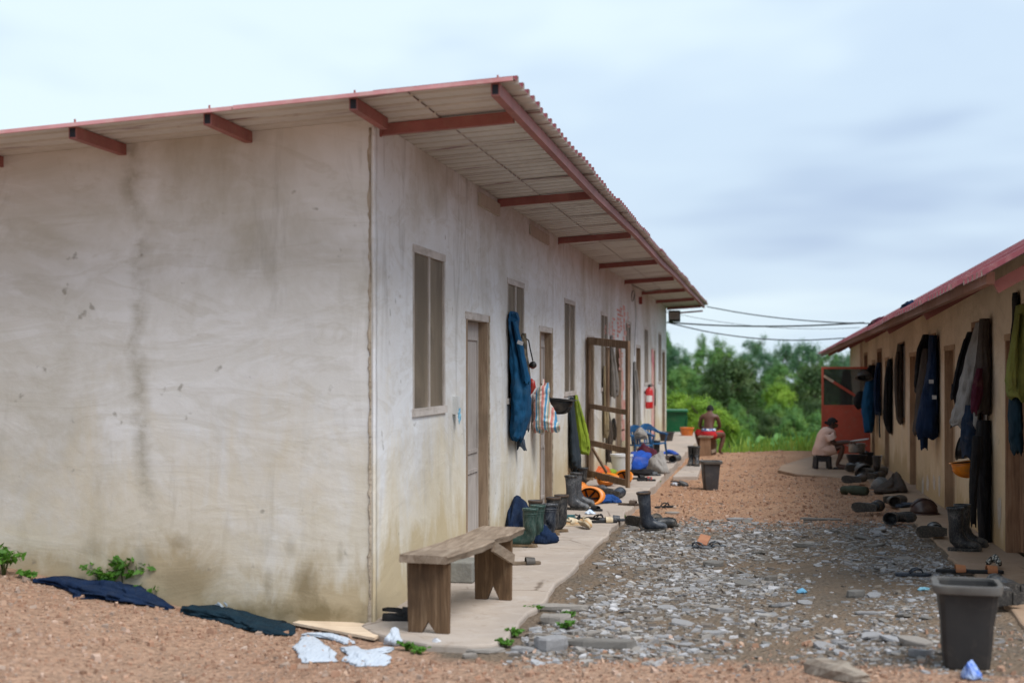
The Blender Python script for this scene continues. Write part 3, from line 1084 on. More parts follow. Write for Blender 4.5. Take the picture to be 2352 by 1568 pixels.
for i, (a, b) in enumerate(doorR):
    fo, fi = XR - 0.006, XR + 0.17
    d = rbuild(MB().bb((fo, a - 0.03, RDZ - 0.05), (fi, b + 0.03, RDZ + 0.006)), 'door', M_WOOD_RP)
    for (p0, p1) in ((a - 0.002, a + 0.06), (b - 0.06, b + 0.002)):
        rbuild(MB().bb((fo + 0.002, p0, 0.0), (fi, p1, RDZ - 0.051)), 'jamb', M_WOOD_RP if i else M_WOOD_R, d)
    if i != 4:
        n = 5
        for k in range(n):
            p0 = a + 0.061 + (b - a - 0.122) * k / n
            p1 = a + 0.061 + (b - a - 0.122) * (k + 1) / n - 0.004
            rbuild(MB().bb((XR + 0.10 + 0.003 * (k % 2), p0, 0.02), (XR + 0.14, p1, RDZ - 0.055)), 'door_board', M_WOOD_R, d)
# open red half-mesh door at the far end
hy = Yr(2003)
x0, x1 = XR - 0.03, XR - 0.93
zb_, zt_, zm = 0.06, 1.70, 0.98
M_RED = pm('red_oxide_door_paint', (0.58, 0.10, 0.055), (0.46, 0.08, 0.045), 3, 0.55, 0.15, 20, dirt=(0.42, 0.17, 0.11), dirt_amt=0.4)
rd = rbuild(MB().bb((x0, hy - 0.02, zb_), (x0 - 0.04, hy + 0.02, zt_)), 'red_screen_door', M_RED)
rbuild(MB().bb((x1, hy - 0.02, zb_), (x1 + 0.04, hy + 0.02, zt_)), 'stile', M_RED, rd)
rbuild(MB().bb((x0 - 0.041, hy - 0.018, zt_ - 0.04), (x1 + 0.041, hy + 0.018, zt_)), 'rail', M_RED, rd)
rbuild(MB().bb((x0 - 0.041, hy - 0.018, zm - 0.04), (x1 + 0.041, hy + 0.018, zm)), 'rail', M_RED, rd)
rbuild(MB().bb((x0 - 0.041, hy - 0.012, zb_), (x1 + 0.041, hy + 0.012, zm - 0.041)), 'panel', M_RED, rd)
rbuild(MB().bar((x1 + 0.04, hy - 0.03, 1.53), (x0 - 0.22, hy - 0.03, 1.12), 0.02, 0.05), 'brace', M_RED, rd)
rbuild(MB().bar((x1 + 0.045, hy - 0.042, 1.53), (x1 + 0.22, hy - 0.042, 1.42), 0.004, 0.046), 'bare_wood_strip', M_PLY, rd)
rbuild(MB().bb((x0 - 0.041, hy - 0.002, zm), (x1 + 0.041, hy + 0.002, zt_ - 0.041)), 'insect_screen', M_SCREEN_D, rd)

# roof
RY0, RY1 = 9.04, 36.2
sR = sheet_mesh(1.32, 4.6, rroof, 1.0, 'roof_sheet', lift=0.004)
sR2 = sheet_mesh(1.27, 4.6, rroof, 1.0, 'roof_sheet', lift=0.010)
sRB = sheet_mesh(4.62, 7.6, rroof, 1.0, 'rear_roof_sheet', lift=0.004)
n = int((RY1 - RY0) / 0.985)
mp_ = RB
for i in range(n):
    for me, nm in ((sR2 if i in (1, 3, 6, 7, 11, 17) else sR, 'roof_sheet'), (sRB, 'rear_roof_sheet')):
        o = put(nm, me, RB, True)
        o.matrix_parent_inverse = o.matrix_parent_inverse @ RBM
        o.location = (random.uniform(-0.012, 0.012), RY0 + i * 0.985, 0.0006 * (i % 2) + random.uniform(0, 0.004))
rbuild(MB().bar((4.6, RY0, rroof(4.6) + 0.01), (4.6, RY0 + n * 0.985, rroof(4.6) + 0.01), 0.08, 0.02), 'ridge_cap', M_SHEET_TOP)
M_BEAM_BR = pm('brown_red_beam', (0.26, 0.125, 0.09), (0.19, 0.09, 0.065), 4, 0.7, 0.2, dirt=(0.33, 0.22, 0.17))
A, B = Vector((1.40, RY0 + 0.25, rroof(1.40) - 0.042)), Vector((1.40, RY1 - 0.3, rroof(1.40) - 0.042))
rbuild(MB().bar(A, B, 0.05, 0.075), 'eave_beam', M_BEAM_BR)
for x in (1.72, 2.35, 3.1, 3.85):
    b = rbuild(MB().bar((x, RY0 + 0.12, rroof(x) - 0.042), (x, RG, rroof(x) - 0.042), 0.055, 0.08), 'purlin', M_REDSTEEL)
    rbuild(MB().bar((x, RY0 + 0.118, rroof(x) - 0.042), (x, RY0 + 0.14, rroof(x) - 0.042), 0.038, 0.062), 'tube_mouth_shade', M_TUBE_SHADE, b)
for y in [RG - 0.25] + [13.6 + 4 * k for k in range(6)]:
    rbuild(MB().bar((1.46, y, rroof(1.46) - 0.125), (XR if y > RG else 4.5, y, rroof(XR if y > RG else 4.5) - 0.125), 0.05, 0.08), 'rafter', M_REDSTEEL)

# ------------------------------------------------------------------ generators for the loose things
def cat(p, t):                            # Catmull-Rom through a list of tuples of Vectors
    n = len(p)
    i = min(int(t), n - 2)
    f = t - i
    a, b, c, d = p[max(0, i - 1)], p[i], p[i + 1], p[min(n - 1, i + 2)]
    return [0.5 * ((2 * b[k]) + (c[k] - a[k]) * f + (2 * a[k] - 5 * b[k] + 4 * c[k] - d[k]) * f * f + (3 * b[k] - a[k] - 3 * c[k] + d[k]) * f ** 3) for k in range(len(b))]


def lobe(mb, rows, n=34, steps=8, folds=5, amp=0.10, seed=0.0, rough=0.10, cap=True, hem=0.0):
    """cloth body: creases run along the length, wander, and die out; the hem is uneven"""
    rg = []
    T = (len(rows) - 1) * steps
    for s_ in range(T + 1):
        t = s_ / steps
        Cc, A, B = cat(rows, t)
        wa = 1.9 * mnoise.noise(Vector((t * 0.45, seed, 1)))
        wb = 2.6 * mnoise.noise(Vector((t * 0.8, seed + 5, 3)))
        ring = []
        for k in range(n):
            ph = 2 * math.pi * k / n
            q = Vector((math.cos(ph) * 1.6 + seed, math.sin(ph) * 1.6, t * 0.8 + seed * 3))
            c1 = abs(math.sin(folds * 0.5 * ph + seed * 7 + wa)) ** 0.6 - 0.6
            c2 = abs(math.sin((folds + 3) * 0.5 * ph + seed * 3 - wb)) ** 0.7 - 0.6
            g1 = 0.5 + 0.5 * mnoise.noise(Vector((ph * 0.8, t * 0.5, seed)))
            cross = mnoise.noise(Vector((t * 3.2 + math.sin(ph + seed) * 1.3, seed * 2, math.cos(ph))))
            r = 1 + amp * 1.5 * c1 * g1 + amp * 1.1 * c2 * (1 - g1) + rough * 1.5 * mnoise.noise(q) + rough * 0.9 * mnoise.noise(q * 2.7) + rough * 0.55 * cross
            p = Cc + A * (math.cos(ph) * r) + B * (math.sin(ph) * r)
            if hem:
                p = p + Vector((0, 0, hem * (t / (len(rows) - 1)) ** 4 * mnoise.noise(Vector((math.cos(ph) * 1.5, math.sin(ph) * 1.5, seed)))))
            ring.append(p)
        rg.append(ring)
    if cap and hem:                       # the hem is hollow: turn the cloth back up inside
        last = rg[-1]
        c = sum(last, Vector()) / n
        rg.append([c + (p - c) * 0.86 for p in last])
        rg.append([c + (p - c) * 0.6 + Vector((0, 0, 0.10)) for p in last])
    mb.rings(rg, (cap, cap))
    return mb


def hang(name, label, category, lobes, d, b, mat, side='L', group=None, folds=6, amp=0.10, extras=None):
    """cloth hung on a wall: lobes are lists of (height, left edge, right edge) at distance d; b = half depth along the wall"""
    root = None
    if len(lobes) == 1 and category in ('jacket', 'coat', 'shirt'):   # an empty sleeve hangs in front of the body
        r0 = lobes[0]
        y0, y1 = r0[0][0], r0[-1][0]

        def edge_(y, k):
            for a_, b_ in zip(r0, r0[1:]):
                if a_[0] <= y <= b_[0]:
                    f_ = (y - a_[0]) / (b_[0] - a_[0])
                    return a_[k] + (b_[k] - a_[k]) * f_
            return r0[-1][k]
        sl = []
        for t_ in (0.10, 0.3, 0.55, 0.78, 0.9):
            y = y0 + (y1 - y0) * t_
            xl, xr = edge_(y, 1), edge_(y, 2)
            w_ = (xr - xl) * (0.34 + 0.08 * t_)
            x_ = (xl - 1.5) if side != 'L' else (xr + 1.5 - w_)
            sl.append((y, x_, x_ + w_))
        lobes = [r0, {'d': d - b * 0.75, 'b': b * 0.32, 'r': sl}]
    for li, rows in enumerate(lobes):
        m = MB()
        rr = []
        bb_, dd = b, d
        if isinstance(rows, dict):
            bb_, dd, rows = rows.get('b', b), rows.get('d', d), rows['r']
        for (y, xl, xr) in rows:
            pl, pr = at(xl, y, dd), at(xr, y, dd)
            if side == 'L':
                lx, rx = max(XL + 0.012, pl.x), pr.x
                rx = max(rx, lx + 0.03)
            elif side == 'R':
                rx, lx = min(XR - 0.012, pr.x), pl.x
                lx = min(lx, rx - 0.03)
            else:
                lx, rx = pl.x, pr.x
            k = 1.0 if 0 < rows.index((y, xl, xr)) < len(rows) - 1 else 0.75
            rr.append((Vector(((lx + rx) / 2, pl.y, pl.z)), Vector(((rx - lx) / 2, 0, 0)), Vector((0, bb_ * k, 0))))
        lobe(m, rr, folds=folds, amp=amp * 1.7, rough=0.15, hem=0.05, seed=(hash_s(label) + li * 1.37) % 10)
        if side in 'LR':                  # nothing reaches into the wall behind
            if side == 'L':
                m.v = [(max(p[0], XL + 0.008), p[1], p[2]) for p in m.v]
            else:
                m.v = [(min(p[0], XR - 0.008), p[1], p[2]) for p in m.v]
        mt = mat[li % len(mat)] if isinstance(mat, (list, tuple)) else mat
        if len(lobes) == 1:
            o = m.build(name, mt, None, True)
            return tag(o, label, category, group)
        if root is None:
            c = rr[0][0]
            root = empty(name, (c.x, c.y, c.z))
            tag(root, label, category, group)
        m.build(('body', 'sleeve', 'tail', 'sleeve', 'lining')[li], mt, root, True, world=True)
    return root


def hash_s(s):
    return (sum(ord(c) * (i + 3) for i, c in enumerate(s)) % 977) / 97.7


MESH = {}


def rubber(name, c, dust=(0.36, 0.32, 0.27), amt=0.45, rough=0.42):
    if name in MATS:
        return MATS[name]
    t = NT(name)
    col = t.mix(t.ramp(t.noise(9, 5, 0.6), (0.35, 0), (0.65, 1)), c, tuple(x * 0.6 for x in c))
    g = t.noise(7, 8, 0.72, 1.2)
    col = t.mix(t.ramp(g, (0.50, 0), (0.70, amt)), col, dust)
    sc_ = t.ramp(t.noise(5, 4, 0.6, 3.5, t.map((3, 3, 1))), (0.485, 0), (0.5, amt), (0.515, 0))
    col = t.mix(sc_, col, dust)
    MATS[name] = t.done(col, t.ramp(g, (0.45, rough), (0.7, 0.85)), t.bump(t.noise(16, 4), 0.15, 0.006), spec=0.45)
    return MATS[name]


RB_BLACK = rubber('black_rubber', (0.022, 0.024, 0.028))
RB_DUSTY = rubber('dusty_black_rubber', (0.05, 0.055, 0.065), (0.30, 0.30, 0.30), 0.7)
RB_GREEN = rubber('dark_green_rubber', (0.022, 0.062, 0.052), (0.25, 0.28, 0.24), 0.5)
RB_NAVY = rubber('blue_black_rubber', (0.018, 0.026, 0.042), (0.25, 0.26, 0.28), 0.4)
RB_SOLE_T = rubber('tan_sole_rubber', (0.20, 0.13, 0.07))
RB_SOLE_B = rubber('black_sole_rubber', (0.03, 0.028, 0.026))
RB_MUD = rubber('muddy_rubber', (0.06, 0.05, 0.04), (0.24, 0.19, 0.14), 0.8, 0.7)
RB_BROWN = rubber('brown_rim_rubber', (0.08, 0.05, 0.035), (0.2, 0.15, 0.1), 0.5, 0.6)


def boot_meshes(h, mat, sole, rim, slouch=0.0):
    key = ('boot', round(h, 2), mat.name, sole.name, rim.name, slouch)
    if key in MESH:
        return MESH[key]
    s = 1.0
    rows = [(0.0, h, 0, .062, .070), (0.0, h * .985, 0, .060, .068), (0.004, h * .80, 0, .058, .064), (0.006, h * .6, 0, .054, .059), (0.004, h * .45, 3, .049, .055),
            (0.006, .155, 8, .046, .058), (0.018, .105, 28, .045, .070), (0.045, .072, 58, .046, .068), (0.090, .058, 78, .049, .052), (0.135, .048, 88, .051, .042),
            (0.175, .043, 92, .047, .036), (0.200, .040, 95, .036, .029), (0.212, .038, 95, .016, .014)]
    n = 18

    def ring(cx, cz, a, hw, hh, inner=1.0):
        a = R(a)
        ax = Vector((math.cos(a), 0, math.sin(a)))
        out = []
        for k in range(n):
            ph = 2 * math.pi * k / n
            p = Vector((cx + slouch * (cz / h) ** 2 * 0.25, 0, cz)) + ax * (hh * inner * math.cos(ph)) + Vector((0, hw * inner * math.sin(ph), 0))
            w = 0.0035 * math.sin(5 * cz / h * 6.28) * (0.3 if cz > .2 else 1) + slouch * 0.02 * math.sin(cz * 40 + ph)
            p.y += w * math.sin(ph)
            p.x += w * math.cos(ph)
            p.z = max(p.z, 0.016)
            out.append(p)
        return out
    rg = [ring(*r) for r in rows]
    inner = [ring(0.006, h * .55, 0, .05, .055, .9), ring(0.004, h * .8, 0, .058, .064, .92), ring(0, h, 0, .062, .07, .93)]
    body = MB().rings(inner + rg, (True, True)).mesh('upper', mat, True)
    pr = [(-.062, 0), (-.055, .035), (-.02, .044), (.03, .044), (.075, .050), (.13, .056), (.175, .052), (.205, .036), (.219, 0)]
    ol = pr + [(x, -y) for x, y in reversed(pr[1:-1])]
    so = MB().prism(ol[::-1], 0.010, 0.026)
    so.prism([(x, y) for x, y in [(-.06, -.036), (.012, -.04), (.012, .04), (-.06, .036)]], 0.0, 0.011)
    so.prism([(.055, -.044), (.13, -.05), (.19, -.04), (.205, 0), (.19, .04), (.13, .05), (.055, .044)], 0.0, 0.011)
    som = so.mesh('sole', sole)
    cf = MB().rings([ring(0, h - .022, 0, .0635, .0715), ring(0, h - .021, 0, .066, .074), ring(0, h + .001, 0, .066, .074), ring(0, h + .003, 0, .0615, .0695), ring(0, h - .006, 0, .058, .066)], (False, False)).mesh('cuff', rim, True)
    bands = MB()
    for zz in (.86, .80):
        bands.rings([ring(0.002, h * zz - .003, 0, .0605, .0675), ring(0.002, h * zz, 0, .0625, .0695), ring(0.002, h * zz + .003, 0, .0605, .0675)], (False, False))
    bm_ = bands.mesh('ring_band', rim, True)
    MESH[key] = (body, som, cf, bm_)
    return MESH[key]


def boot(loc, yaw, label, mat=RB_BLACK, sole=RB_SOLE_B, rim=None, h=0.36, pose='stand', group=None, tilt=(0, 0), bands=False, scale=1.0, slouch=0.0):
    bs = boot_meshes(h, mat, sole, rim or mat, slouch)
    loc = Vector(loc)
    if pose == 'lie':                      # on its side
        o = empty('rubber_boot', (loc.x, loc.y, loc.z + 0.066 * scale), rz=R(yaw), rx=R(90))
        o.rotation_euler = (Matrix.Rotation(R(yaw), 3, 'Z') @ Matrix.Rotation(R(tilt[1]), 3, 'Y') @ Matrix.Rotation(R(90), 3, 'X')).to_euler()
    elif pose == 'front':                  # fallen on its front, shaft along the ground
        o = empty('rubber_boot', (loc.x, loc.y, loc.z + 0.072 * scale))
        o.rotation_euler = (Matrix.Rotation(R(yaw), 3, 'Z') @ Matrix.Rotation(R(90 + tilt[0]), 3, 'Y')).to_euler()
    else:
        o = empty('rubber_boot', loc)
        o.rotation_euler = (Matrix.Rotation(R(yaw), 3, 'Z') @ Matrix.Rotation(R(tilt[0]), 3, 'Y') @ Matrix.Rotation(R(tilt[1]), 3, 'X')).to_euler()
    o.scale = (scale,) * 3
    put('upper', bs[0], o)
    put('sole', bs[1], o)
    put('cuff', bs[2], o)
    if bands:
        put('ring_band', bs[3], o)
    return tag(o, label, 'boot', group)


def plast(name, c, rough=0.35, dirt=(0.25, 0.18, 0.11), amt=0.35):
    return pm(name, c, tuple(x * 0.8 for x in c), 6, rough, 0.08, 20, dirt=dirt, dirt_amt=amt, dscale=9, spec=0.5)


P_ORANGE = plast('orange_shell', (0.80, 0.24, 0.015))
P_BLACKHAT = plast('black_shell', (0.02, 0.02, 0.022), 0.4, (0.20, 0.17, 0.14), 0.4)
P_BROWNHAT = plast('dull_maroon_shell', (0.055, 0.028, 0.024), 0.35, (0.22, 0.16, 0.12), 0.3)
P_STRAP = pm('black_webbing', (0.015, 0.015, 0.016), None, 8, 0.8)
P_GREYHAT = plast('dusty_grey_shell', (0.10, 0.095, 0.09), 0.6, (0.25, 0.2, 0.16), 0.5)


def helmet_meshes(mat):
    key = ('hat', mat.name)
    if key in MESH:
        return MESH[key]
    a, b, c = 0.135, 0.105, 0.135
    prof = [(math.cos(R(t)), math.sin(R(t))) for t in range(0, 91, 10)]
    m = MB()
    out = [[Vector((a * r * math.cos(k * math.pi / 14), b * r * math.sin(k * math.pi / 14), c * z)) for k in range(28)] for r, z in [(max(r, 0.01), z) for r, z in prof]]
    inn = [[p * 0.955 + Vector((0, 0, 0)) for p in ring] for ring in out]
    m.rings(list(reversed(inn)) + out, (False, True))
    m.add(inn[-1], [tuple(range(28))])
    sh = m.mesh('shell', mat, True)
    m = MB()
    o1, o2, o3 = [], [], []
    for k in range(28):
        ph = k * math.pi / 14
        ex = 0.020 + 0.035 * max(0, math.cos(ph)) ** 3
        o1.append((a * .96 * math.cos(ph), b * .96 * math.sin(ph), 0.004))
        o2.append(((a + ex) * math.cos(ph), (b + ex * .8) * math.sin(ph), -0.012 * max(0, math.cos(ph))))
    o3 = [(x, y, z - 0.005) for x, y, z in o2]
    o4 = [(x, y, z - 0.006) for x, y, z in o1]
    m.rings([o1, o2, o3, o4], (False, False))
    br = m.mesh('brim', mat, True)
    m = MB()
    for off in (-.03, 0, .03):
        pts = [(a * 1.0 * math.cos(R(t)), off * math.sin(R(t)) ** .5, c * 1.012 * math.sin(R(t))) for t in range(25, 156, 10)]
        m.tube(pts, 0.006, 6)
    rd_ = m.mesh('crown_ridge', mat, True)
    m = MB()
    for k in range(3):
        ang = R(k * 60 + 10)
        pts = [(0.118 * math.cos(ang) * math.cos(R(t)), 0.09 * math.sin(ang) * math.cos(R(t)), 0.085 * math.sin(R(t)) + 0.012) for t in range(0, 181, 15)]
        for q in range(len(pts) - 1):
            m.bar(pts[q], pts[q + 1], 0.022, 0.003, up=Vector(pts[q]) + Vector((0, 0, 0.03)))
    m.rings([[(0.118 * math.cos(k * math.pi / 12), 0.09 * math.sin(k * math.pi / 12), z) for k in range(24)] for z in (0.0, 0.03)] +
            [[(0.114 * math.cos(k * math.pi / 12), 0.086 * math.sin(k * math.pi / 12), z) for k in range(24)] for z in (0.03, 0.0)], (False, False))
    hs = m.mesh('harness', P_STRAP)
    MESH[key] = (sh, br, rd_, hs)
    return MESH[key]


def helmet(loc, rot, label, mat=P_ORANGE, scale=1.0, group=None):
    o = empty('safety_helmet', loc)
    o.rotation_euler = rot
    o.scale = (scale,) * 3
    for me, nm in zip(helmet_meshes(mat), ('shell', 'brim', 'crown_ridge', 'harness')):
        put(nm, me, o)
    return tag(o, label, 'helmet', group)


SOLE = [(-.13, 0), (-.125, .026), (-.09, .034), (-.03, .030), (.03, .036), (.08, .045), (.115, .038), (.135, .018), (.138, 0)]
SOLE = SOLE + [(x, -y) for x, y in reversed(SOLE[1:-1])]
SOLE = SOLE[::-1]


def slipper(loc, yaw, label, sole, strap, kind='slide', category='slipper', rx=0.0, ry=0.0, lift=0.0, group=None, wide=1.0):
    o = empty('slipper' if kind != 'clog' else 'clog', Vector(loc) + Vector((0, 0, lift)))
    o.rotation_euler = (Matrix.Rotation(R(yaw), 3, 'Z') @ Matrix.Rotation(R(ry), 3, 'Y') @ Matrix.Rotation(R(rx), 3, 'X')).to_euler()
    k = ('sole', kind, sole.name, wide)
    if k not in MESH:
        m = MB().prism([(x, y * 1.05 * wide) for x, y in SOLE], 0.0, 0.024)
        if kind == 'clog':
            m.prism([(x * 0.97, y * .97) for x, y in SOLE], 0.0245, 0.034)
        MESH[k] = m.mesh('sole', sole)
    bevel(put('sole', MESH[k], o), 0.005, 2)
    m = MB()
    if kind == 'slide':
        rg = []
        for t in range(0, 181, 15):
            y, z = 0.050 * wide * math.cos(R(t)), 0.012 + 0.052 * math.sin(R(t)) ** 0.8
            rg.append([(0.012, y, z), (0.085, y * .96, z * .86 + .002), (0.085, y * .9, z * .86 - .003), (0.012, y * .94, z - .006)])
        m.rings(rg)
        m.build('strap', strap, o, True, sharp=40)
    elif kind == 'thong':
        for sgn in (1, -1):
            pts = [(-0.025, sgn * .034, .022), (0.0, sgn * .038, .045), (0.035, sgn * .026, .058), (0.065, sgn * .008, .046), (0.078, 0, .022)]
            m.tube(pts, [.006, .008, .008, .007, .005], 7)
        m.build('strap', strap, o, True)
    else:                                    # clog: closed toe, heel strap
        rg = []
        for (x, w, hh) in ((.135, .012, .035), (.122, .030, .052), (.095, .042, .068), (.05, .044, .082), (.01, .041, .088)):
            ring = [(x - 0.01 * math.sin(R(t)), w * math.cos(R(t)), .028 + (hh - .028) * math.sin(R(t))) for t in range(0, 181, 15)]
            rg.append(ring)
        inn = [[(x - .003, y * .88, .028 + (z - .028) * .9) for x, y, z in r] for r in rg]
        m2 = MB()
        for R_ in (rg, inn):
            K = len(R_[0])
            m2.add([p for r in R_ for p in r], [(i * K + j, i * K + j + 1, (i + 1) * K + j + 1, (i + 1) * K + j) for i in range(len(R_) - 1) for j in range(K - 1)])
        b0, b1 = rg[-1], inn[-1]
        K = len(b0)
        m2.add(b0 + b1, [(j, j + 1, K + j + 1, K + j) for j in range(K - 1)])
        m2.build('upper', sole, o, True)
        pts = [(0.015, .041, .055), (-.04, .040, .066), (-.10, .03, .07), (-.128, 0, .068), (-.10, -.03, .07), (-.04, -.040, .066), (0.015, -.041, .055)]
        k2 = MB()
        for q in range(len(pts) - 1):
            k2.bar(pts[q], pts[q + 1], 0.004, 0.018)
        k2.build('heel_strap', sole, o)
        wl_ = MB()
        low = []
        for x, y in SOLE:
            low.append((x, y * 1.03, .02))
        hi_ = [(x * .98, y * 1.0, .042 if x < .02 else .036) for x, y, z in low]
        hi2 = [(x * .93, y * .9, .042 if x < .02 else .036) for x, y, z in low]
        lo2 = [(x * .93, y * .9, .024) for x, y, z in low]
        wl_.rings([low, hi_, hi2, lo2], (False, False))
        wl_.build('side_rim', strap, o, True)
        pv = MB()
        for sgn in (1, -1):
            pv.tube([(0.012, sgn * .040, .056), (0.012, sgn * .046, .056)], .007, 8)
        pv.build('strap_rivet', P_STRAP, o)
    return tag(o, label, category, group)


def heap(name, label, category, paths, mat, group=None, folds=4, amp=0.16, rough=0.22, part='fold', zfun=None, parts=None):
    """cloth lying on the ground; paths: lists of (point, half width, half height)"""
    root = None
    for i, pth in enumerate(paths):
        m = MB()
        rr = []
        for j, (p, w, h) in enumerate(pth):
            a = Vector(pth[max(0, j - 1)][0])
            b = Vector(pth[min(len(pth) - 1, j + 1)][0])
            t = (b - a)
            t.z = 0
            t = t.normalized() if t.length > 1e-6 else Vector((1, 0, 0))
            sd_ = Vector((-t.y, t.x, 0))
            rr.append((Vector(p) + Vector((0, 0, h * 0.62)), sd_ * w, Vector((0, 0, h))))
        lobe(m, rr, folds=folds, amp=amp, rough=rough, seed=(hash_s(label) + 1.9 * i) % 10, n=36, steps=9)
        zf = zfun or (lambda x, y: hz(x, y))
        m.v = [(x, y, max(z, zf(x, y) + 0.004)) for x, y, z in m.v]
        if len(paths) == 1:
            o = m.build(name, mat, None, True)
            return tag(o, label, category, group)
        if root is None:
            root = empty(name, rr[0][0])
            tag(root, label, category, group)
        mt = mat[i % len(mat)] if isinstance(mat, (list, tuple)) else mat
        m.build(parts[i] if parts else part, mt, root, True, world=True)
    return root


F_BLUE = fabric('blue_coverall_cotton', (0.012, 0.085, 0.185), (0.008, 0.05, 0.115), (0.09, 0.14, 0.17), 0.35)
F_NAVY = fabric('navy_cotton', (0.010, 0.024, 0.062), (0.006, 0.014, 0.038), (0.06, 0.08, 0.11), 0.3)
F_NAVYD = fabric('dark_teal_cotton', (0.010, 0.028, 0.042), (0.006, 0.016, 0.026), (0.05, 0.08, 0.09), 0.3)
F_BLACK = fabric('black_cotton', (0.012, 0.012, 0.014), (0.02, 0.018, 0.018), (0.10, 0.085, 0.07), 0.2)
F_JEAN = fabric('faded_denim', (0.07, 0.085, 0.11), (0.04, 0.05, 0.07), (0.16, 0.15, 0.14), 0.4)
F_CHAR = fabric('charcoal_cloth', (0.035, 0.045, 0.055), (0.022, 0.03, 0.038), (0.10, 0.11, 0.11), 0.3)
F_HIVIS = fabric('lime_hi_vis_cloth', (0.27, 0.36, 0.035), (0.17, 0.25, 0.03), (0.14, 0.14, 0.06), 0.5)
F_OLIVE = fabric('dull_hi_vis_cloth', (0.20, 0.21, 0.05), (0.13, 0.14, 0.04), (0.10, 0.09, 0.05), 0.6)
F_GREYW = fabric('washed_grey_cloth', (0.31, 0.29, 0.27), (0.20, 0.185, 0.17), (0.13, 0.10, 0.08), 0.4)
F_BROWN = fabric('dusty_brown_cloth', (0.075, 0.058, 0.048), (0.045, 0.035, 0.03), (0.13, 0.10, 0.07), 0.3)
F_MAROON = fabric('maroon_cloth', (0.075, 0.014, 0.028), None)
F_PALE = fabric('pale_grey_blue_cloth', (0.52, 0.57, 0.63), (0.42, 0.47, 0.54), (0.30, 0.28, 0.26), 0.5)
F_KHAKI = fabric('khaki_cloth', (0.33, 0.26, 0.15), None)
F_ORANGE = fabric('orange_vest_cloth', (0.62, 0.13, 0.04), None)
F_RED = fabric('red_cloth', (0.50, 0.025, 0.03), (0.36, 0.02, 0.025))
F_BRIGHTBLUE = fabric('bright_blue_cloth', (0.02, 0.09, 0.42), (0.015, 0.05, 0.26))
P_REFL = pm('grey_reflective_tape', (0.55, 0.56, 0.57), None, 20, 0.4)

# ------------------------------------------------------------------ bench in front of the first door
bA, bB = gp(985, 1452, 0.0), gp(1133, 1376, 0.0)      # feet of the two trestle boards
BN = empty('plank_bench', ((bA.x + bB.x) / 2, (bA.y + bB.y) / 2, 0.0))
tag(BN, 'worn wooden plank bench on two board legs standing before the nearest closed door', 'bench')
bd = (bB - bA).normalized()
bs_ = Vector((bd.y, -bd.x, 0))
zt = CAM_H - (1285 - HY) / FPX * FPX * CAM_H / (1452 - HY)
zt = 0.475
m = MB()
seat = []
N_ = 26
L0, L1 = -0.10, (bB - bA).length + 0.24
for i in range(N_ + 1):
    t = L0 + (L1 - L0) * i / N_
    c = bA + bd * t
    jw = 0.012 * mnoise.noise(Vector((t * 3, 1, 1)))
    wR = 0.155 + jw + 0.012 * mnoise.noise(Vector((t * 9, 3, 1)))
    if 0.55 < t / L1 < 0.75:
        wR -= 0.035 * math.sin((t / L1 - 0.55) / 0.2 * math.pi)
    wL = 0.150 + 0.008 * mnoise.noise(Vector((t * 4, 7, 1)))
    sg = -0.012 * math.sin((t - L0) / (L1 - L0) * math.pi)
    ring = []
    for (w, z) in ((-wL, -.046), (-wL - .004, -.03), (-wL, 0.002), (-.05, 0.0), (.06, .001), (wR - .01, 0.0), (wR, -.008), (wR - .006, -.026), (wR - .012, -.047)):
        q = c + bs_ * w
        seat.append((q.x, q.y, zt + z + sg + 0.003 * mnoise.noise(Vector((t * 11, w * 30, 2)))))
        ring.append(seat[-1])
    seat_rings = globals().setdefault('_sr', [])
    seat_rings.append(ring)
m.rings(_sr)
m.build('seat_plank', M_WOOD_GREY, BN, world=True)


def trestle(c, notch_h, name):
    m = MB()
    w = 0.135
    pr = [(-w * 0.94, 0), (-.04, 0), (0.0, notch_h), (.05, 0), (w * 0.97, 0), (w, zt - .05), (-w, zt - .05)]
    a = [c + bs_ * x + Vector((0, 0, z)) - bd * 0.019 for x, z in pr]
    b = [p + bd * 0.038 for p in a]
    n = len(pr)
    m.add(a + b, [(0, 1, 2, 6), (2, 5, 6), (2, 3, 4, 5), tuple(n + k for k in (6, 2, 1, 0)), tuple(n + k for k in (6, 5, 2)), tuple(n + k for k in (5, 4, 3, 2))] + [(i, n + i, n + (i + 1) % n, (i + 1) % n) for i in range(n)])
    return bevel(m.build(name, M_WOOD_BROWN, BN, world=True), 0.004)


trestle(bA, 0.07, 'leg_board')
trestle(bB, 0.10, 'leg_board')
q0 = bB + bs_ * 0.13
MB().bar(q0 + bd * -0.42 + Vector((0, 0, zt - 0.055)), q0 + bd * 0.04 + Vector((0, 0, zt - 0.20)), 0.022, 0.07).build('brace', M_WOOD_GREY, BN, world=True)
MB().bar(bA - bs_ * 0.14 + bd * 0.02 + Vector((0, 0, 0.09)), bA - bs_ * 0.14 + bd * 0.02 + Vector((0, 0, 0.18)), 0.05, 0.03).build('nailed_block', M_WOOD_GREY, BN, world=True)

p = gp(1078, 1336, 0)
o = MB().box((0, 0, 0.075), (0.20, 0.34, 0.15), taper=0.95).build('concrete_block', pm('block_grey', (0.23, 0.225, 0.20), (0.16, 0.155, 0.14), 6, 0.95, 0.6, 30, 0.01))
bevel(o, 0.01)
o.location = (-2.22, p.y + 0.1, 0.001)
tag(o, 'grey concrete block against the wall under the plank bench', 'block')

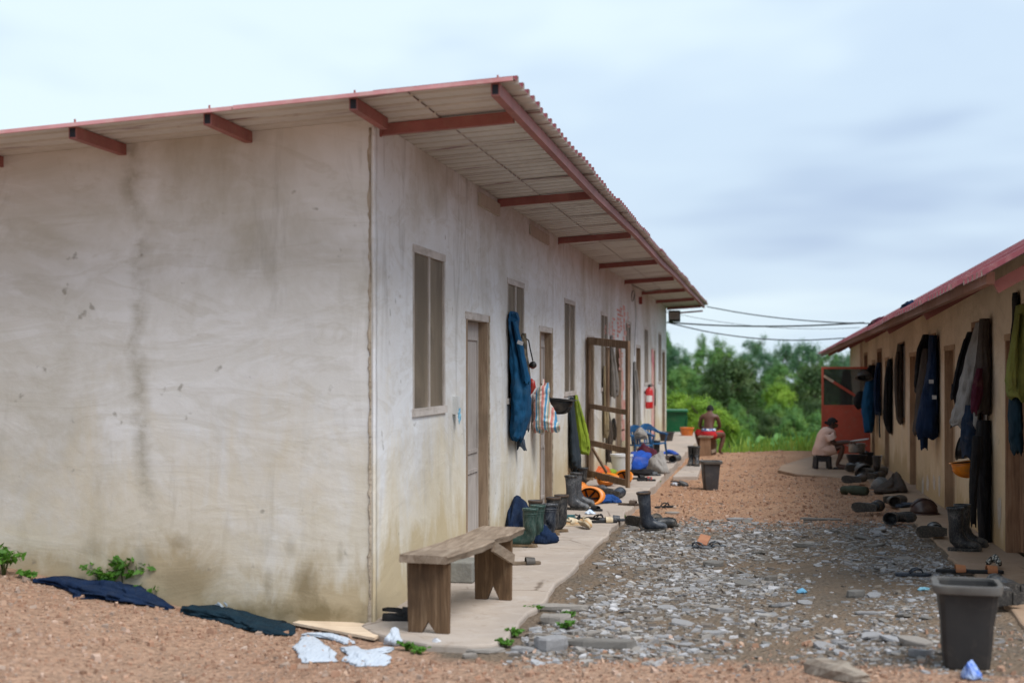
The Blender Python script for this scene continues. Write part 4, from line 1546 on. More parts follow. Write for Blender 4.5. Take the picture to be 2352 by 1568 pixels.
# ------------------------------------------------------------------ things hung on the tall building
hang('blue_coverall', 'deep blue coverall hanging by its collar beside the second window', 'coverall',
     [[(716, 1165, 1176), (728, 1164, 1184), (760, 1164, 1188), (800, 1163, 1197), (845, 1162, 1210), (890, 1162, 1219), (930, 1162, 1218), (965, 1165, 1213), (1000, 1172, 1203), (1010, 1177, 1199)],
      {'d': 13.55, 'b': 0.06, 'r': [(738, 1176, 1186), (765, 1182, 1194), (790, 1187, 1201), (820, 1192, 1206), (850, 1196, 1212), (880, 1200, 1217)]},
      {'d': 13.75, 'b': 0.12, 'r': [(880, 1164, 1190), (920, 1164, 1188), (955, 1163, 1186), (985, 1166, 1184), (1004, 1170, 1182)]}],
     13.75, 0.24, F_BLUE)
cv = bpy.data.objects['blue_coverall']
c = at(1181, 728, 13.6)
m = MB()
m.add([c + Vector(v) for v in ((-.05, -.06, .02), (.03, -.07, .03), (.05, -.05, -.03), (-.02, -.07, -.05), (-.05, .05, .03), (.03, .05, .04), (.045, .06, -.02), (-.02, .05, -.05))], [(0, 1, 2, 3), (7, 6, 5, 4), (0, 4, 5, 1), (1, 5, 6, 2), (2, 6, 7, 3), (3, 7, 4, 0)])
m.build('collar', F_BLUE, cv, world=True)
c = at(1195, 787, 13.45)
MB().box(c, (.055, .02, .035), rot=(0, .35, 0)).build('white_stripe', P_REFL, cv, world=True)
hang('denim_trousers', 'faded grey denim trousers hanging behind the blue coverall', 'trousers',
     [[(905, 1196, 1214), (940, 1197, 1219), (975, 1195, 1216), (990, 1198, 1214)], {'d': 14.0, 'b': 0.06, 'r': [(950, 1184, 1200), (985, 1183, 1200), (1010, 1184, 1203), (1029, 1187, 1210)]}], 14.1, 0.10, F_JEAN)
hang('camouflage_strap_bag', 'mottled khaki strap bag hanging right of the blue coverall', 'bag',
     [[(765, 1200, 1208), (785, 1198, 1210), (820, 1203, 1212), (850, 1207, 1216), (880, 1210, 1219)]], 14.2, 0.10,
     pm('mottled_khaki', (0.18, 0.14, 0.09), (0.05, 0.045, 0.035), 18, 0.9, 0.3, lo=0.45, hi=0.55))
# headlamp on a strap
c = at(1224, 838, 14.2)
HLm = empty('headlamp', c)
tag(HLm, 'small black and red headlamp dangling on a cord above the striped bag', 'headlamp')
MB().lathe([(0.0, -.03), (.03, -.028), (.036, 0), (.032, .02), (.018, .04), (0.001, .045)], 16, rot=Euler((R(60), 0, R(20))).to_matrix()).build('lamp_body', P_BLACKHAT, HLm, True)
MB().lathe([(.0365, -.006), (.039, 0), (.0365, .008)], 16, cap=(False, False), rot=Euler((R(60), 0, R(20))).to_matrix()).build('red_bezel', plast('red_plastic', (0.45, 0.03, 0.02)), HLm, True)
a_ = at(1207, 768, 14.2) - c
a_.x = XL + 0.02 - c.x
m = MB().tube([a_, a_ * 0.8 + Vector((.05, 0, 0)), a_ * 0.45 + Vector((.03, 0, 0)), Vector((0, 0, .04))], 0.007, 6)
m.build('cord', P_STRAP, HLm, True)
c = at(1219, 888, 14.4)
o = MB().tube([(0, 0, .08), (.015, 0, .05), (.02, 0, 0), (.0, 0, -.05), (-.02, 0, -.09)], [.012, .03, .034, .024, .01], 10).build('red_hand_lamp', plast('red_plastic', (0.45, 0.03, 0.02)), None, True)
o.location = (max(c.x, XL + 0.04), c.y, c.z)
tag(o, 'small red hand lamp hanging on the wall beside the striped bag', 'lamp')


def stripe_mat():
    t = NT('striped_woven_plastic')
    u = t.sep(0)
    f = t.math('FRACT', t.math('ADD', t.math('MULTIPLY', u, 10.5), t.math('MULTIPLY', t.noise(4, 3), 0.25)))
    n = t.N.new('ShaderNodeValToRGB')
    e = n.color_ramp.elements
    n.color_ramp.interpolation = 'CONSTANT'
    cols = [(0.0, (0.62, 0.58, 0.52)), (0.14, (0.56, 0.20, 0.17)), (0.34, (0.60, 0.48, 0.42)), (0.46, (0.06, 0.26, 0.46)), (0.66, (0.60, 0.58, 0.50)), (0.76, (0.24, 0.34, 0.30)), (0.88, (0.50, 0.30, 0.20))]
    while len(e) < len(cols):
        e.new(0.5)
    for k, (p_, c_) in enumerate(cols):
        e[k].position = p_
        e[k].color = (*c_, 1)
    t.L.new(f, n.inputs[0])
    col = t.mix(t.ramp(t.noise(6, 6, .7), (.5, 0), (.75, .4)), n.outputs[0], (0.25, 0.2, 0.15))
    return t.done(col, 0.45, t.bump(t.noise(14, 5, .65), .5, .02), spec=0.4)


BGm = hang('woven_bag', 'knotted striped woven plastic bag hanging beside the second door', 'bag',
           [[(884, 1246, 1256), (893, 1236, 1262), (912, 1230, 1262), (935, 1226, 1270), (960, 1223, 1278), (978, 1222, 1284), (990, 1226, 1284)],
            {'d': 15.0, 'b': 0.05, 'r': [(905, 1222, 1238), (898, 1232, 1246), (892, 1244, 1252)]}, {'d': 15.0, 'b': 0.05, 'r': [(880, 1252, 1258), (890, 1250, 1258), (902, 1250, 1264)]}],
           15.0, 0.16, stripe_mat(), folds=9, amp=0.06)
c = at(1287, 918, 15.6)
o = helmet(c, (R(180), 0.10, R(-25)), 'dusty black helmet hanging crown down by its strap next to the striped bag', P_BLACKHAT, 1.12)
m = MB().tube([(-.12, 0, .0), (-.22, -.02, -.10), (-.30, -.03, -.16)], 0.006, 6)
m.build('chin_strap', P_STRAP, o, True)
hang('charcoal_raincoat', 'long charcoal raincoat hanging below the third window', 'coat',
     [[(912, 1302, 1313), (940, 1299, 1318), (985, 1298, 1325), (1030, 1297, 1331), (1062, 1298, 1335), (1074, 1302, 1333)],
      {'d': 18.1, 'b': 0.1, 'r': [(1050, 1305, 1318), (1075, 1303, 1325), (1090, 1306, 1326)]}], 17.9, 0.20, F_CHAR)
hang('hi_vis_jacket', 'lime green hi-vis jacket hanging behind the charcoal raincoat', 'jacket',
     [[(907, 1313, 1324), (930, 1314, 1332), (960, 1317, 1341), (1000, 1322, 1351), (1030, 1326, 1354), (1042, 1330, 1354)]], 18.3, 0.10, F_HIVIS)
hang('khaki_shirt', 'khaki shirt hanging on the wall behind the open screen door', 'shirt', [[(840, 1378, 1384), (880, 1376, 1390), (930, 1375, 1396), (985, 1376, 1398), (1005, 1378, 1396)]], 21.6, 0.14, F_KHAKI)
hang('pale_grey_shirt', 'pale grey shirt hanging high behind the open screen door', 'shirt', [[(770, 1396, 1402), (820, 1396, 1412), (870, 1397, 1420), (910, 1399, 1420)]], 22.6, 0.12, F_GREYW)
hang('brown_work_trousers', 'brown work trousers hanging low behind the open screen door', 'trousers',
     [[(940, 1380, 1398), (990, 1382, 1408), (1030, 1384, 1406), (1060, 1386, 1404)]], 22.0, 0.12, F_BROWN)
hang('orange_trim_jacket', 'black jacket with orange trim hanging near the white bucket', 'jacket', [[(960, 1398, 1410), (985, 1396, 1416), (1010, 1398, 1414)]], 22.9, 0.10, F_BLACK)
hang('grey_patched_jacket', 'grey jacket hanging at the doorway beside the fire extinguisher', 'jacket', [[(830, 1452, 1458), (870, 1452, 1464), (930, 1452, 1470), (990, 1453, 1470), (1030, 1454, 1466)]], 26.6, 0.14, F_GREYW)
hang('hi_vis_vest', 'small lime vest hanging at the doorway beside the blue chairs', 'vest', [[(925, 1459, 1464), (960, 1459, 1472), (975, 1460, 1473)]], 26.9, 0.08, F_HIVIS)
# fire extinguisher
c = at(1485, 915, 29.0)
FE = empty('fire_extinguisher', (XL + 0.10, c.y, 0.78))
tag(FE, 'red fire extinguisher hung on the plastered wall beside a dark doorway', 'fire extinguisher')
MB().lathe([(.05, 0), (.078, .012), (.08, .03), (.08, .36), (.065, .40), (.03, .425), (.026, .44)], 20).build('cylinder', plast('extinguisher_red', (0.62, 0.022, 0.025), 0.3, amt=0.15), FE, True)
MB().lathe([(.022, .44), (.026, .455), (.018, .48)], 12).build('valve', P_STRAP, FE, True)
MB().bar((-.01, -.03, .485), (.07, -.08, .50), .018, .012).bar((-.01, -.03, .47), (.06, -.07, .455), .018, .008).build('handle', P_BLACKHAT, FE)
MB().tube([(.02, 0, .47), (.10, .0, .47), (.13, 0, .38), (.125, 0, .2), (.12, 0, .06)], [.009, .01, .01, .01, .016], 8).build('hose', P_BLACKHAT, FE, True)
MB().rings([[(.0812 * math.cos(R(a)), .0812 * math.sin(R(a)), z) for a in range(-130, -30, 12)] + [(.0806 * math.cos(R(a)), .0806 * math.sin(R(a)), z) for a in range(-42, -142, -12)] for z in (.14, .27)]).build('paper_label', pm('label_paper', (0.75, 0.73, 0.70)), FE)
MB().bb((-.10, -.03, .30), (-.079, .03, .36)).build('wall_hook', P_STRAP, FE)
# floodlight under the end of the eave
c = at(1549, 726, 35.2)
FL = empty('floodlight', c)
tag(FL, 'square black floodlight on a bracket at the far end of the eave', 'floodlight')
MB().box((0, 0, 0), (.29, .10, .27), rot=(R(-14), 0, R(6))).build('housing', P_BLACKHAT, FL)
MB().box((0, -.053, .01), (.24, .01, .19), rot=(R(-14), 0, R(6))).build('lens', pm('lamp_glass', (0.42, 0.38, 0.35), None, 5, 0.2), FL)
MB().bar((-.16, 0, .10), (-.36, 0.05, .12), .03, .02).bar((-.155, 0, -.02), (-.155, 0, .12), .02, .02).build('bracket', P_STRAP, FL)
q = Vector((XL + 0.9, 36.1, 3.02))
o = MB().bar((XL + 0.02, 36.1, 2.985), (-1.52, 36.1, 3.05), 0.04, 0.04).build('eave_brace', M_REDSTEEL, LB, world=True)
# cables across the alley
M_CABLE = pm('dark_cable', (0.02, 0.03, 0.028), None, 4, 0.6)


def cable(name, label, pts, r):
    P = [Vector(q) for q in pts]
    fine = [Vector(cat([(v,) for v in P], i / 6)[0]) for i in range((len(P) - 1) * 6 + 1)]
    tag(MB().tube(fine, r, 6).build(name, M_CABLE, None, True), label, 'cable')


def span(x0, y0, d0, x1, y1, d1, sag):
    A, B = at(x0, y0, d0), at(x1, y1, d1)
    return [A.lerp(B, t) - Vector((0, 0, sag * 4 * t * (1 - t))) for t in (0, .2, .4, .6, .8, 1)]


def rp(x, Y, up=0.05):                  # a point on the low building's roof
    q = RBM @ Vector((x, Y, rroof(x) + up))
    return q


A = Vector((XL + 0.02, 35.6, at(1531, 740, 35.4).z))
cable('power_cable', 'thick dark cable strung across the alley, taut and nearly level', [A.lerp(at(1985, 741, 33.0), t) - Vector((0, 0, .09 * 4 * t * (1 - t))) for t in (0, .25, .5, .75, 1)] , 0.020)
cable('sagging_cable', 'thinner dark cable sagging across the alley below the taut one', [A.lerp(at(1945, 776, 34.0), t) - Vector((0, 0, .20 * 4 * t * (1 - t))) for t in (0, .25, .5, .75, 1)], 0.015)
cable('eave_cable', 'dark cable running from the eave tip across to the red roof', span(1624, 704, 36.2, 2015, 743, 31.5, 0.10), 0.014)
cable('far_cable', 'faint thin cable sagging behind the others', span(1560, 722, 37.5, 1975, 752, 36.5, 0.16), 0.007)

# ------------------------------------------------------------------ footwear and clutter on the walkway
def S(x, y, z=0.0):
    return gp(x, y, z)


G_PAIR = 'boots standing on the walkway'
boot(S(1218, 1256), 172, 'dark green rubber boot with ringed top nearest the plank bench', RB_GREEN, RB_SOLE_T, RB_GREEN, 0.345, bands=True)
boot(S(1222, 1250) + Vector((0.035, 0.11, 0)), 165, 'dark green rubber boot standing half hidden behind its twin', RB_GREEN, RB_SOLE_T, RB_GREEN, 0.345, bands=True)
boot(S(1228, 1236) + Vector((-0.02, 0.17, 0)), 150, 'dusty black rubber boot with brown rim behind the green pair', RB_DUSTY, RB_SOLE_B, RB_BROWN, 0.34)
boot(S(1262, 1243), 205, 'scuffed blue black rubber boot standing alone right of the green pair', RB_NAVY, RB_SOLE_T, RB_DUSTY, 0.345, bands=True, tilt=(-2, 3))
boot(S(1271, 1228), 200, 'black rubber boot with tan sole and brown rim, left one of its pair', RB_BLACK, RB_SOLE_T, RB_BROWN, 0.36)
boot(S(1279, 1224) + Vector((0.03, 0.12, 0)), 205, 'black rubber boot with brown rim tucked behind its mate', RB_BLACK, RB_SOLE_T, RB_BROWN, 0.36)
boot(S(1311, 1170), -8, 'tall chalk-dusted grey rubber boot with its toe towards the alley', RB_DUSTY, RB_SOLE_B, RB_BLACK, 0.385)
boot(S(1316, 1164) + Vector((0.02, 0.13, 0)), 2, 'tall chalk-dusted grey rubber boot standing behind its twin', RB_DUSTY, RB_SOLE_B, RB_BLACK, 0.385)
boot(S(1338, 1133), 170, 'black rubber boot standing in the third doorway', RB_BLACK, RB_SOLE_B, RB_BLACK, 0.33)
heap('blue_work_jacket', 'navy blue jacket with white stripe slumped against the wall behind the green boots', 'jacket',
     [[(S(1172, 1235), .03, .10), (S(1182, 1222), .10, .21), (S(1200, 1212), .13, .15), (S(1222, 1208), .09, .06)],
      [(S(1228, 1240), .10, .09), (S(1250, 1246), .11, .075), (S(1268, 1248), .08, .05)]], F_NAVY, zfun=lambda x, y: 0.0, parts=('body', 'sleeve'))
q = S(1190, 1222)
slipper(S(1204, 1296), 20, 'dusty brown slipper with a torn strap lying alone beyond the bench', pm('dusty_brown_sole', (0.17, 0.125, 0.085), None, 8, 0.8), pm('grey_strap_leather', (0.09, 0.08, 0.07), None, 8, 0.6), 'slide')
slipper(S(925, 1424), 10, 'black shoe half hidden between the bench leg and the wall corner', P_STRAP, P_STRAP, 'clog', 'shoe')
P_CREAM = pm('cream_foam', (0.62, 0.55, 0.42), (0.50, 0.40, 0.26), 8, 0.7, dirt=(0.42, 0.24, 0.10), dirt_amt=0.5)
P_CREAMD = pm('stained_cream_foam', (0.55, 0.36, 0.19), (0.44, 0.25, 0.11), 8, 0.7)
slipper(S(1306, 1207), 28, 'cream foam clog with its heel strap up, beside the black boots', P_CREAM, P_CREAMD, 'clog', 'clog')
slipper(S(1340, 1213), -62, 'cream foam clog turned on its side with stained sole', P_CREAM, P_CREAMD, 'clog', 'clog', rx=-48, lift=0.035)
o = MB().bb((-.14, -.1, 0), (.14, .1, .012)).bb((-.14, -.1, .012), (.14, -.085, .07)).bb((-.14, .085, .012), (.14, .1, .07)).bb((-.14, -.0849, .012), (-.125, .0849, .07)).bb((.125, -.0849, .012), (.14, .0849, .07)).build('teal_tray', plast('teal_plastic', (0.02, 0.13, 0.15)))
o.location = S(1290, 1199)
o.rotation_euler = (0, 0, 0.2)
bevel(o, .006)
tag(o, 'shallow dark teal plastic tray on the walkway behind the cream clogs', 'tray')
slipper(S(1322, 1195), 60, 'small black sandal between the cream clogs and the tray', P_STRAP, P_STRAP, 'thong', 'sandal')
slipper(S(1371, 1193), -25, 'flat black flip-flop on the walkway past the cream clogs', P_STRAP, P_STRAP, 'thong', 'flip-flop')
slipper(S(1388, 1200), 15, 'black sandal with a wide cream strap at the walkway edge', P_STRAP, P_CREAM, 'slide', 'sandal')
slipper(S(1405, 1196), 8, 'dark grey slipper at the walkway edge beside the cream-strapped sandal', RB_DUSTY, RB_DUSTY, 'slide', 'slipper')


def helmet_open(x, y, label, yaw, pitch, mat=P_ORANGE, up=0.10, s=1.05, zz=0.0):
    c = S(x, y, zz)
    e = (Matrix.Rotation(R(yaw), 3, 'Z') @ Matrix.Rotation(R(pitch), 3, 'X')).to_euler()
    return helmet(c + Vector((0, 0, up)), e, label, mat, s)


helmet_open(1354, 1158, 'orange safety helmet turned over showing its black harness beside the grey boots', 15, -112, up=0.10, s=.98)
helmet_open(1330, 1140, 'orange safety helmet standing upright behind the overturned one', 30, -20, up=0.04)
helmet_open(1392, 1116, 'orange safety helmet upside down under the open screen door', 20, -150, up=0.115, s=.95)
helmet_open(1430, 1112, 'orange safety helmet tipped on its side by the screen door stile', -25, -120, up=0.10, s=.92)
boot(S(1398, 1142), 200, 'dusty black boot lying on its side behind the orange helmets', RB_DUSTY, RB_SOLE_B, pose='lie', h=0.34)
boot(S(1412, 1148), 175, 'dusty black boot fallen with its shaft towards the alley', RB_NAVY, RB_SOLE_B, pose='lie', h=0.36)
heap('blue_cloth', 'crumpled blue cloth lying on the walkway near the fallen boots', 'cloth', [[(S(1378, 1156), .05, .04), (S(1395, 1154), .09, .06), (S(1412, 1154), .07, .05), (S(1425, 1155), .03, .02)]], fabric('royal_blue_cloth', (0.02, 0.07, 0.24), None, dirt_amt=0.4), zfun=lambda x, y: 0)
slipper(S(1360, 1172), -30, 'black rubber slipper in front of the overturned orange helmet', P_STRAP, P_STRAP, 'slide')
slipper(S(1445, 1160), -12, 'dark brown sandal overhanging the walkway edge', RB_BROWN, RB_BROWN, 'slide', 'sandal')
heap('plastic_wrap', 'scrap of pale blue plastic wrap on the walkway', 'plastic wrap', [[(S(1346, 1181), .02, .015), (S(1355, 1180), .05, .03), (S(1364, 1181), .03, .015)]], pm('pale_blue_film', (0.42, 0.55, 0.75), (0.7, 0.75, 0.8), 30, 0.3), zfun=lambda x, y: 0)
# orange vest, bucket, clothes pile
heap('orange_vest', 'orange and lime work vest bunched on the walkway behind the helmets', 'vest', [[(S(1368, 1100), .05, .05), (S(1382, 1094), .12, .10), (S(1398, 1094), .10, .07)], [(S(1396, 1092), .08, .06), (S(1408, 1090), .07, .05)]], [F_ORANGE, F_HIVIS], zfun=lambda x, y: 0, parts=('body', 'stripe_panel'))


def bucket(name, label, loc, r0, r1, h, mat, handle=True, category='bucket'):
    o = empty(name, loc)
    MB().lathe([(r0 * .9, .012), (r1 * .93, h - .01), (r1 * .96, h), (r1 * 1.06, h), (r1 * 1.07, h - .03), (r1 * 1.0, h - .035), (r1 * .97, h * .8), (r0, 0.0)], 26, cap=(True, True)).build('pail', mat, o, True, sharp=35)
    if handle:
        MB().tube([(r1 * 1.07 * math.cos(R(a)), -.01 - 0.3 * r1 * math.sin(R(a)), h - .06 - r1 * .9 * math.sin(R(a))) for a in range(0, 181, 15)], .005, 6).build('handle', P_STRAP, o, True)
    return tag(o, label, category)


bucket('white_bucket', 'white plastic paint bucket standing behind the open screen door', S(1428, 1088), .135, .165, .30, plast('white_bucket_plastic', (0.66, 0.66, 0.67), 0.4, (0.4, 0.35, 0.3), 0.3))
bucket('orange_bucket', 'orange plastic bucket beyond the end of the tall building', at(1578, 1006, 34.0), .13, .16, .26, plast('orange_bucket_plastic', (0.62, 0.15, 0.02)))
bucket('black_tub', 'black plastic tub on the walkway next to the green wheelie bin', Vector((at(1531, 1012, 31.5).x, at(1531, 1012, 31.5).y, 0.0)), .13, .17, .20, plast('black_tub_plastic', (0.03, 0.03, 0.032)), False, 'tub')
heap('clothes_pile', 'mixed pile of blue, red and grey work clothes under the blue chairs', 'clothes pile',
     [[(S(1452, 1084), .10, .10), (S(1470, 1080), .22, .20), (S(1490, 1078), .14, .12)], [(S(1474, 1076), .10, .24), (S(1490, 1078), .13, .22), (S(1500, 1080), .08, .12)],
      [(S(1496, 1086), .08, .14), (S(1512, 1084), .16, .17), (S(1530, 1088), .06, .04)], [(S(1455, 1090), .08, .05), (S(1478, 1092), .12, .06), (S(1495, 1090), .08, .05)]],
     [F_BRIGHTBLUE, F_MAROON, F_GREYW, F_BLACK], zfun=lambda x, y: 0, parts=('blue_cloth', 'maroon_cloth', 'grey_cloth', 'black_cloth'))
slipper(S(1497, 1092), 5, 'grey slide sandal on the walkway below the clothes pile', RB_DUSTY, RB_DUSTY, 'slide', 'sandal')
slipper(S(1484, 1104), 10, 'black and red striped slide sandal near the walkway edge', P_STRAP, pm('red_black_strap', (0.35, 0.04, 0.03), (0.03, 0.03, 0.03), 30, 0.6, lo=0.47, hi=0.53), 'slide', 'sandal')
slipper(S(1466, 1100), 30, 'plain black slide sandal beside the striped one', P_STRAP, P_STRAP, 'slide', 'sandal')
boot(S(1536, 1060), 15, 'muddy rubber boot lying on the walkway beyond the clothes pile', RB_DUSTY, RB_BROWN, RB_BROWN, pose='lie', h=0.34)
heap('blue_shirt', 'bright blue shirt dropped on the far walkway', 'shirt', [[(S(1522, 1043), .03, .02), (S(1538, 1042), .12, .05), (S(1555, 1044), .05, .02)]], F_BRIGHTBLUE, zfun=lambda x, y: 0)
boot(S(1508, 1056), 80, 'black rubber boot standing beneath the right blue chair', RB_BLACK, RB_SOLE_B, h=0.34)


def chair(loc, yaw, label, mat):
    o = empty('plastic_chair', loc, rz=R(yaw))
    o.scale = (.78, .78, .76)
    leg = plast('dark_blue_plastic', (0.012, 0.05, 0.11))
    m = MB()
    rg = []
    for (x, w, z) in ((-.20, .19, .40), (-.1, .205, .385), (.05, .215, .39), (.17, .215, .405), (.21, .21, .395)):
        rg.append([(x, -w, z + .012), (x, -w * .5, z), (x, 0, z - .004), (x, w * .5, z), (x, w, z + .012), (x, w, z - .012), (x, 0, z - .03), (x, -w, z - .012)])
    m.rings(rg)
    m.build('seat', mat, o, True, sharp=40)
    # one hoop carries arms and backrest
    pts = []
    for a in range(-80, 81, 10):
        pts.append((-.06 - .20 * math.cos(R(a)) + (0.0), .255 * math.sin(R(a)) / math.sin(R(80)), .62 + .14 * math.cos(R(a)) ** 2))
    pts = [(.18, -.25, .60)] + pts + [(.18, .25, .60)]
    m = MB()
    rg = []
    for i, p_ in enumerate(pts):
        a = Vector(pts[max(0, i - 1)])
        b = Vector(pts[min(len(pts) - 1, i + 1)])
        t = (b - a).normalized()
        n_ = Vector((-t.y, t.x, 0)).normalized()
        c = Vector(p_)
        back = max(0.0, math.cos(math.pi * (i / (len(pts) - 1) - .5))) ** 2
        hh = .018 + .055 * back
        rg.append([c + n_ * .034 + Vector((0, 0, hh)), c - n_ * .034 + Vector((0, 0, hh)), c - n_ * .034 - Vector((0, 0, hh)), c + n_ * .034 - Vector((0, 0, hh))])
    m.rings(rg)
    m.build('arm_hoop', mat, o, True, sharp=50)
    for y in (-.09, -.03, .03, .09):
        MB().bar((-.19, y, .40), (-.255, y * 1.15, .72), .036, .008, up=(1, 0, 0)).build('back_slat', mat, o)
    for sx, sy in ((1, 1), (1, -1), (-1, 1), (-1, -1)):
        top = Vector((.18 if sx > 0 else -.19, .20 * sy, .41))
        bot = Vector((.22 if sx > 0 else -.26, .235 * sy, 0.0))
        MB().tube([bot, top], [.018, .026], 8).build('leg', leg, o)
        if sx > 0:
            MB().tube([top, (.18, .25 * sy, .60)], [.022, .02], 8).build('arm_post', leg, o)
    return tag(o, label, 'chair')


P_CHAIR = plast('blue_chair_plastic', (0.012, 0.10, 0.25), 0.35, amt=0.2)
chair(S(1470, 1062), -60, 'blue plastic armchair piled with work clothes, nearer the screen door', P_CHAIR)
chair(S(1500, 1056), -50, 'blue plastic armchair with an empty seat at the walkway edge', P_CHAIR)
heap('grey_scarf', 'grey cloth thrown over the seat of the cluttered blue chair', 'cloth', [[(S(1462, 1062) + Vector((-.05, 0, .42)), .05, .04), (S(1470, 1062) + Vector((0, 0, .43)), .14, .09), (S(1478, 1062) + Vector((.06, 0, .42)), .05, .05)]], F_GREYW, zfun=lambda x, y: 0.315)

# ------------------------------------------------------------------ things lying in the alley
q = gg(1484, 1220)
boot(q, 10, 'black rubber boot with tan rim standing upright alone among the stones', RB_NAVY, RB_SOLE_B, RB_BROWN, 0.40, tilt=(-4, 2))
boot(gg(1472, 1212), 150, 'mud-caked boot lying on the stones behind the upright one', RB_MUD, RB_SOLE_B, pose='lie', h=0.30)
boot(gg(1512, 1212), -20, 'dark rubber boot lying toe down right of the upright one', RB_BLACK, RB_SOLE_B, pose='lie', h=0.32)
slipper(gg(1525, 1166), 40, 'black flip-flop lying on the orange earth past the slate stones', P_STRAP, P_STRAP, 'thong', 'flip-flop')
slipper(gg(1606, 1260), 150, 'dull grey slipper sole under a brown packet among the stones', RB_DUSTY, RB_DUSTY, 'thong', 'slipper')
slipper(gg(1636, 1258), 20, 'dull grey slipper sole right of the brown packet', RB_DUSTY, RB_DUSTY, 'thong', 'slipper')
c = gg(1616, 1256)
o = MB().box((0, 0, 0), (.10, .15, .022)).build('brown_packet', pm('tan_leather', (0.40, 0.18, 0.09), (0.30, 0.12, 0.06), 9, 0.6))
o.location = (c.x, c.y, c.z + 0.065)
o.rotation_euler = (R(28), R(12), R(-10))
bevel(o, .004)
tag(o, 'tan brown packet propped on two grey slippers among the stones', 'packet')
slipper(gg(1560, 1116), 0, 'black trainer lying on the earth below the walkway step', RB_BLACK, RB_BLACK, 'clog', 'shoe')
heap('white_rag', 'small white rag beside the black trainer', 'rag', [[(gg(1543, 1115), .03, .02), (gg(1550, 1115), .06, .04), (gg(1556, 1116), .03, .02)]], fabric('white_cloth', (0.62, 0.64, 0.70), None))
boot(S(1588, 1068, -0.07), 265, 'black rubber boot of the pair on the concrete step, beside the seated man', RB_BLACK, RB_SOLE_B, h=0.33)
boot(S(1600, 1069, -0.07), 275, 'black rubber boot of the pair on the concrete step, nearer the black bin', RB_BLACK, RB_SOLE_B, h=0.33)
heap('lime_vest', 'lime vest lying next to the pair of black boots', 'vest', [[(gg(1598, 1040), .05, .06), (gg(1610, 1036), .10, .10), (gg(1618, 1038), .04, .05)]], F_HIVIS)


def bin_(name, label, loc, w0, w1, h, yaw, mat, rim=None, dents=0.012):
    """open square tapered bin"""
    o = empty(name, loc, rz=R(yaw))

    def sq(w, z, r=0.28, d=0.0):
        out = []
        for k in range(32):
            a = 2 * math.pi * (k + .5) / 32
            x, y = math.cos(a), math.sin(a)
            s_ = (abs(x) ** 7 + abs(y) ** 7) ** (-1 / 7)
            j = dents * mnoise.noise(Vector((x * 1.5, y * 1.5, z * 5 + w * 9)))
            out.append((x * s_ * w / 2 + x * j, y * s_ * w / 2 + y * j, z + (d * x)))
        return out
    zs = [0, .25, .5, .75, 1]
    outer = [sq(w0 + (w1 - w0) * t, h * t) for t in zs]
    inner = [sq((w0 + (w1 - w0) * t) - .02, max(.015, h * t)) for t in reversed(zs)]
    MB().rings(outer + inner, (True, True)).build('body', mat, o, True, sharp=35)
    MB().rings([sq(w1 + .004, h - .035), sq(w1 + .035, h - .03), sq(w1 + .05, h), sq(w1 + .045, h + .012), sq(w1 - .015, h + .012), sq(w1 - .018, h - .02)], (False, False)).build('rim', rim or mat, o, True, sharp=40)
    return tag(o, label, 'bin')


P_BIN = pm('dusty_charcoal_plastic', (0.020, 0.019, 0.019), (0.028, 0.026, 0.025), 4, 0.6, 0.1, dirt=(0.075, 0.062, 0.052), dirt_amt=0.55, dscale=5)
P_BINRIM = pm('scuffed_rim_plastic', (0.12, 0.115, 0.105), (0.09, 0.085, 0.08), 8, 0.5)
q = gg(1632, 1124)
bin_('square_bin', 'charcoal square plastic bin standing alone on the orange earth', q, .19, .26, .40, 12, plast('charcoal_plastic', (0.045, 0.045, 0.05), 0.5, (0.14, 0.12, 0.1), 0.4), P_BINRIM)
q = gg(2220, 1526)
bin_('square_bin', 'grimy grey square plastic bin beside the ochre building slab', q, .225, .305, .415, -4, P_BIN, P_BINRIM, 0.016)

# wheelie bin
c = at(1553, 1012, 37.0)
GB = empty('wheelie_bin', (c.x, c.y, hz(c.x, c.y)), rz=R(4))
tag(GB, 'green wheelie bin standing beyond the far end of the tall building', 'wheelie bin')
P_GREEN = plast('green_bin_plastic', (0.010, 0.16, 0.055), 0.4, amt=0.15)
zt_ = at(1553, 945, 37.0).z - hz(c.x, c.y)
MB().rings([[(sx * w, sy * w * .95, z) for sx, sy in ((-1, -1), (1, -1), (1, 1), (-1, 1))] for w, z in ((.20, .06), (.27, zt_ - .06), (.285, zt_ - .05), (.285, zt_))]).build('tub', P_GREEN, GB)
MB().box((0, -.01, zt_ + .03), (.62, .60, .055), taper=.93).bar((-.28, -.33, zt_ + .02), (.28, -.33, zt_ + .02), .03, .03).build('lid', P_GREEN, GB)
for s_ in (-1, 1):
    MB().lathe([(.02, -.03), (.09, -.03), (.1, -.015), (.1, .015), (.09, .03), (.02, .03)], 18, (s_ * .24, .16, .10), rot=Euler((0, R(90), 0)).to_matrix()).build('wheel', P_STRAP, GB)
    MB().bar((s_ * .21, -.24, .12), (s_ * .275, -.275, zt_ - .1), .02, .03).build('side_rib', P_GREEN, GB)
c = gg(1563, 1032)
o = MB().box((0, 0, .07), (.36, .2, .14)).build('stacked_block', pm('tan_block', (0.33, 0.25, 0.19), (0.25, 0.19, 0.15), 6, 0.95, 0.5, 30, 0.01))
o.location = c
bevel(o, .008)
tag(o, 'tan concrete block beside the walkway behind the seated man', 'block')
heap('teal_cloth', 'teal cloth heaped on the tan block', 'cloth', [[(c + Vector((-.12, 0, .14)), .06, .04), (c + Vector((0, 0, .14)), .12, .08), (c + Vector((.12, 0, .14)), .05, .03)]], fabric('teal_cotton', (0.03, 0.20, 0.22), None), zfun=lambda x, y: c.z + .14)
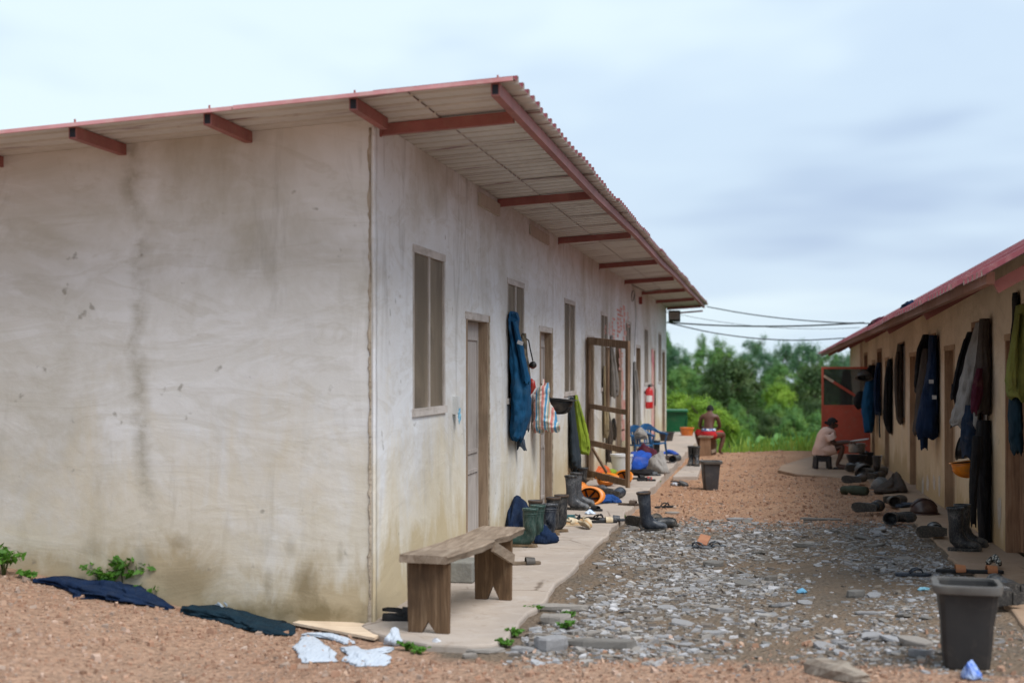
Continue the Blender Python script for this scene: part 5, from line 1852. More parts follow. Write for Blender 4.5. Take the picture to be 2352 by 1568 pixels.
heap('dark_bundle', 'dark bundle of cloth on the ground behind the tan block', 'cloth', [[(gg(1578, 1020), .08, .08), (gg(1590, 1018), .16, .13), (gg(1602, 1020), .06, .05)]], F_NAVYD)

# ------------------------------------------------------------------ clothes, board and plants before the gable
def gw(x, y):                            # a point of the bank, kept clear of the gable wall
    p_ = gg(x, y)
    p_.y = min(p_.y, GY - 0.13)
    p_.z = hz(p_.x, p_.y)
    return p_


heap('navy_coverall', 'long navy coverall spread on the gravel bank beside the gable wall', 'coverall',
     [[(gw(75, 1335), .03, 0.012), (gw(150, 1338), .09, 0.031), (gw(235, 1352), .17, 0.037), (gw(300, 1366), .16, 0.043), (gw(360, 1376), .11, 0.037), (gw(425, 1388), .04, 0.012)],
      [(gw(160, 1336), .05, 0.025), (gw(230, 1342), .10, 0.043), (gw(290, 1352), .09, 0.056), (gw(345, 1360), .08, 0.050), (gw(362, 1366), .05, 0.025)]], F_NAVY, rough=0.45, parts=('body', 'leg'))
heap('dark_trousers', 'dark teal trousers stretched out on the gravel below the navy coverall', 'trousers',
     [[(gw(418, 1404), .03, 0.018), (gg(450, 1410), .09, 0.036), (gg(520, 1424), .12, 0.036), (gg(590, 1440), .12, 0.030), (gg(640, 1452), .10, 0.027), (gg(672, 1460), .03, 0.012)]], F_NAVYD, rough=0.45)
heap('pale_shorts', 'pale grey shorts lying flat on the gravel in front of the plywood board', 'shorts',
     [[(gg(706, 1462), .035, 0.007), (gg(716, 1485), .075, 0.014), (gg(726, 1506), .095, 0.016), (gg(732, 1522), .085, 0.008)],
      [(gg(700, 1458), .03, 0.009), (gg(745, 1463), .045, 0.017), (gg(790, 1474), .04, 0.014), (gg(805, 1480), .03, 0.008)],
      [(gg(800, 1488), .05, 0.008), (gg(825, 1505), .085, 0.018), (gg(845, 1520), .10, 0.014), (gg(852, 1531), .08, 0.007)],
      [(gg(850, 1500), .05, 0.011), (gg(878, 1497), .04, 0.013), (gg(898, 1489), .025, 0.007)]], F_PALE, rough=0.35, parts=('leg_panel', 'waistband', 'leg_panel', 'hem'))
heap('pale_rag', 'pale twisted rag at the corner of the plywood board', 'rag', [[(gg(893, 1482), .03, .03), (gg(904, 1476), .05, .06), (gg(914, 1484), .03, .03)]], F_PALE)
o = None
pq = [gg(672, 1440), gg(860, 1476), gg(902, 1450), gg(712, 1428)]
m = MB()
lo = [(p_.x, p_.y, p_.z + 0.004 + 0.012) for p_ in pq]
hi = [(x, y, z + 0.016) for x, y, z in lo]
m.add(lo + hi, [(3, 2, 1, 0), (4, 5, 6, 7)] + [(i, (i + 1) % 4, 4 + (i + 1) % 4, 4 + i) for i in range(4)])
tag(m.build('plywood_board', M_PLY), 'pale plywood board lying flat by the building corner', 'board')
heap('grey_plastic_bag', 'flat grey plastic bag at the foot of the gable wall', 'plastic bag', [[(gg(470, 1402), .03, .03), (gg(500, 1402), .08, .07), (gg(530, 1410), .08, .06), (gg(562, 1416), .03, .02)]], pm('grey_film', (0.22, 0.26, 0.30), (0.32, 0.36, 0.40), 12, 0.35, 0.4, 14, 0.02))
heap('crumpled_foil', 'crumpled white plastic scrap at the end of the walkway', 'plastic scrap', [[(gg(985, 1492), .02, .015), (gg(1002, 1488), .05, .04), (gg(1020, 1491), .03, .02)]], pm('white_film', (0.6, 0.62, 0.66), (0.3, 0.3, 0.32), 30, 0.3))

# ------------------------------------------------------------------ things hung on the low building
hang('hi_vis_coat', 'grimy lime hi-vis jacket with grey bands hanging by the nearest door', 'jacket',
     [[(700, 2338, 2360), (760, 2328, 2366), (820, 2318, 2372), (870, 2312, 2374), (905, 2318, 2370), (918, 2324, 2366)]], 11.0, 0.22, F_OLIVE, 'R')
hang('black_hooded_top', 'black hooded top hanging over the lime jacket', 'jacket', [[(672, 2344, 2364), (700, 2336, 2366), (740, 2326, 2364), (780, 2322, 2346), (800, 2324, 2340)]], 11.35, 0.1, F_BLACK, 'R')
hang('black_trousers', 'black trousers hanging below the lime hi-vis jacket', 'trousers', [[(900, 2320, 2366), (950, 2318, 2368), (1000, 2320, 2368), (1030, 2324, 2366), (1040, 2328, 2364)]], 11.15, 0.14, F_NAVYD, 'R')
hang('pale_grey_jacket', 'pale grey work jacket hanging on the window past the nearest door', 'jacket',
     [[(740, 2244, 2262), (790, 2228, 2258), (850, 2212, 2252), (910, 2198, 2246), (960, 2186, 2238), (982, 2184, 2222)],
      {'d': 12.9, 'b': 0.07, 'r': [(770, 2246, 2258), (850, 2240, 2256), (930, 2236, 2252), (980, 2232, 2246)]}], 13.2, 0.20, F_GREYW, 'R')
hang('black_sleeved_shirt', 'black shirt hanging behind the pale grey jacket', 'shirt', [[(762, 2222, 2240), (800, 2208, 2230), (850, 2196, 2218), (900, 2186, 2206), (922, 2184, 2198)]], 13.75, 0.10, F_BLACK, 'R')
hang('maroon_panel_jacket', 'brown and maroon jacket hanging at the near side of the window', 'jacket',
     [[(732, 2252, 2272), (800, 2246, 2274), (870, 2240, 2276), (930, 2236, 2276), (950, 2240, 2274)], {'d': 12.55, 'b': 0.05, 'r': [(845, 2244, 2256), (890, 2234, 2256), (930, 2230, 2250), (946, 2232, 2246)]}],
     12.75, 0.14, [F_BROWN, F_MAROON], 'R')
hang('blue_jeans', 'dark blue jeans hanging under the pale grey jacket', 'trousers', [[(930, 2216, 2246), (970, 2210, 2250), (1010, 2209, 2242), (1048, 2211, 2232)]], 13.0, 0.12, fabric('dark_denim', (0.02, 0.033, 0.06), None), 'R')
hang('long_black_trousers', 'long dark work trousers hanging down to the slab beside the black boots', 'trousers',
     [[(965, 2246, 2272), (1030, 2240, 2276), (1100, 2242, 2276), (1180, 2246, 2276), (1262, 2250, 2274)],
      {'d': 12.5, 'b': 0.06, 'r': [(1000, 2236, 2256), (1060, 2230, 2250), (1120, 2227, 2244), (1180, 2228, 2242), (1206, 2230, 2242)]}], 12.75, 0.14, F_BLACK, 'R')
c = at(2213, 1062, 13.0)
helmet(c + Vector((0.02, 0, 0.0)), (R(180), R(-4), R(15)), 'orange safety helmet hanging crown down on the ochre wall', P_ORANGE, 0.98)
c = at(2192, 1030, 13.2)
helmet(c + Vector((0.06, 0.10, 0)), (R(100), R(0), R(70)), 'black helmet hanging above the orange one on the ochre wall', P_BLACKHAT, 0.95)
hang('dark_jacket', 'black jacket hanging high on the window between two tan doors', 'jacket', [[(768, 2120, 2140), (810, 2106, 2136), (860, 2102, 2126), (900, 2101, 2116)]], 17.5, 0.14, F_BLACK, 'R')
hang('olive_trousers', 'dull olive trousers hanging behind the navy jacket', 'trousers', [[(800, 2120, 2144), (870, 2110, 2138), (940, 2102, 2130), (985, 2098, 2118), (1000, 2100, 2112)]], 17.2, 0.14, F_BROWN, 'R')
hang('navy_reflector_jacket', 'navy jacket with white tabs hanging on the window between two tan doors', 'jacket',
     [[(770, 2134, 2150), (830, 2132, 2152), (880, 2124, 2154), (940, 2112, 2156), (985, 2105, 2157), (1006, 2108, 2156)],
      {'d': 16.8, 'b': 0.07, 'r': [(985, 2112, 2132), (1010, 2114, 2130), (1030, 2116, 2130)]}], 16.6, 0.20, F_NAVY, 'R')
for (x, y) in ((2139, 876), (2146, 912)):
    c = at(x, y, 16.35)
    o = MB().box(c, (.05, .008, .045)).build('reflective_tab', P_REFL)
    o.parent = bpy.data.objects['navy_reflector_jacket']
    o.matrix_parent_inverse = wmx(bpy.data.objects['navy_reflector_jacket']).inverted()
hang('brown_coat', 'dusty brown coat hanging on the narrow window left of the navy jacket', 'coat', [[(790, 2062, 2076), (850, 2056, 2079), (910, 2056, 2080), (960, 2060, 2081), (972, 2066, 2080)]], 20.7, 0.2, F_BROWN, 'R')
hang('long_black_coat', 'long black coat with a blue hem hanging next to the brown coat', 'coat', [[(824, 2040, 2054), (860, 2034, 2058), (910, 2030, 2062), (960, 2030, 2063), (985, 2036, 2060), (994, 2042, 2056)]], 22.6, 0.22, F_BLACK, 'R')
hang('slim_navy_jacket', 'slim navy jacket with a white tab hanging beside the far window', 'jacket', [[(832, 2014, 2025), (870, 2010, 2027), (920, 2008, 2028), (945, 2010, 2028), (952, 2012, 2024)]], 24.6, 0.18, F_NAVY, 'R')
hang('blue_work_trousers', 'bright blue work trousers hanging next to the open red door', 'trousers', [[(870, 1992, 2010), (910, 1982, 2010), (950, 1980, 2008), (985, 1984, 2004), (992, 1986, 2002)]], 25.6, 0.16, F_BLUE, 'R')
hang('black_backpack', 'black bag hanging on the edge of the open red door', 'bag', [[(898, 1972, 1984), (910, 1964, 1986), (930, 1963, 1986), (938, 1970, 1984)]], 26.0, 0.10, F_BLACK, 'N')
hang('black_cap_jacket', 'black jacket bundled under a grey hat beside the red door', 'jacket', [[(838, 1996, 2010), (860, 1990, 2012), (885, 1992, 2011), (900, 1996, 2010)]], 25.9, 0.14, F_BLACK, 'R')
c = at(1986, 868, 25.3)
helmet(c, (R(25), R(-10), R(200)), 'dusty grey helmet hanging on the clothes beside the red door', P_GREYHAT, 1.0)
hang('brown_curtain', 'dark brown coat seen through the mesh of the open red door', 'coat', [[(850, 1936, 1952), (890, 1932, 1956), (930, 1930, 1958), (942, 1934, 1955)]], 30.0, 0.10, F_BROWN, 'R')
hang('grey_belt', 'thin dark strap hanging below the slim navy jacket', 'strap', [[(945, 2018, 2023), (980, 2018, 2022), (1004, 2019, 2023)]], 24.4, 0.04, F_CHAR, 'R')

# ------------------------------------------------------------------ things standing on the right-hand strip
def SR(x, y):
    z = 0.03
    for _ in range(8):
        p_ = gp(x, y, z)
        z = zr(p_.y)
    return Vector((p_.x, p_.y, z))


boot(SR(2194, 1264), -6, 'black rubber boot standing below the orange helmet on the right strip', RB_BLACK, RB_SOLE_B, RB_BLACK, 0.365)
boot(SR(2214, 1258) + Vector((0.0, 0.10, 0)), -4, 'black rubber boot half hidden behind its mate on the right strip', RB_BLACK, RB_SOLE_B, RB_BLACK, 0.365)
boot(SR(2160, 1238), 185, 'black boot lying on its side beyond the standing pair on the right strip', RB_BLACK, RB_MUD, pose='lie', h=0.28)
P_TANSTRAP = pm('tan_strap', (0.46, 0.19, 0.08), (0.36, 0.14, 0.06), 9, 0.6)
slipper(SR(2190, 1314), 0, 'black sandal with a tan strap at the edge of the right strip', P_STRAP, P_TANSTRAP, 'slide', 'sandal')
slipper(SR(2262, 1316), 4, 'black sandal with a tan and lettered strap nearer the tan door', P_STRAP, P_TANSTRAP, 'slide', 'sandal')
heap('patterned_strap', 'black and white patterned strap lying on the lettered sandal', 'strap', [[(SR(2270, 1306) + Vector((0, .04, .03)), .02, .02), (SR(2286, 1304) + Vector((0, .04, .05)), .03, .03), (SR(2298, 1308) + Vector((0, .04, .03)), .02, .02)]], pm('black_white_print', (0.02, 0.02, 0.02), (0.5, 0.48, 0.42), 60, 0.6, lo=.52, hi=.55), zfun=lambda x, y: zr(y))
boot(SR(2332, 1398), 192, 'glossy black boot lying beside the grimy bin', RB_BLACK, RB_SOLE_B, pose='lie', h=0.34)
boot(SR(2350, 1380), 200, 'glossy black boot leaning behind the lying one at the slab edge', RB_BLACK, RB_SOLE_B, pose='lie', h=0.36)
helmet(SR(2122, 1180) + Vector((0, 0, .012)), (0, 0, R(190)), 'dull maroon helmet resting brim down on the right strip', P_BROWNHAT, 1.12)
boot(SR(2000, 1180), 160, 'black boot lying toe out on the earth beside the right strip', RB_BLACK, RB_SOLE_B, pose='lie', h=0.30)
boot(SR(2056, 1200), -15, 'black boot lying at the strip edge near the maroon helmet', RB_BLACK, RB_SOLE_B, pose='lie', h=0.28)
boot(SR(2040, 1160), 10, 'muddy black boot lying sole up beyond the maroon helmet', RB_MUD, RB_MUD, pose='lie', h=0.30)
heap('blue_gloves', 'pair of dusty blue work gloves lying left of the maroon helmet', 'gloves', [[(SR(2064, 1166), .04, .025), (SR(2080, 1163), .07, .03), (SR(2100, 1162), .05, .025)]], F_JEAN, zfun=lambda x, y: zr(y))
boot(SR(1968, 1112), 165, 'long dark boot lying across the strip edge at the heap of footwear', RB_DUSTY, RB_SOLE_B, pose='lie', h=0.40)
boot(SR(2000, 1104), 150, 'black boot lying in the middle of the footwear heap', RB_BLACK, RB_SOLE_B, pose='lie', h=0.34)
boot(SR(1990, 1092), 120, 'muddy boot lying at the back of the footwear heap', RB_MUD, RB_SOLE_B, pose='lie', h=0.34)
boot(SR(2014, 1098), 90, 'black boot standing upright in the footwear heap', RB_BLACK, RB_SOLE_B, h=0.33)
boot(SR(1972, 1084), 200, 'grey boot tipped over near the cooking stove', RB_DUSTY, RB_SOLE_B, pose='lie', h=0.34)
boot(SR(1962, 1077), 20, 'black boot lying closest to the cooking pot', RB_BLACK, RB_SOLE_B, pose='lie', h=0.30)
helmet(SR(2022, 1126) + Vector((0, 0, .02)), (R(8), 0, R(120)), 'dusty grey helmet on the strip below the leaning stick', P_GREYHAT, 1.1)
helmet(SR(1984, 1090) + Vector((0, 0, .06)), (R(60), 0, R(220)), 'dusty grey helmet tipped on its side in the footwear heap', P_GREYHAT, 1.0)
heap('muddy_sack', 'mud-brown cloth sack slumped on the strip beside the dusty helmet', 'sack', [[(SR(2020, 1134), .05, .03), (SR(2040, 1130), .14, .07), (SR(2056, 1126), .16, .14), (SR(2072, 1132), .08, .05)]], F_BROWN, zfun=lambda x, y: zr(y))
c0, c1 = SR(2012, 1106), at(2026, 1046, dR(2026) - 0.1)
o = MB().bar(c0 + Vector((0, 0, .012)), Vector((min(c1.x, XR - .02), c1.y, c1.z)), .035, .018).build('leaning_stick', pm('pale_metal_bar', (0.33, 0.34, 0.35), (0.22, 0.22, 0.22), 8, 0.5))
tag(o, 'pale metal bar leaning against the ochre wall above the footwear heap', 'bar')
c0, c1 = gg(1936, 1136), gg(1990, 1138)
tag(MB().tube([c0 + Vector((0, 0, .06)), c0.lerp(c1, .5) + Vector((0, 0, .065)), c1 + Vector((0, 0, .06))], [.055, .062, .055], 12).build('green_roll', fabric('grey_green_canvas', (0.07, 0.085, 0.06), None), None, True), 'grey green canvas roll lying on the earth by the footwear heap', 'roll')
slipper(gg(2096, 1322), 0, 'flat dark slipper lying on the grit beside the right strip', RB_NAVY, RB_NAVY, 'thong', 'slipper')
# clothes drying on the red roof
for (x, Y, lab, mt, r) in ((1.62, 21.6, 'red cloth bunched on the red roof edge', F_MAROON, .10), (1.85, 19.3, 'dark blue cloth dropped on the red roof', F_NAVY, .07)):
    base = rp(x, Y, .03)
    m = MB()
    lobe(m, [(base + Vector((0, -.35, .03)), Vector((.05, 0, .02)), Vector((0, 0, .03))), (base + Vector((0, -.1, .03)), Vector((r, 0, r * .5)), Vector((0, 0, .035))), (base + Vector((0, .2, .03)), Vector((r * .8, 0, r * .4)), Vector((0, 0, .03))), (base + Vector((0, .4, .02)), Vector((.04, 0, .02)), Vector((0, 0, .02)))], folds=4, amp=.2, rough=.3, seed=Y)
    tag(m.build('roof_cloth', mt, None, True), lab, 'cloth')

# ------------------------------------------------------------------ people
def skin_body(name, joints, edges, mat, parent, root=0, sub=2):
    names = list(joints)
    me = bpy.data.meshes.new(name)
    me.from_pydata([joints[k][0] for k in names], [(names.index(a), names.index(b)) for a, b in edges], [])
    o = link(bpy.data.objects.new(name, me))
    md = o.modifiers.new('skin', 'SKIN')
    md.use_smooth_shade = True
    if not me.skin_vertices:
        bpy.context.view_layer.objects.active = o
    sv_ = me.skin_vertices[0].data
    for i, k in enumerate(names):
        r = joints[k][1]
        sv_[i].radius = r if isinstance(r, tuple) else (r, r)
        sv_[i].use_root = (k == names[root])
    sb_ = o.modifiers.new('sub', 'SUBSURF')
    sb_.levels = sb_.render_levels = sub
    dg = bpy.context.evaluated_depsgraph_get()
    me2 = bpy.data.meshes.new_from_object(o.evaluated_get(dg))
    me2.name = name
    bpy.data.objects.remove(o)
    me2.materials.clear()
    me2.materials.append(mat)
    me2.polygons.foreach_set('use_smooth', [True] * len(me2.polygons))
    return put(name, me2, parent)


def hand_joints(J, E, wrist, pre, dirv, palm_n, spread=0.017):
    """palm and five fingers curling along dirv"""
    w = Vector(J[wrist][0])
    d_ = Vector(dirv).normalized()
    s_ = d_.cross(Vector(palm_n)).normalized()
    dn = Vector(palm_n).normalized() * -1
    pm_ = w + d_ * .06
    J[pre + 'palm'] = (tuple(pm_), (.030, .018))
    E.append((wrist, pre + 'palm'))
    for i, L_ in enumerate((.075, .085, .08, .062)):
        off = s_ * (spread * (i - 1.5))
        b = pm_ + d_ * .025 + off
        J[pre + 'f%da' % i] = (tuple(b), .0095)
        J[pre + 'f%db' % i] = (tuple(b + d_ * L_ * .5 + dn * .012 + off * .2), .0085)
        J[pre + 'f%dc' % i] = (tuple(b + d_ * L_ * .8 + dn * .042 + off * .2), .007)
        E.extend([(pre + 'palm', pre + 'f%da' % i), (pre + 'f%da' % i, pre + 'f%db' % i), (pre + 'f%db' % i, pre + 'f%dc' % i)])
    b = w + d_ * .03 - s_ * .03
    J[pre + 'ta'] = (tuple(b), .011)
    J[pre + 'tb'] = (tuple(b + d_ * .035 - s_ * .02 + dn * .012), .009)
    J[pre + 'tc'] = (tuple(b + d_ * .06 - s_ * .018 + dn * .03), .0075)
    E.extend([(wrist, pre + 'ta'), (pre + 'ta', pre + 'tb'), (pre + 'tb', pre + 'tc')])


def skin_mat(name, c):
    t = NT(name)
    col = t.mix(t.ramp(t.noise(9, 4, .6), (.35, 0), (.65, 1)), c, tuple(x * .75 for x in c))
    return t.done(col, .5, t.bump(t.noise(60, 3), .1, .002), spec=.45)


SK1 = skin_mat('dark_brown_skin', (0.12, 0.055, 0.036))
SK2 = skin_mat('deep_brown_skin', (0.11, 0.050, 0.032))
HAIR = pm('short_black_hair', (0.008, 0.007, 0.007), None, 60, 0.8, 0.8, 90, 0.01)


def head_extras(root, hc, fw, up, tilt_bun=False):
    """hair cap and ears for a head centred at hc, looking along fw"""
    fw, up = Vector(fw).normalized(), Vector(up).normalized()
    sd_ = fw.cross(up).normalized()
    m = MB()
    rg = []
    for t in range(0, 100, 12):
        r_, z = math.sin(R(max(t, 2))), math.cos(R(t))
        ring = []
        for k in range(20):
            a = 2 * math.pi * k / 20
            f_ = math.cos(a)
            low = 0.02 if f_ < 0.3 else 0.0
            p_ = hc + sd_ * (.079 * r_ * math.sin(a)) + fw * (.094 * r_ * math.cos(a) - .006) + up * (.100 * z - (.035 if f_ < -.1 and t > 80 else 0) + (.03 if f_ > .55 and t > 60 else 0))
            p_ = p_ + (p_ - hc).normalized() * (.004 * mnoise.noise(p_ * 60))
            ring.append(p_)
        rg.append(ring)
    m.rings(rg, (True, False))
    if tilt_bun:
        m.lathe([(.002, -.03), (.022, -.02), (.028, 0), (.02, .02), (.002, .03)], 12, c=hc - fw * .115 + up * -.01)
    m.build('hair', HAIR, root, True)
    for s_ in (-1, 1):
        MB().lathe([(.002, -.028), (.010, -.022), (.014, 0), (.010, .02), (.002, .028)], 10, c=hc + sd_ * (.083 * s_) - up * .01 - fw * .005, sx=.6).build('ear', globals()['_sk'], root, True)


# the man on the small bench, seen from behind
q = gg(1624, 1046)
mb_d = (q - Vector((0, 0, 0)))
BX = q.x + 0.03
SBN = empty('short_bench', (q.x, q.y, hz(q.x, q.y)), rz=R(-8))
tag(SBN, 'short wooden bench under the seated bare-backed man', 'bench')
MB().box((0, .12, .385), (.27, .75, .035)).build('seat_plank', M_WOOD_GREY, SBN)
for y_2 in (-.20, .44):
    MB().bb((-.105, y_2 - .018, 0), (.105, y_2 + .018, .367)).build('leg_board', wood('tan_bench_board', (0.33, 0.20, 0.12), (0.22, 0.13, 0.08), (0.42, 0.27, 0.17), 2), SBN)
MB().bb((.106, -.16, .06), (.125, .40, .12)).build('side_rail', M_WOOD_GREY, SBN)
mz = hz(q.x, q.y)
MAN = empty('person', (q.x + .03, q.y + .06, mz + .0), rz=R(-6))
MAN.scale = (.89, .89, .89)
tag(MAN, 'bare-backed man in red shorts sitting bent over on a short bench, facing away', 'person')
_sk = SK1
J = {
    'pelvis': ((0, 0, .47), (.135, .105)), 'waist': ((0, .02, .60), (.115, .085)), 'chest': ((0, .07, .76), (.145, .095)), 'upper': ((0, .12, .875), (.12, .085)), 'neck': ((0, .18, .945), (.052, .055)),
    'headb': ((0, .225, .985), (.072, .085)), 'headt': ((0, .235, 1.055), (.076, .088)), 'face': ((0, .315, .985), (.035, .035)), 'nose': ((0, .345, 1.0), (.012, .012)),
    'shL': ((-.175, .11, .865), (.062, .06)), 'shR': ((.175, .11, .865), (.062, .06)),
    'elL': ((-.235, .22, .64), (.042, .042)), 'elR': ((.225, .22, .64), (.042, .042)), 'wrL': ((-.10, .42, .56), (.028, .024)), 'wrR': ((.09, .42, .56), (.028, .024)),
    'hpL': ((-.10, .03, .45), (.095, .09)), 'hpR': ((.10, .03, .45), (.095, .09)), 'knL': ((-.33, .33, .53), (.06, .062)), 'knR': ((.29, .36, .47), (.06, .062)),
    'cfL': ((-.29, .34, .33), (.055, .055)), 'cfR': ((.26, .33, .28), (.055, .055)), 'anL': ((-.22, .36, .085), (.035, .038)), 'anR': ((.20, .28, .085), (.035, .038)),
    'ftL': ((-.25, .45, .04), (.040, .028)), 'ftR': ((.23, .37, .04), (.040, .028)), 'toL': ((-.27, .53, .028), (.035, .02)), 'toR': ((.25, .45, .028), (.035, .02)),
}
E = [('pelvis', 'waist'), ('waist', 'chest'), ('chest', 'upper'), ('upper', 'neck'), ('neck', 'headb'), ('headb', 'headt'), ('headb', 'face'), ('face', 'nose'), ('upper', 'shL'), ('upper', 'shR'),
     ('shL', 'elL'), ('elL', 'wrL'), ('shR', 'elR'), ('elR', 'wrR'), ('pelvis', 'hpL'), ('pelvis', 'hpR'), ('hpL', 'knL'), ('knL', 'cfL'), ('cfL', 'anL'), ('anL', 'ftL'), ('ftL', 'toL'), ('hpR', 'knR'), ('knR', 'cfR'), ('cfR', 'anR'), ('anR', 'ftR'), ('ftR', 'toR')]
hand_joints(J, E, 'wrL', 'L', (.5, .6, -.3), (0, .2, 1))
hand_joints(J, E, 'wrR', 'R', (-.5, .6, -.3), (0, .2, 1))
skin_body('body', J, E, SK1, MAN)
head_extras(MAN, Vector((0, .24, 1.03)), (0, 1, -.25), (0, .2, 1))
m = MB()
V3 = Vector
lobe(m, [(V3((0, .0, .40)), V3((.16, 0, 0)), V3((0, .12, 0))), (V3((0, -.005, .45)), V3((.19, 0, 0)), V3((0, .148, 0))), (V3((0, .0, .51)), V3((.17, 0, 0)), V3((0, .138, 0))), (V3((0, .01, .56)), V3((.14, 0, 0)), V3((0, .12, 0)))], amp=.05, rough=.06, seed=2)
sh = m.build('shorts', F_RED, MAN, True)
for (hx, kx, ky, kz) in ((-.10, -.27, .26, .51), (.10, .245, .28, .475)):
    m = MB()
    lobe(m, [(V3((hx, .0, .455)), V3((.09, .05, 0)), V3((0, 0, .085))), (V3((hx * .5 + kx * .5, .5 * ky, .5 * (.455 + kz))), V3((.07, .06, 0)), V3((0, 0, .082))), (V3((kx, ky, kz)), V3((.06, .065, 0)), V3((0, 0, .078)))], amp=.08, rough=.08, seed=hx * 10)
    m.build('leg_panel', F_RED, sh, True)
m = MB()
for zz in (0,):
    m.rings([[(.158 * math.cos(2 * math.pi * k / 24), .01 + .132 * math.sin(2 * math.pi * k / 24), z) for k in range(24)] for z in (.55, .605)] + [[(.136 * math.cos(2 * math.pi * k / 24), .02 + .102 * math.sin(2 * math.pi * k / 24), z) for k in range(24)] for z in (.605, .55)], (False, False))
m.build('waistband', pm('white_blue_band', (0.62, 0.66, 0.72), (0.05, 0.10, 0.28), 22, .8, lo=.47, hi=.53), sh, True)

# the cook on a low stool, in profile
q = SR(1890, 1074)
q.z = zr(q.y) - .012
STO = empty('low_stool', (q.x - .01, q.y, q.z), rz=R(5))
tag(STO, 'low black plastic stool under the person cooking', 'stool')
P_STOOL = plast('black_stool_plastic', (0.02, 0.022, 0.03), .45, amt=.2)
MB().box((0, 0, .215), (.25, .25, .03), taper=.94).build('seat', P_STOOL, STO)
for sx in (-1, 1):
    for sy in (-1, 1):
        MB().bar((sx * .115, sy * .115, 0), (sx * .10, sy * .10, .20), .05, .05).build('leg', P_STOOL, STO)
    MB().bb((sx * .112, -.078, .12), (sx * .098, .078, .1999)).build('apron', P_STOOL, STO)
    MB().bb((-.078, sx * .112, .12), (.078, sx * .098, .1999)).build('apron', P_STOOL, STO)
COOK = empty('person', (q.x - .01, q.y, q.z), rz=R(-4))
COOK.scale = (.94, .94, .94)
tag(COOK, 'person in a peach shirt sitting on a low stool, leaning over a cooking pot', 'person')
_sk = SK2
J = {
    'pelvis': ((0, 0, .315), (.11, .125)), 'waist': ((.02, 0, .43), (.09, .105)), 'chest': ((.07, 0, .57), (.10, .13)), 'upper': ((.11, 0, .66), (.085, .11)), 'neck': ((.15, 0, .715), (.045, .042)),
    'headb': ((.185, 0, .755), (.072, .062)), 'headt': ((.175, 0, .825), (.078, .07)), 'face': ((.245, 0, .755), (.030, .034)), 'nose': ((.278, 0, .772), (.010, .010)), 'chin': ((.245, 0, .722), (.022, .022)),
    'shL': ((.11, .145, .64), (.052, .052)), 'shR': ((.11, -.145, .64), (.052, .052)), 'elL': ((.20, .18, .44), (.038, .038)), 'elR': ((.20, -.185, .44), (.038, .038)), 'wrL': ((.42, .12, .48), (.024, .022)), 'wrR': ((.43, -.12, .47), (.024, .022)),
    'hpL': ((.03, .085, .30), (.085, .08)), 'hpR': ((.03, -.085, .30), (.085, .08)), 'knL': ((.36, .12, .40), (.055, .055)), 'knR': ((.36, -.13, .41), (.055, .055)),
    'cfL': ((.31, .12, .22), (.05, .048)), 'cfR': ((.31, -.13, .22), (.05, .048)), 'anL': ((.25, .12, .075), (.034, .032)), 'anR': ((.25, -.13, .075), (.034, .032)),
    'ftL': ((.31, .12, .04), (.03, .036)), 'ftR': ((.31, -.14, .04), (.03, .036)), 'toL': ((.41, .13, .03), (.022, .034)), 'toR': ((.41, -.15, .03), (.022, .034)),
}
E = [(a, b) for a, b in E if a[0] not in 'LR' and b[0] not in 'LR' and not (b[1:2] in 'ft' and b[0] in 'LR')]
E = [('pelvis', 'waist'), ('waist', 'chest'), ('chest', 'upper'), ('upper', 'neck'), ('neck', 'headb'), ('headb', 'headt'), ('headb', 'face'), ('face', 'nose'), ('face', 'chin'), ('upper', 'shL'), ('upper', 'shR'),
     ('shL', 'elL'), ('elL', 'wrL'), ('shR', 'elR'), ('elR', 'wrR'), ('pelvis', 'hpL'), ('pelvis', 'hpR'), ('hpL', 'knL'), ('knL', 'cfL'), ('cfL', 'anL'), ('anL', 'ftL'), ('ftL', 'toL'), ('hpR', 'knR'), ('knR', 'cfR'), ('cfR', 'anR'), ('anR', 'ftR'), ('ftR', 'toR')]
hand_joints(J, E, 'wrL', 'L', (1, -.1, .0), (0, 0, 1))
hand_joints(J, E, 'wrR', 'R', (1, .1, .0), (0, 0, 1))
skin_body('body', J, E, SK2, COOK)
head_extras(COOK, Vector((.178, 0, .80)), (1, 0, -.15), (.1, 0, 1), True)
F_PEACH = fabric('peach_cotton', (0.74, 0.52, 0.43), (0.64, 0.43, 0.35), (0.4, 0.25, 0.2), .2)
m = MB()
lobe(m, [(V3((.14, 0, .715)), V3((.06, 0, -.02)), V3((0, .075, 0))), (V3((.118, 0, .675)), V3((.115, 0, -.04)), V3((0, .175, 0))), (V3((.075, 0, .58)), V3((.15, 0, -.03)), V3((0, .19, 0))), (V3((.03, 0, .46)), V3((.15, 0, -.02)), V3((0, .18, 0))),
         (V3((.0, 0, .35)), V3((.165, 0, 0)), V3((0, .19, 0))), (V3((-.005, 0, .245)), V3((.165, 0, 0)), V3((0, .20, 0)))], amp=.05, rough=.05, seed=4)
sh = m.build('shirt', F_PEACH, COOK, True)
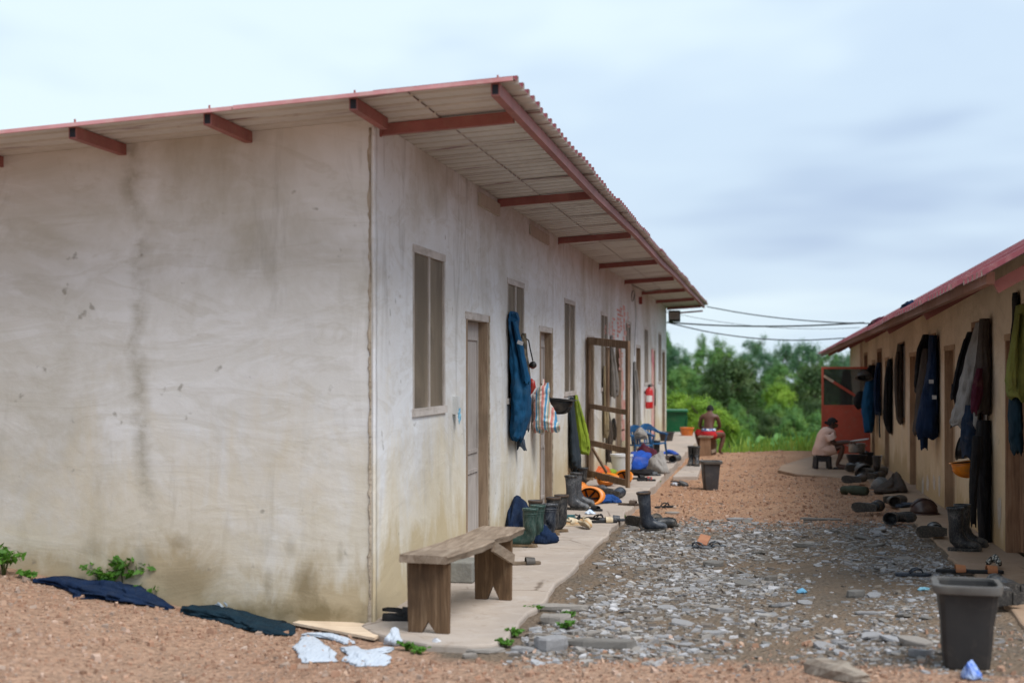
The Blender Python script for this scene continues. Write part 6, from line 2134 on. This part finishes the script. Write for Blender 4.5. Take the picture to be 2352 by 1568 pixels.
for s_ in (1, -1):
    m = MB()
    lobe(m, [(V3((.10, s_ * .13, .66)), V3((.085, 0, 0)), V3((0, .06, .05))), (V3((.13, s_ * .18, .60)), V3((.08, 0, .03)), V3((0, .06, .02))), (V3((.17, s_ * .195, .51)), V3((.078, 0, .04)), V3((0, .066, 0)))], amp=.06, rough=.06, seed=s_ + 3)
    m.build('sleeve', F_PEACH, sh, True)
    m = MB()
    lobe(m, [(V3((.0, s_ * .09, .32)), V3((0, .10, 0)), V3((0, 0, .10))), (V3((.12, s_ * .10, .335)), V3((0, .098, 0)), V3((-.02, 0, .098))), (V3((.23, s_ * .11, .365)), V3((0, .09, 0)), V3((-.03, 0, .09)))], amp=.06, rough=.06, seed=s_ + 7)
    m.build('skirt_panel', F_PEACH, sh, True)
for s_ in (1, -1):
    k = MB().prism([(x * .95 + .31, y + s_ * .13) for x, y in SOLE], .002, .016)
    k.build('sandal', P_STRAP, COOK)
# pot on a stove, lid, other pots
pc = SR(1968, 1070)
pc.z = zr(pc.y) - .012
STV = empty('charcoal_stove', pc)
tag(STV, 'small black charcoal stove under the metal cooking pot', 'stove')
MB().lathe([(.10, .0), (.13, .06), (.16, .15), (.18, .2), (.165, .2), (.14, .14), (.05, .10)], 20).build('bowl', P_STOOL, STV, True, sharp=40)
for a in (90, 210, 330):
    MB().bar((.13 * math.cos(R(a)), .13 * math.sin(R(a)), .19), (.13 * math.cos(R(a)), .13 * math.sin(R(a)), .235), .03, .02).build('pot_rest', P_STOOL, STV)
P_ALU = pm('dull_aluminium', (0.42, 0.40, 0.37), (0.25, 0.23, 0.21), 6, .45, .1, metallic=.6, dirt=(.06, .05, .04), dirt_amt=.6)
PT = empty('cooking_pot', pc + Vector((0, 0, .236)))
tag(PT, 'dented aluminium cooking pot on the charcoal stove', 'pot')
MB().lathe([(.10, 0), (.13, .012), (.135, .03), (.135, .15), (.145, .155), (.145, .165), (.128, .165), (.125, .02)], 24).build('pan', P_ALU, PT, True, sharp=40)
for s_ in (-1, 1):
    MB().tube([(s_ * .134, -.04, .12), (s_ * .165, -.03, .125), (s_ * .165, .03, .125), (s_ * .134, .04, .12)], .007, 6).build('handle', P_ALU, PT, True)
ld = COOK.matrix_world
c = Vector((COOK.location.x + .60, COOK.location.y - .05, COOK.location.z + .455))
o = MB().lathe([(.002, .012), (.09, .016), (.15, .028), (.155, .03), (.15, .022), (.09, .004), (.002, 0)], 26, sx=1.0, sy=.8).build('white_plate', plast('enamel_white', (0.68, 0.68, 0.66), .3, amt=.1), None, True)
o.location = c
o.rotation_euler = (0, R(-8), 0)
tag(o, 'shallow white plate held in both hands over the pot', 'plate')
pk = SR(1990, 1068)
pk.z = zr(pk.y)
o = empty('soot_black_pot', pk)
tag(o, 'soot black pot standing by the wall right of the stove', 'pot')
MB().lathe([(.09, 0), (.115, .02), (.12, .20), (.13, .21), (.13, .22), (.11, .22), (.105, .02)], 20).build('pan', P_STOOL, o, True, sharp=40)
MB().lathe([(.002, .25), (.02, .25), (.02, .235), (.11, .225), (.125, .2215)], 20, cap=(True, False)).build('lid', P_STOOL, o, True)

# ------------------------------------------------------------------ vegetation
def leaf_mat(name, c1, c2, c3, scale=0.6, transl=0.25):
    t = NT(name)
    f = t.noise(scale, 4, .6)
    col = t.ramp(f, (.32, c1), (.52, c2), (.70, c3))
    col = t.mix(t.ramp(t.noise(scale * 9, 2), (.35, 0), (.7, .5)), col, tuple(x * .55 for x in c1))
    t.done(col, .6, None, spec=.35)
    tr = t.N.new('ShaderNodeBsdfTranslucent')
    t.inp(tr.inputs[0], t.mix(.5, col, (c3[0] * 1.3, c3[1] * 1.3, c3[2])))
    mx = t.N.new('ShaderNodeMixShader')
    mx.inputs[0].default_value = transl
    t.L.new(t.bsdf.outputs[0], mx.inputs[1])
    t.L.new(tr.outputs[0], mx.inputs[2])
    t.L.new(mx.outputs[0], t.out.inputs[0])
    return t.mat


LF_DARK = leaf_mat('mango_leaves', (0.030, 0.068, 0.016), (0.051, 0.105, 0.024), (0.115, 0.155, 0.034), 1.1)
LF_MID = leaf_mat('forest_leaves', (0.057, 0.152, 0.040), (0.103, 0.245, 0.053), (0.245, 0.367, 0.071), 1.0)  # sunlit crown tops and some haze are put into these lighter tones
LF_HAZE = leaf_mat('haze_tinted_leaves', (0.056, 0.141, 0.075), (0.084, 0.198, 0.094), (0.160, 0.280, 0.104), 1.0)  # distance haze is put into this lighter, bluish leaf colour
LF_BRIGHT = leaf_mat('bright_shrub_leaves', (0.125, 0.250, 0.022), (0.213, 0.362, 0.027), (0.338, 0.475, 0.044), 1.6)
LF_BANANA = leaf_mat('banana_leaves', (0.069, 0.188, 0.040), (0.125, 0.275, 0.056), (0.250, 0.400, 0.081), 1.2)
LF_GRASS = leaf_mat('tall_grass_blades', (0.169, 0.299, 0.039), (0.273, 0.429, 0.058), (0.429, 0.546, 0.117), 1.5)
LF_WEED = leaf_mat('weed_leaves', (0.05, 0.15, 0.014), (0.085, 0.22, 0.02), (0.15, 0.30, 0.03), 6)
M_BARK = pm('grey_brown_bark', (0.13, 0.10, 0.075), (0.08, 0.06, 0.045), 4, .95, .6, 12, .03)


def leaves_mesh(name, pts, nrm, size, mat, rng, ratio=0.45):
    """rhombic leaf faces at pts, roughly facing nrm"""
    n = len(pts)
    a = rng.normal(size=(n, 3))
    nr = nrm + rng.normal(size=(n, 3)) * .75
    nr /= np.linalg.norm(nr, axis=1)[:, None] + 1e-9
    a -= (a * nr).sum(1)[:, None] * nr
    a /= np.linalg.norm(a, axis=1)[:, None] + 1e-9
    b = np.cross(nr, a)
    s_ = (size * rng.uniform(.6, 1.35, n))[:, None]
    v = np.empty((n, 4, 3))
    v[:, 0] = pts - a * s_
    v[:, 1] = pts + b * s_ * ratio - a * s_ * .1 + nr * s_ * .12
    v[:, 2] = pts + a * s_
    v[:, 3] = pts - b * s_ * ratio - a * s_ * .1 + nr * s_ * .12
    me = bpy.data.meshes.new(name)
    me.vertices.add(n * 4)
    me.vertices.foreach_set('co', v.reshape(-1))
    me.loops.add(n * 4)
    me.loops.foreach_set('vertex_index', np.arange(n * 4, dtype=np.int32))
    me.polygons.add(n)
    me.polygons.foreach_set('loop_start', np.arange(0, n * 4, 4, dtype=np.int32))
    me.polygons.foreach_set('loop_total', np.full(n, 4, dtype=np.int32))
    me.materials.append(mat)
    me.update(calc_edges=True)
    return me


def crown(kind, seed, mat, leaf=.055):
    rng = np.random.default_rng(seed)
    P, Nn = [], []
    if kind == 'round':
        nc, per, sg = 95, 75, .13
    elif kind == 'airy':
        nc, per, sg = 26, 95, .15
    else:
        nc, per, sg = 60, 70, .15
    for i in range(nc):
        d_ = rng.normal(size=3)
        d_ /= np.linalg.norm(d_)
        if kind == 'round' and d_[2] < -.75:
            d_[2] *= -1
        r_ = rng.uniform(.55, .95) if kind != 'airy' else rng.uniform(.25, .95)
        c = d_ * r_
        sz = sg * rng.uniform(.7, 1.35)
        q = rng.normal(size=(per, 3)) * sz * np.array([1, 1, .75])
        P.append(c + q)
        Nn.append(q / sz + d_ * .7 + np.array([0, 0, .5]))
    return leaves_mesh('crown', np.concatenate(P), np.concatenate(Nn), leaf, mat, rng)


CR = {}
for nm, k, mt, lf in (('dark', 'round', LF_DARK, .052), ('mid', 'round', LF_MID, .058), ('midb', 'loose', LF_MID, .062), ('far', 'loose', LF_HAZE, .062), ('airy', 'airy', LF_HAZE, .060), ('airyb', 'airy', LF_MID, .06), ('shrub', 'loose', LF_BRIGHT, .07)):
    CR[nm] = [crown(k, s_ * 13 + len(nm), mt, lf) for s_ in range(2)]


def tree(label, group, x, ytop, ybot, wpx, d, kind, i=0, cat_='tree', name='forest_tree'):
    """crown between ytop and ybot, wpx wide, at distance d; trunk down to the earth"""
    c = at(x, (ytop + ybot) / 2, d)
    rx, rz2 = wpx / 2 * d / FPX, (ybot - ytop) / 2 * d / FPX
    g = hz(c.x, c.y)
    o = empty(name, (c.x, c.y, g))
    k = put('crown', CR[kind][i % 2], o)
    k.location = (0, 0, c.z - g)
    k.scale = (rx, rx * .9, rz2)
    k.rotation_euler = (0, 0, i * 1.7)
    H = c.z - g
    m = MB()
    tr = max(.05, rx * .055)
    m.tube([(0, 0, -.2), (rx * .03, 0, H * .35), (-rx * .03, 0, H * .7), (0, 0, H + rz2 * .3)], [tr * 1.5, tr * 1.1, tr * .8, tr * .3], 8)
    m.build('trunk', M_BARK, o, True)
    lm = MB()
    for q in range(7):
        a = q * 2.4 + i
        b0 = H - rz2 * (.75 - .12 * q)
        lm.tube([(0, 0, max(.2, b0)), (math.cos(a) * rx * .3, math.sin(a) * rx * .3, b0 + rz2 * .35), (math.cos(a) * rx * .7, math.sin(a) * rx * .65, b0 + rz2 * .75)], [tr * .6, tr * .4, tr * .15], 6)
    lm.build('limbs', M_BARK, o, True)
    return tag(o, label, cat_, group)


GF = 'trees of the far wood'
tree('big round dark green mango tree beyond the seated man', None, 1680, 826, 968, 165, 150, 'dark', 0, name='mango_tree')
tree('round dark mango tree behind the open red door', None, 1880, 832, 985, 150, 150, 'dark', 1, name='mango_tree')
tree('tall ragged tree with an open crown standing above the wood', None, 1734, 764, 838, 68, 290, 'airy', 0)
tree('slim tall tree rising above the wood near the tall building', None, 1612, 764, 832, 40, 290, 'airyb', 1)
tree('small pointed tree next to the slim tall one', None, 1652, 770, 840, 48, 290, 'airyb', 0)
tree('dark tree at the very edge of the tall building', None, 1531, 764, 880, 42, 260, 'mid', 1)
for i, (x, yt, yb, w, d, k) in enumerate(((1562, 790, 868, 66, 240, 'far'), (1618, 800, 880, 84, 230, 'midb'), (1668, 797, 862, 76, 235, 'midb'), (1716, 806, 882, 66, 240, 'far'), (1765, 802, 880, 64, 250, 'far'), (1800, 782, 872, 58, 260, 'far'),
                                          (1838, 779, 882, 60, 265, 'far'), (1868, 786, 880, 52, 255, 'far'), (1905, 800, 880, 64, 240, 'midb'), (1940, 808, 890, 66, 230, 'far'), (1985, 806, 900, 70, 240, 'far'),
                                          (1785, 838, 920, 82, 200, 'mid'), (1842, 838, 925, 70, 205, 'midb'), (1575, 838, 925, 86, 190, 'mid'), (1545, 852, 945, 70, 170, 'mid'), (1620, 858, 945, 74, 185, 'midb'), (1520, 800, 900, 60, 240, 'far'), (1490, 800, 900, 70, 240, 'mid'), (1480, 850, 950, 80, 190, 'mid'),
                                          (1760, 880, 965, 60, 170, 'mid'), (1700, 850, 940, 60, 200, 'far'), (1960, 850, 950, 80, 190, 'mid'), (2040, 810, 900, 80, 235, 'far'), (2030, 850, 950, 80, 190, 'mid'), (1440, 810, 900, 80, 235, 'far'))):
    lb, gr_ = {'far': ('haze-tinted bluish green tree standing against the sky at the back of the wood', 'bluish trees at the back of the wood'),
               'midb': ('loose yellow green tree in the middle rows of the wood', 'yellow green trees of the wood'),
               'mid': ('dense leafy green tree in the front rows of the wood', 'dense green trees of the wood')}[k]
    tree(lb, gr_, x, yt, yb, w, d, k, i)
for i in range(22):
    x = 1480 + (i % 11) * 50 + random.uniform(-14, 14)
    yt, yb, d = ((925, 1010, 130) if i < 11 else (950, 1040, 95))
    tree('low dark bush at the foot of the wood', 'bushes at the foot of the wood', x, yt + random.uniform(-12, 10), yb, random.uniform(56, 86), d + random.uniform(-8, 8), ('mid', 'midb', 'dark')[i % 3], i, 'bush', 'low_bush')
tree('pale green feathery tree between the two mango trees', None, 1788, 868, 975, 76, 140, 'shrub', 0)
GS = 'bright shrubs beyond the walkway end'
for i, (x, yt, yb, w, d) in enumerate(((1556, 892, 985, 90, 46), (1602, 905, 995, 84, 44), (1645, 925, 1005, 72, 42), (1676, 952, 1018, 54, 41), (1515, 896, 990, 70, 47), (1612, 950, 1030, 80, 40))):
    tree('bright yellow green shrub behind the green wheelie bin', GS, x, yt, yb, w, d, 'shrub', i, 'shrub', 'bright_shrub')


def banana_mesh(seed):
    rg = random.Random(seed)
    m = MB()
    for k in range(8):
        a = k * 2.4 + rg.random()
        L_ = rg.uniform(.8, 1.25)
        el = rg.uniform(.75, 1.35)
        rows = []
        for j in range(9):
            t = j / 8
            r_ = L_ * t * math.cos(el) + .5 * L_ * t * t * .6
            z = .8 + L_ * t * math.sin(el) - .55 * L_ * t * t
            w = .17 * math.sin(math.pi * min(1, t * .93 + .04)) ** .7
            dx, dy = math.cos(a), math.sin(a)
            rows.append(((dx * r_ - dy * w, dy * r_ + dx * w, z + .03), (dx * r_, dy * r_, z - .02), (dx * r_ + dy * w, dy * r_ - dx * w, z + .03)))
        vs = [p_ for r3 in rows for p_ in r3]
        fs = []
        for j in range(8):
            for c_ in range(2):
                fs.append((j * 3 + c_, j * 3 + c_ + 1, j * 3 + 3 + c_ + 1, j * 3 + 3 + c_))
        m.add(vs, fs)
    return m.mesh('leaves', LF_BANANA, True)


BM = [banana_mesh(s_) for s_ in range(3)]
stm = MB().tube([(0, 0, -.1), (.02, 0, .4), (0, .02, .9)], [.10, .085, .05], 8).mesh('stem', pm('banana_stem', (0.16, 0.20, 0.07), (0.2, 0.15, 0.08), 4), True)
for i in range(51):
    x = 1664 + (i % 17) * 15 + random.uniform(-6, 6)
    d = (random.uniform(42, 46), random.uniform(49, 56), random.uniform(60, 72))[i // 17]
    yt = (random.uniform(985, 1005), random.uniform(966, 988), random.uniform(948, 970))[i // 17]
    p_ = at(x, yt, d)
    g = hz(p_.x, p_.y)
    H = (p_.z - g)
    o = empty('banana_plant', (p_.x, p_.y, g), rz=random.uniform(0, 6))
    s_ = H / 1.55
    o.scale = (s_ * .36, s_ * .36, s_)
    put('leaves', BM[i % 3], o)
    put('stem', stm, o)
    tag(o, 'banana plant with broad arching leaves below the edge of the yard', 'banana plant', 'banana plants below the yard')


def grass_stuff():
    rng = np.random.default_rng(4)
    m = MB()
    for i in range(7500):
        Y = 31.5 + 11.5 * rng.random() ** 1.4
        X = rng.uniform(-7, 9)
        if Y < 32.4 + .5 * math.sin(X * 1.7) and rng.random() < .75:
            continue
        z = hz(X, Y)
        h = rng.uniform(.22, .75) * (1 + .05 * (Y - 32)) * (.6 if Y < 33 else 1)
        a = rng.uniform(0, 6.28)
        w = rng.uniform(.012, .03)
        lx, ly = rng.normal(0, .22 * h, 2)
        ca, sa = math.cos(a) * w, math.sin(a) * w
        m.add([(X - ca, Y - sa, z - .03), (X + ca, Y + sa, z - .03), (X + ca * .7 + lx * .4, Y + sa * .7 + ly * .4, z + h * .6), (X - ca * .7 + lx * .4, Y - sa * .7 + ly * .4, z + h * .6), (X + lx, Y + ly, z + h)], [(0, 1, 2, 3), (3, 2, 4)])
    o = m.build('tall_grass', LF_GRASS)
    tag(o, 'tall light green grass growing along the edge of the yard', 'grass', kind='stuff')


grass_stuff()


def weed(loc, h, spread, n_br, leaf, label, group, seed, name='leafy_weed'):
    rg = random.Random(seed)
    rng = np.random.default_rng(seed)
    o = empty(name, loc)
    m = MB()
    P, Nn = [], []
    for k in range(n_br):
        a = k * 2.4 + rg.random()
        rr = spread * rg.uniform(.35, 1)
        tip = Vector((math.cos(a) * rr, math.sin(a) * rr * .7, h * rg.uniform(.55, 1.0)))
        mid = Vector((tip.x * .3, tip.y * .3, tip.z * .7))
        m.tube([(0, 0, -.02), mid, tip], [.005, .004, .002], 5)
        for j in range(7):
            t = .3 + .7 * j / 6
            c = mid.lerp(tip, max(0, (t - .3) / .7))
            for s_ in (-1, 1):
                P.append(c + Vector((rg.uniform(-1, 1), rg.uniform(-1, 1), rg.uniform(-.4, .4))) * leaf * 1.1)
                Nn.append((0, -.3, 1))
    m.build('stem', pm('weed_stem', (0.10, 0.13, 0.04)), o, True)
    put('leaves', leaves_mesh('leaves', np.array([tuple(p_) for p_ in P]), np.array(Nn, dtype=float), leaf, LF_WEED, rng, .5), o)
    return tag(o, label, 'weed', group)


weed(gg(285, 1362), .26, .22, 11, .030, 'leafy green weed growing between the navy coverall and the gable wall', None, 1)
weed(gg(235, 1358), .17, .14, 8, .028, 'low leafy weed left of the taller one at the gable wall', None, 5)
weed(gg(340, 1372), .09, .14, 7, .028, 'short weed poking out behind the navy coverall', None, 6)
weed(gg(8, 1318), .20, .13, 8, .03, 'leafy weed at the far left of the gable wall', None, 2)
weed(gg(62, 1328), .05, .07, 5, .022, 'tiny weed beside the sleeve of the navy coverall', None, 3)
for i, (x, y, h) in enumerate(((1160, 1486, .05), (1182, 1464, .06), (1228, 1405, .05), (1308, 1418, .04), (1300, 1445, .05), (1425, 1192, .05), (1500, 1118, .09), (935, 1494, .05), (962, 1502, .04), (2005, 1170, .06), (1478, 1175, .03))):
    weed(gg(x, y), h, h * 1.2, 7, .016, 'small green weed tuft along the edge of a concrete slab', 'weed tufts along the slab edges', 30 + i, 'weed_tuft')


# ------------------------------------------------------------------ stones
def stone_mat(nm, dirt):
    t = NT(nm)
    tint = t.attr('tint')
    col = t.mix(t.ramp(t.noise(18, 5, .65), (.35, 0), (.7, .45)), tint, dirt)
    return t.done(col, .75, t.bump(t.noise(30, 5, .65, 0, t.map((1, 1, 3))), .35, .006), spec=.2)


M_STONE = stone_mat('slate_flakes', (0.20, 0.165, 0.13))
M_LAT = stone_mat('laterite_pebbles', (0.34, 0.215, 0.145))


def one_stone_mat(name, c):
    if name in MATS:
        return MATS[name]
    t = NT(name)
    col = t.mix(t.ramp(t.noise(9, 6, .65), (.35, 0), (.7, .6)), c, tuple(x * .6 for x in c))
    oi = t.N.new('ShaderNodeObjectInfo').outputs['Random']
    col = t.mix(t.math('MULTIPLY', oi, .45), col, (0.19, 0.165, 0.14))
    MATS[name] = t.done(col, .75, t.bump(t.noise(14, 6, .65, 0, t.map((1, 1, 3))), .5, .012), spec=.2)
    return MATS[name]


SLATE_TINTS = np.array([(0.35, 0.355, 0.37), (0.27, 0.265, 0.27), (0.36, 0.34, 0.32), (0.18, 0.16, 0.14), (0.27, 0.23, 0.19), (0.45, 0.445, 0.455), (0.14, 0.12, 0.105)])
LAT_TINTS = np.array([(0.39, 0.24, 0.165), (0.33, 0.185, 0.12), (0.48, 0.345, 0.27), (0.29, 0.17, 0.115), (0.42, 0.285, 0.205), (0.38, 0.295, 0.24)])


def stones_stuff(name, label, cat_, C3, size, thick, tints, rng, tilt=.18, mat=None):
    n = len(C3)
    K = 5
    ang = np.sort(rng.uniform(0, 2 * np.pi, (n, K)) * .35 + np.arange(K) * 2 * np.pi / K * 1.0, axis=1)
    rad = rng.uniform(.6, 1.15, (n, K))
    asp = rng.uniform(.5, .95, n)[:, None]
    yaw = rng.uniform(0, 6.28, n)[:, None]
    x0 = np.cos(ang) * rad * size[:, None]
    y0 = np.sin(ang) * rad * size[:, None] * asp
    x = x0 * np.cos(yaw) - y0 * np.sin(yaw)
    y = x0 * np.sin(yaw) + y0 * np.cos(yaw)
    tx, ty = rng.normal(0, tilt, n)[:, None], rng.normal(0, tilt, n)[:, None]
    v = np.empty((n, 2 * K, 3))
    zt_ = x * tx + y * ty
    v[:, :K, 0], v[:, :K, 1], v[:, :K, 2] = x, y, zt_ - .006
    sh = rng.uniform(.86, 1.0, (n, K)) if mat is None else rng.uniform(.72, .95, (n, K))
    v[:, K:, 0], v[:, K:, 1] = x * sh, y * sh
    v[:, K:, 2] = zt_ * sh + thick[:, None] * rng.uniform(.7, 1.2, (n, K))
    v += C3[:, None, :]
    fs = []
    for i in range(n):
        o = i * 2 * K
        fs.append(tuple(range(o + K, o + 2 * K)))
        for k in range(K):
            k2 = (k + 1) % K
            fs.append((o + k, o + k2, o + K + k2, o + K + k))
    me = bpy.data.meshes.new(name)
    me.from_pydata(v.reshape(-1, 3), [], fs)
    tn = tints[rng.integers(0, len(tints), n)] * rng.uniform(.75, 1.2, (n, 1))
    ca = me.attributes.new('tint', 'FLOAT_COLOR', 'POINT')
    ca.data.foreach_set('color', np.repeat(np.concatenate([tn, np.ones((n, 1))], 1), 2 * K, axis=0).astype(np.float32).reshape(-1))
    me.materials.append(mat or M_STONE)
    o = put(name, me)
    tag(o, label, cat_, kind='stuff')


def slate_density(X, Y):
    m_ = smask(X, Y)
    if X < -1.42 or X > 1.46:
        return 0
    tr = math.exp(-((X - (.44 - .05 * abs(Y - 10) - (.35 if Y < 8.9 else 0) * (8.9 - Y)) - .18 * mnoise.noise(Vector((Y * .8, 0, 0)))) / .30) ** 2) * sstep(16.5, 11.0, Y)
    trk = 1 - .93 * tr
    lft = 1 - .75 * math.exp(-((X + 1.38) / .2) ** 2) * (1 if 9.0 < Y < 14 else .2)
    n = .50 + .95 * mnoise.noise(Vector((X * 1.2, Y * .9, 11)))
    return m_ * max(.06, trk) * lft * min(1, max(.12, n))


rng = np.random.default_rng(11)
cs, tries = [], 0
while len(cs) < 17000 and tries < 150000:
    tries += 1
    X, Y = rng.uniform(-1.5, 1.55), rng.uniform(7.0, 16.2)
    if rng.random() < slate_density(X, Y):
        cs.append((X, Y, hz(X, Y)))
cs = np.array(cs)
sz = np.clip(rng.lognormal(math.log(.0185), .55, len(cs)), .006, .055)
sz *= np.where(cs[:, 0] > .45, .72, 1.0)
stones_stuff('slate_chips', 'carpet of small grey slate chips covering the alley floor', 'stone chips', cs, sz, sz * rng.uniform(.14, .38, len(cs)), SLATE_TINTS, rng, .13)
cs = []
while len(cs) < 24000:
    u = rng.random()
    if u < .72:
        X, Y = rng.uniform(-6.2, 2.0), rng.uniform(5.6, 8.6)
        if smask(X, Y) > .6 and rng.random() < .7:
            continue
        if X < -2.35 and Y > 8.5:
            continue
        if -2.35 < X < -1.4 and Y > 7.75:
            continue
    else:
        X, Y = rng.uniform(-1.35, 1.4), 14.5 + 17 * rng.random() ** 1.5
        if -.2 < X and Y > 22.5 and X > .4:
            continue
    cs.append((X, Y, hz(X, Y)))
cs = np.array(cs)
sz = np.clip(rng.lognormal(math.log(.008), .55, len(cs)), .004, .036)
sz = np.where(cs[:, 1] > 14, np.clip(sz * 1.3, .008, .032), sz)
stones_stuff('laterite_gravel', 'loose orange laterite gravel scattered over the earth', 'gravel', cs, sz, sz * rng.uniform(.45, .9, len(cs)), LAT_TINTS, rng, .2, M_LAT)


def slab_stone(seed, thick, K=7, irr=.45):
    rg = random.Random(seed)
    m = MB()
    base = [(math.cos(2 * math.pi * k / K) * (1 - irr * rg.random()), math.sin(2 * math.pi * k / K) * .72 * (1 - irr * rg.random())) for k in range(K)]
    tx, ty = rg.uniform(-.12, .12), rg.uniform(-.12, .12)
    rgs = []
    for (s_, z) in ((.88, -thick * .5), (1.0, -thick * .1), (.98, thick * .36), (.92, thick * .5)):
        rgs.append([(x * s_ * (1 + .05 * rg.uniform(-1, 1)), y * s_ * (1 + .05 * rg.uniform(-1, 1)), z + x * tx * (z > 0) + y * ty * (z > 0) + .12 * thick * rg.uniform(-1, 1)) for x, y in base])
    m.rings(rgs)
    return m


ST_M = [one_stone_mat('slate_pale', (0.33, 0.33, 0.34)), one_stone_mat('slate_warm', (0.33, 0.30, 0.27)), one_stone_mat('slate_dark', (0.20, 0.19, 0.175))]
SP = [slab_stone(s_, .22 + .05 * (s_ % 5)).mesh('slate_stone', ST_M[(0, 0, 1, 2)[s_ % 4]]) for s_ in range(16)]
rg = random.Random(21)
placed = 0
while placed < 285:
    X, Y = rg.uniform(-1.4, 1.42), 7.4 + 8.2 * rg.random() ** 1.15
    dn = slate_density(X, Y)
    if rg.random() > dn:
        continue
    s_ = min(.115, rg.lognormvariate(math.log(.055), .35))
    o = put('slate_stone', SP[rg.randrange(16)])
    o.location = (X, Y, hz(X, Y) + s_ * .07)
    o.scale = (s_, s_, s_ * rg.uniform(.35, .8))
    o.rotation_euler = (rg.gauss(0, .14), rg.gauss(0, .14), rg.uniform(0, 6.28))
    tag(o, 'flat grey slate stone lying loose on the alley floor', 'stone', 'larger slate stones on the alley floor')
    placed += 1


def big_stone(x, y, a, b, h, yaw, label, mi=0, seed=0, name='rock', tilt=(0, 0)):
    p_ = gg(x, y)
    m = slab_stone(seed, 1.0, 10, .28)
    o = m.build(name, ST_M[mi])
    o.location = (p_.x, p_.y, p_.z + h * .36)
    o.scale = (a, b / .72, h)
    o.rotation_euler = (tilt[0], tilt[1], yaw)
    bevel(o, .008, 1)
    return tag(o, label, 'rock')


big_stone(1262, 1492, .115, .09, .09, .3, 'large pale angular rock in front of the slate chips', 0, 3)
big_stone(1200, 1496, .08, .055, .03, -.2, 'flat white stone near the walkway corner', 0, 4)
big_stone(1275, 1430, .13, .11, .06, .1, 'square tan block sunk among the slate beside the walkway', 1, 5)
big_stone(1290, 1402, .24, .06, .045, -.05, 'long low kerb-like stone beside the walkway', 1, 6)
big_stone(1375, 1486, .26, .075, .055, -.1, 'long grey slab of slate lying near the orange gravel', 2, 7)
big_stone(1110, 1496, .14, .07, .025, .05, 'broken flat piece of concrete at the walkway end', 1, 8)
big_stone(1640, 1300, .10, .07, .05, .4, 'chunky grey rock in the middle of the alley', 2, 9)
big_stone(1700, 1195, .17, .09, .03, .1, 'broad white flat stone at the far edge of the slate', 0, 10)
big_stone(1770, 1336, .07, .05, .05, .9, 'upright wedge of grey slate in mid alley', 2, 12)
big_stone(1710, 1345, .10, .05, .03, -.4, 'thin dark slate tilted on the chips', 2, 13, tilt=(.2, .1))
big_stone(1965, 1370, .07, .05, .055, .2, 'brown lumpy rock beside the bare track', 2, 14)
big_stone(2105, 1480, .13, .07, .035, -.6, 'flat pinkish stone left of the grimy bin', 1, 15, tilt=(.1, .15))
big_stone(2115, 1505, .075, .045, .04, .3, 'small grey stone tucked under the pinkish one', 0, 16)
big_stone(1990, 1410, .09, .045, .02, .1, 'smooth pale slate tile on the right side of the alley', 0, 17)
big_stone(1845, 1255, .12, .05, .035, -.3, 'dark flat slate on the brown track', 2, 18)
big_stone(1545, 1180, .10, .04, .03, .2, 'grey stone lying behind the upright boot', 1, 19)
big_stone(1890, 1195, .28, .05, .03, -.12, 'long dark slab of stone before the right strip', 2, 20)
big_stone(1665, 1405, .09, .05, .03, .5, 'pale flat slate on the near chips', 0, 22)
big_stone(1080, 1510, .05, .03, .03, .5, 'rusty brown stone on the orange gravel before the walkway', 1, 23)
# rotten timber at the bottom right
A, B = gg(1866, 1540), gg(1990, 1572)
ax = (B - A).normalized()
sx_ = Vector((-ax.y, ax.x, 0))
rgs = []
rgl = random.Random(5)
for t, w, h in ((-.02, .03, .02), (.0, .05, .04), (.12, .062, .05), (.3, .058, .046), (.5, .055, .05), (.7, .05, .04), (.9, .042, .03), (1.0, .03, .02)):
    c = A.lerp(B, t) + Vector((0, 0, .03))
    rgs.append([c + sx_ * (w * u * rgl.uniform(.85, 1.15)) + Vector((0, 0, h * v * rgl.uniform(.8, 1.15))) + ax * rgl.uniform(-.015, .015) for u, v in ((-1, -.7), (-.95, .35), (-.5, .9), (.25, .8), (.7, .95), (1, .2), (.9, -.7))])
o = MB().rings(rgs).build('rotten_log', wood('rotting_wood', (0.30, 0.25, 0.20), (0.15, 0.11, 0.08), (0.42, 0.37, 0.31), 0))
tag(o, 'short rotten log lying on the grit in front of the alley', 'log')
heap('blue_plastic', 'torn blue plastic scrap on the grit beside the grimy bin', 'plastic scrap', [[(gg(2210, 1558), .02, .02), (gg(2228, 1556), .05, .05), (gg(2246, 1562), .03, .02)]], pm('blue_film', (0.03, 0.12, 0.5), (0.4, 0.5, 0.7), 22, .3))
heap('blue_wrapper', 'small light blue wrapper among the slate chips', 'wrapper', [[(gg(1830, 1262 + 100), .01, .01), (gg(1842, 1361), .03, .02), (gg(1852, 1362), .02, .01)]], pm('blue_film_b', (0.15, 0.4, 0.6), None, 22, .3))
heap('cyan_wrapper', 'cyan wrapper on the grit near the right strip', 'wrapper', [[(gg(2108, 1356), .01, .008), (gg(2120, 1355), .03, .015), (gg(2134, 1354), .02, .01)]], pm('cyan_film', (0.25, 0.55, 0.68), None, 22, .3))
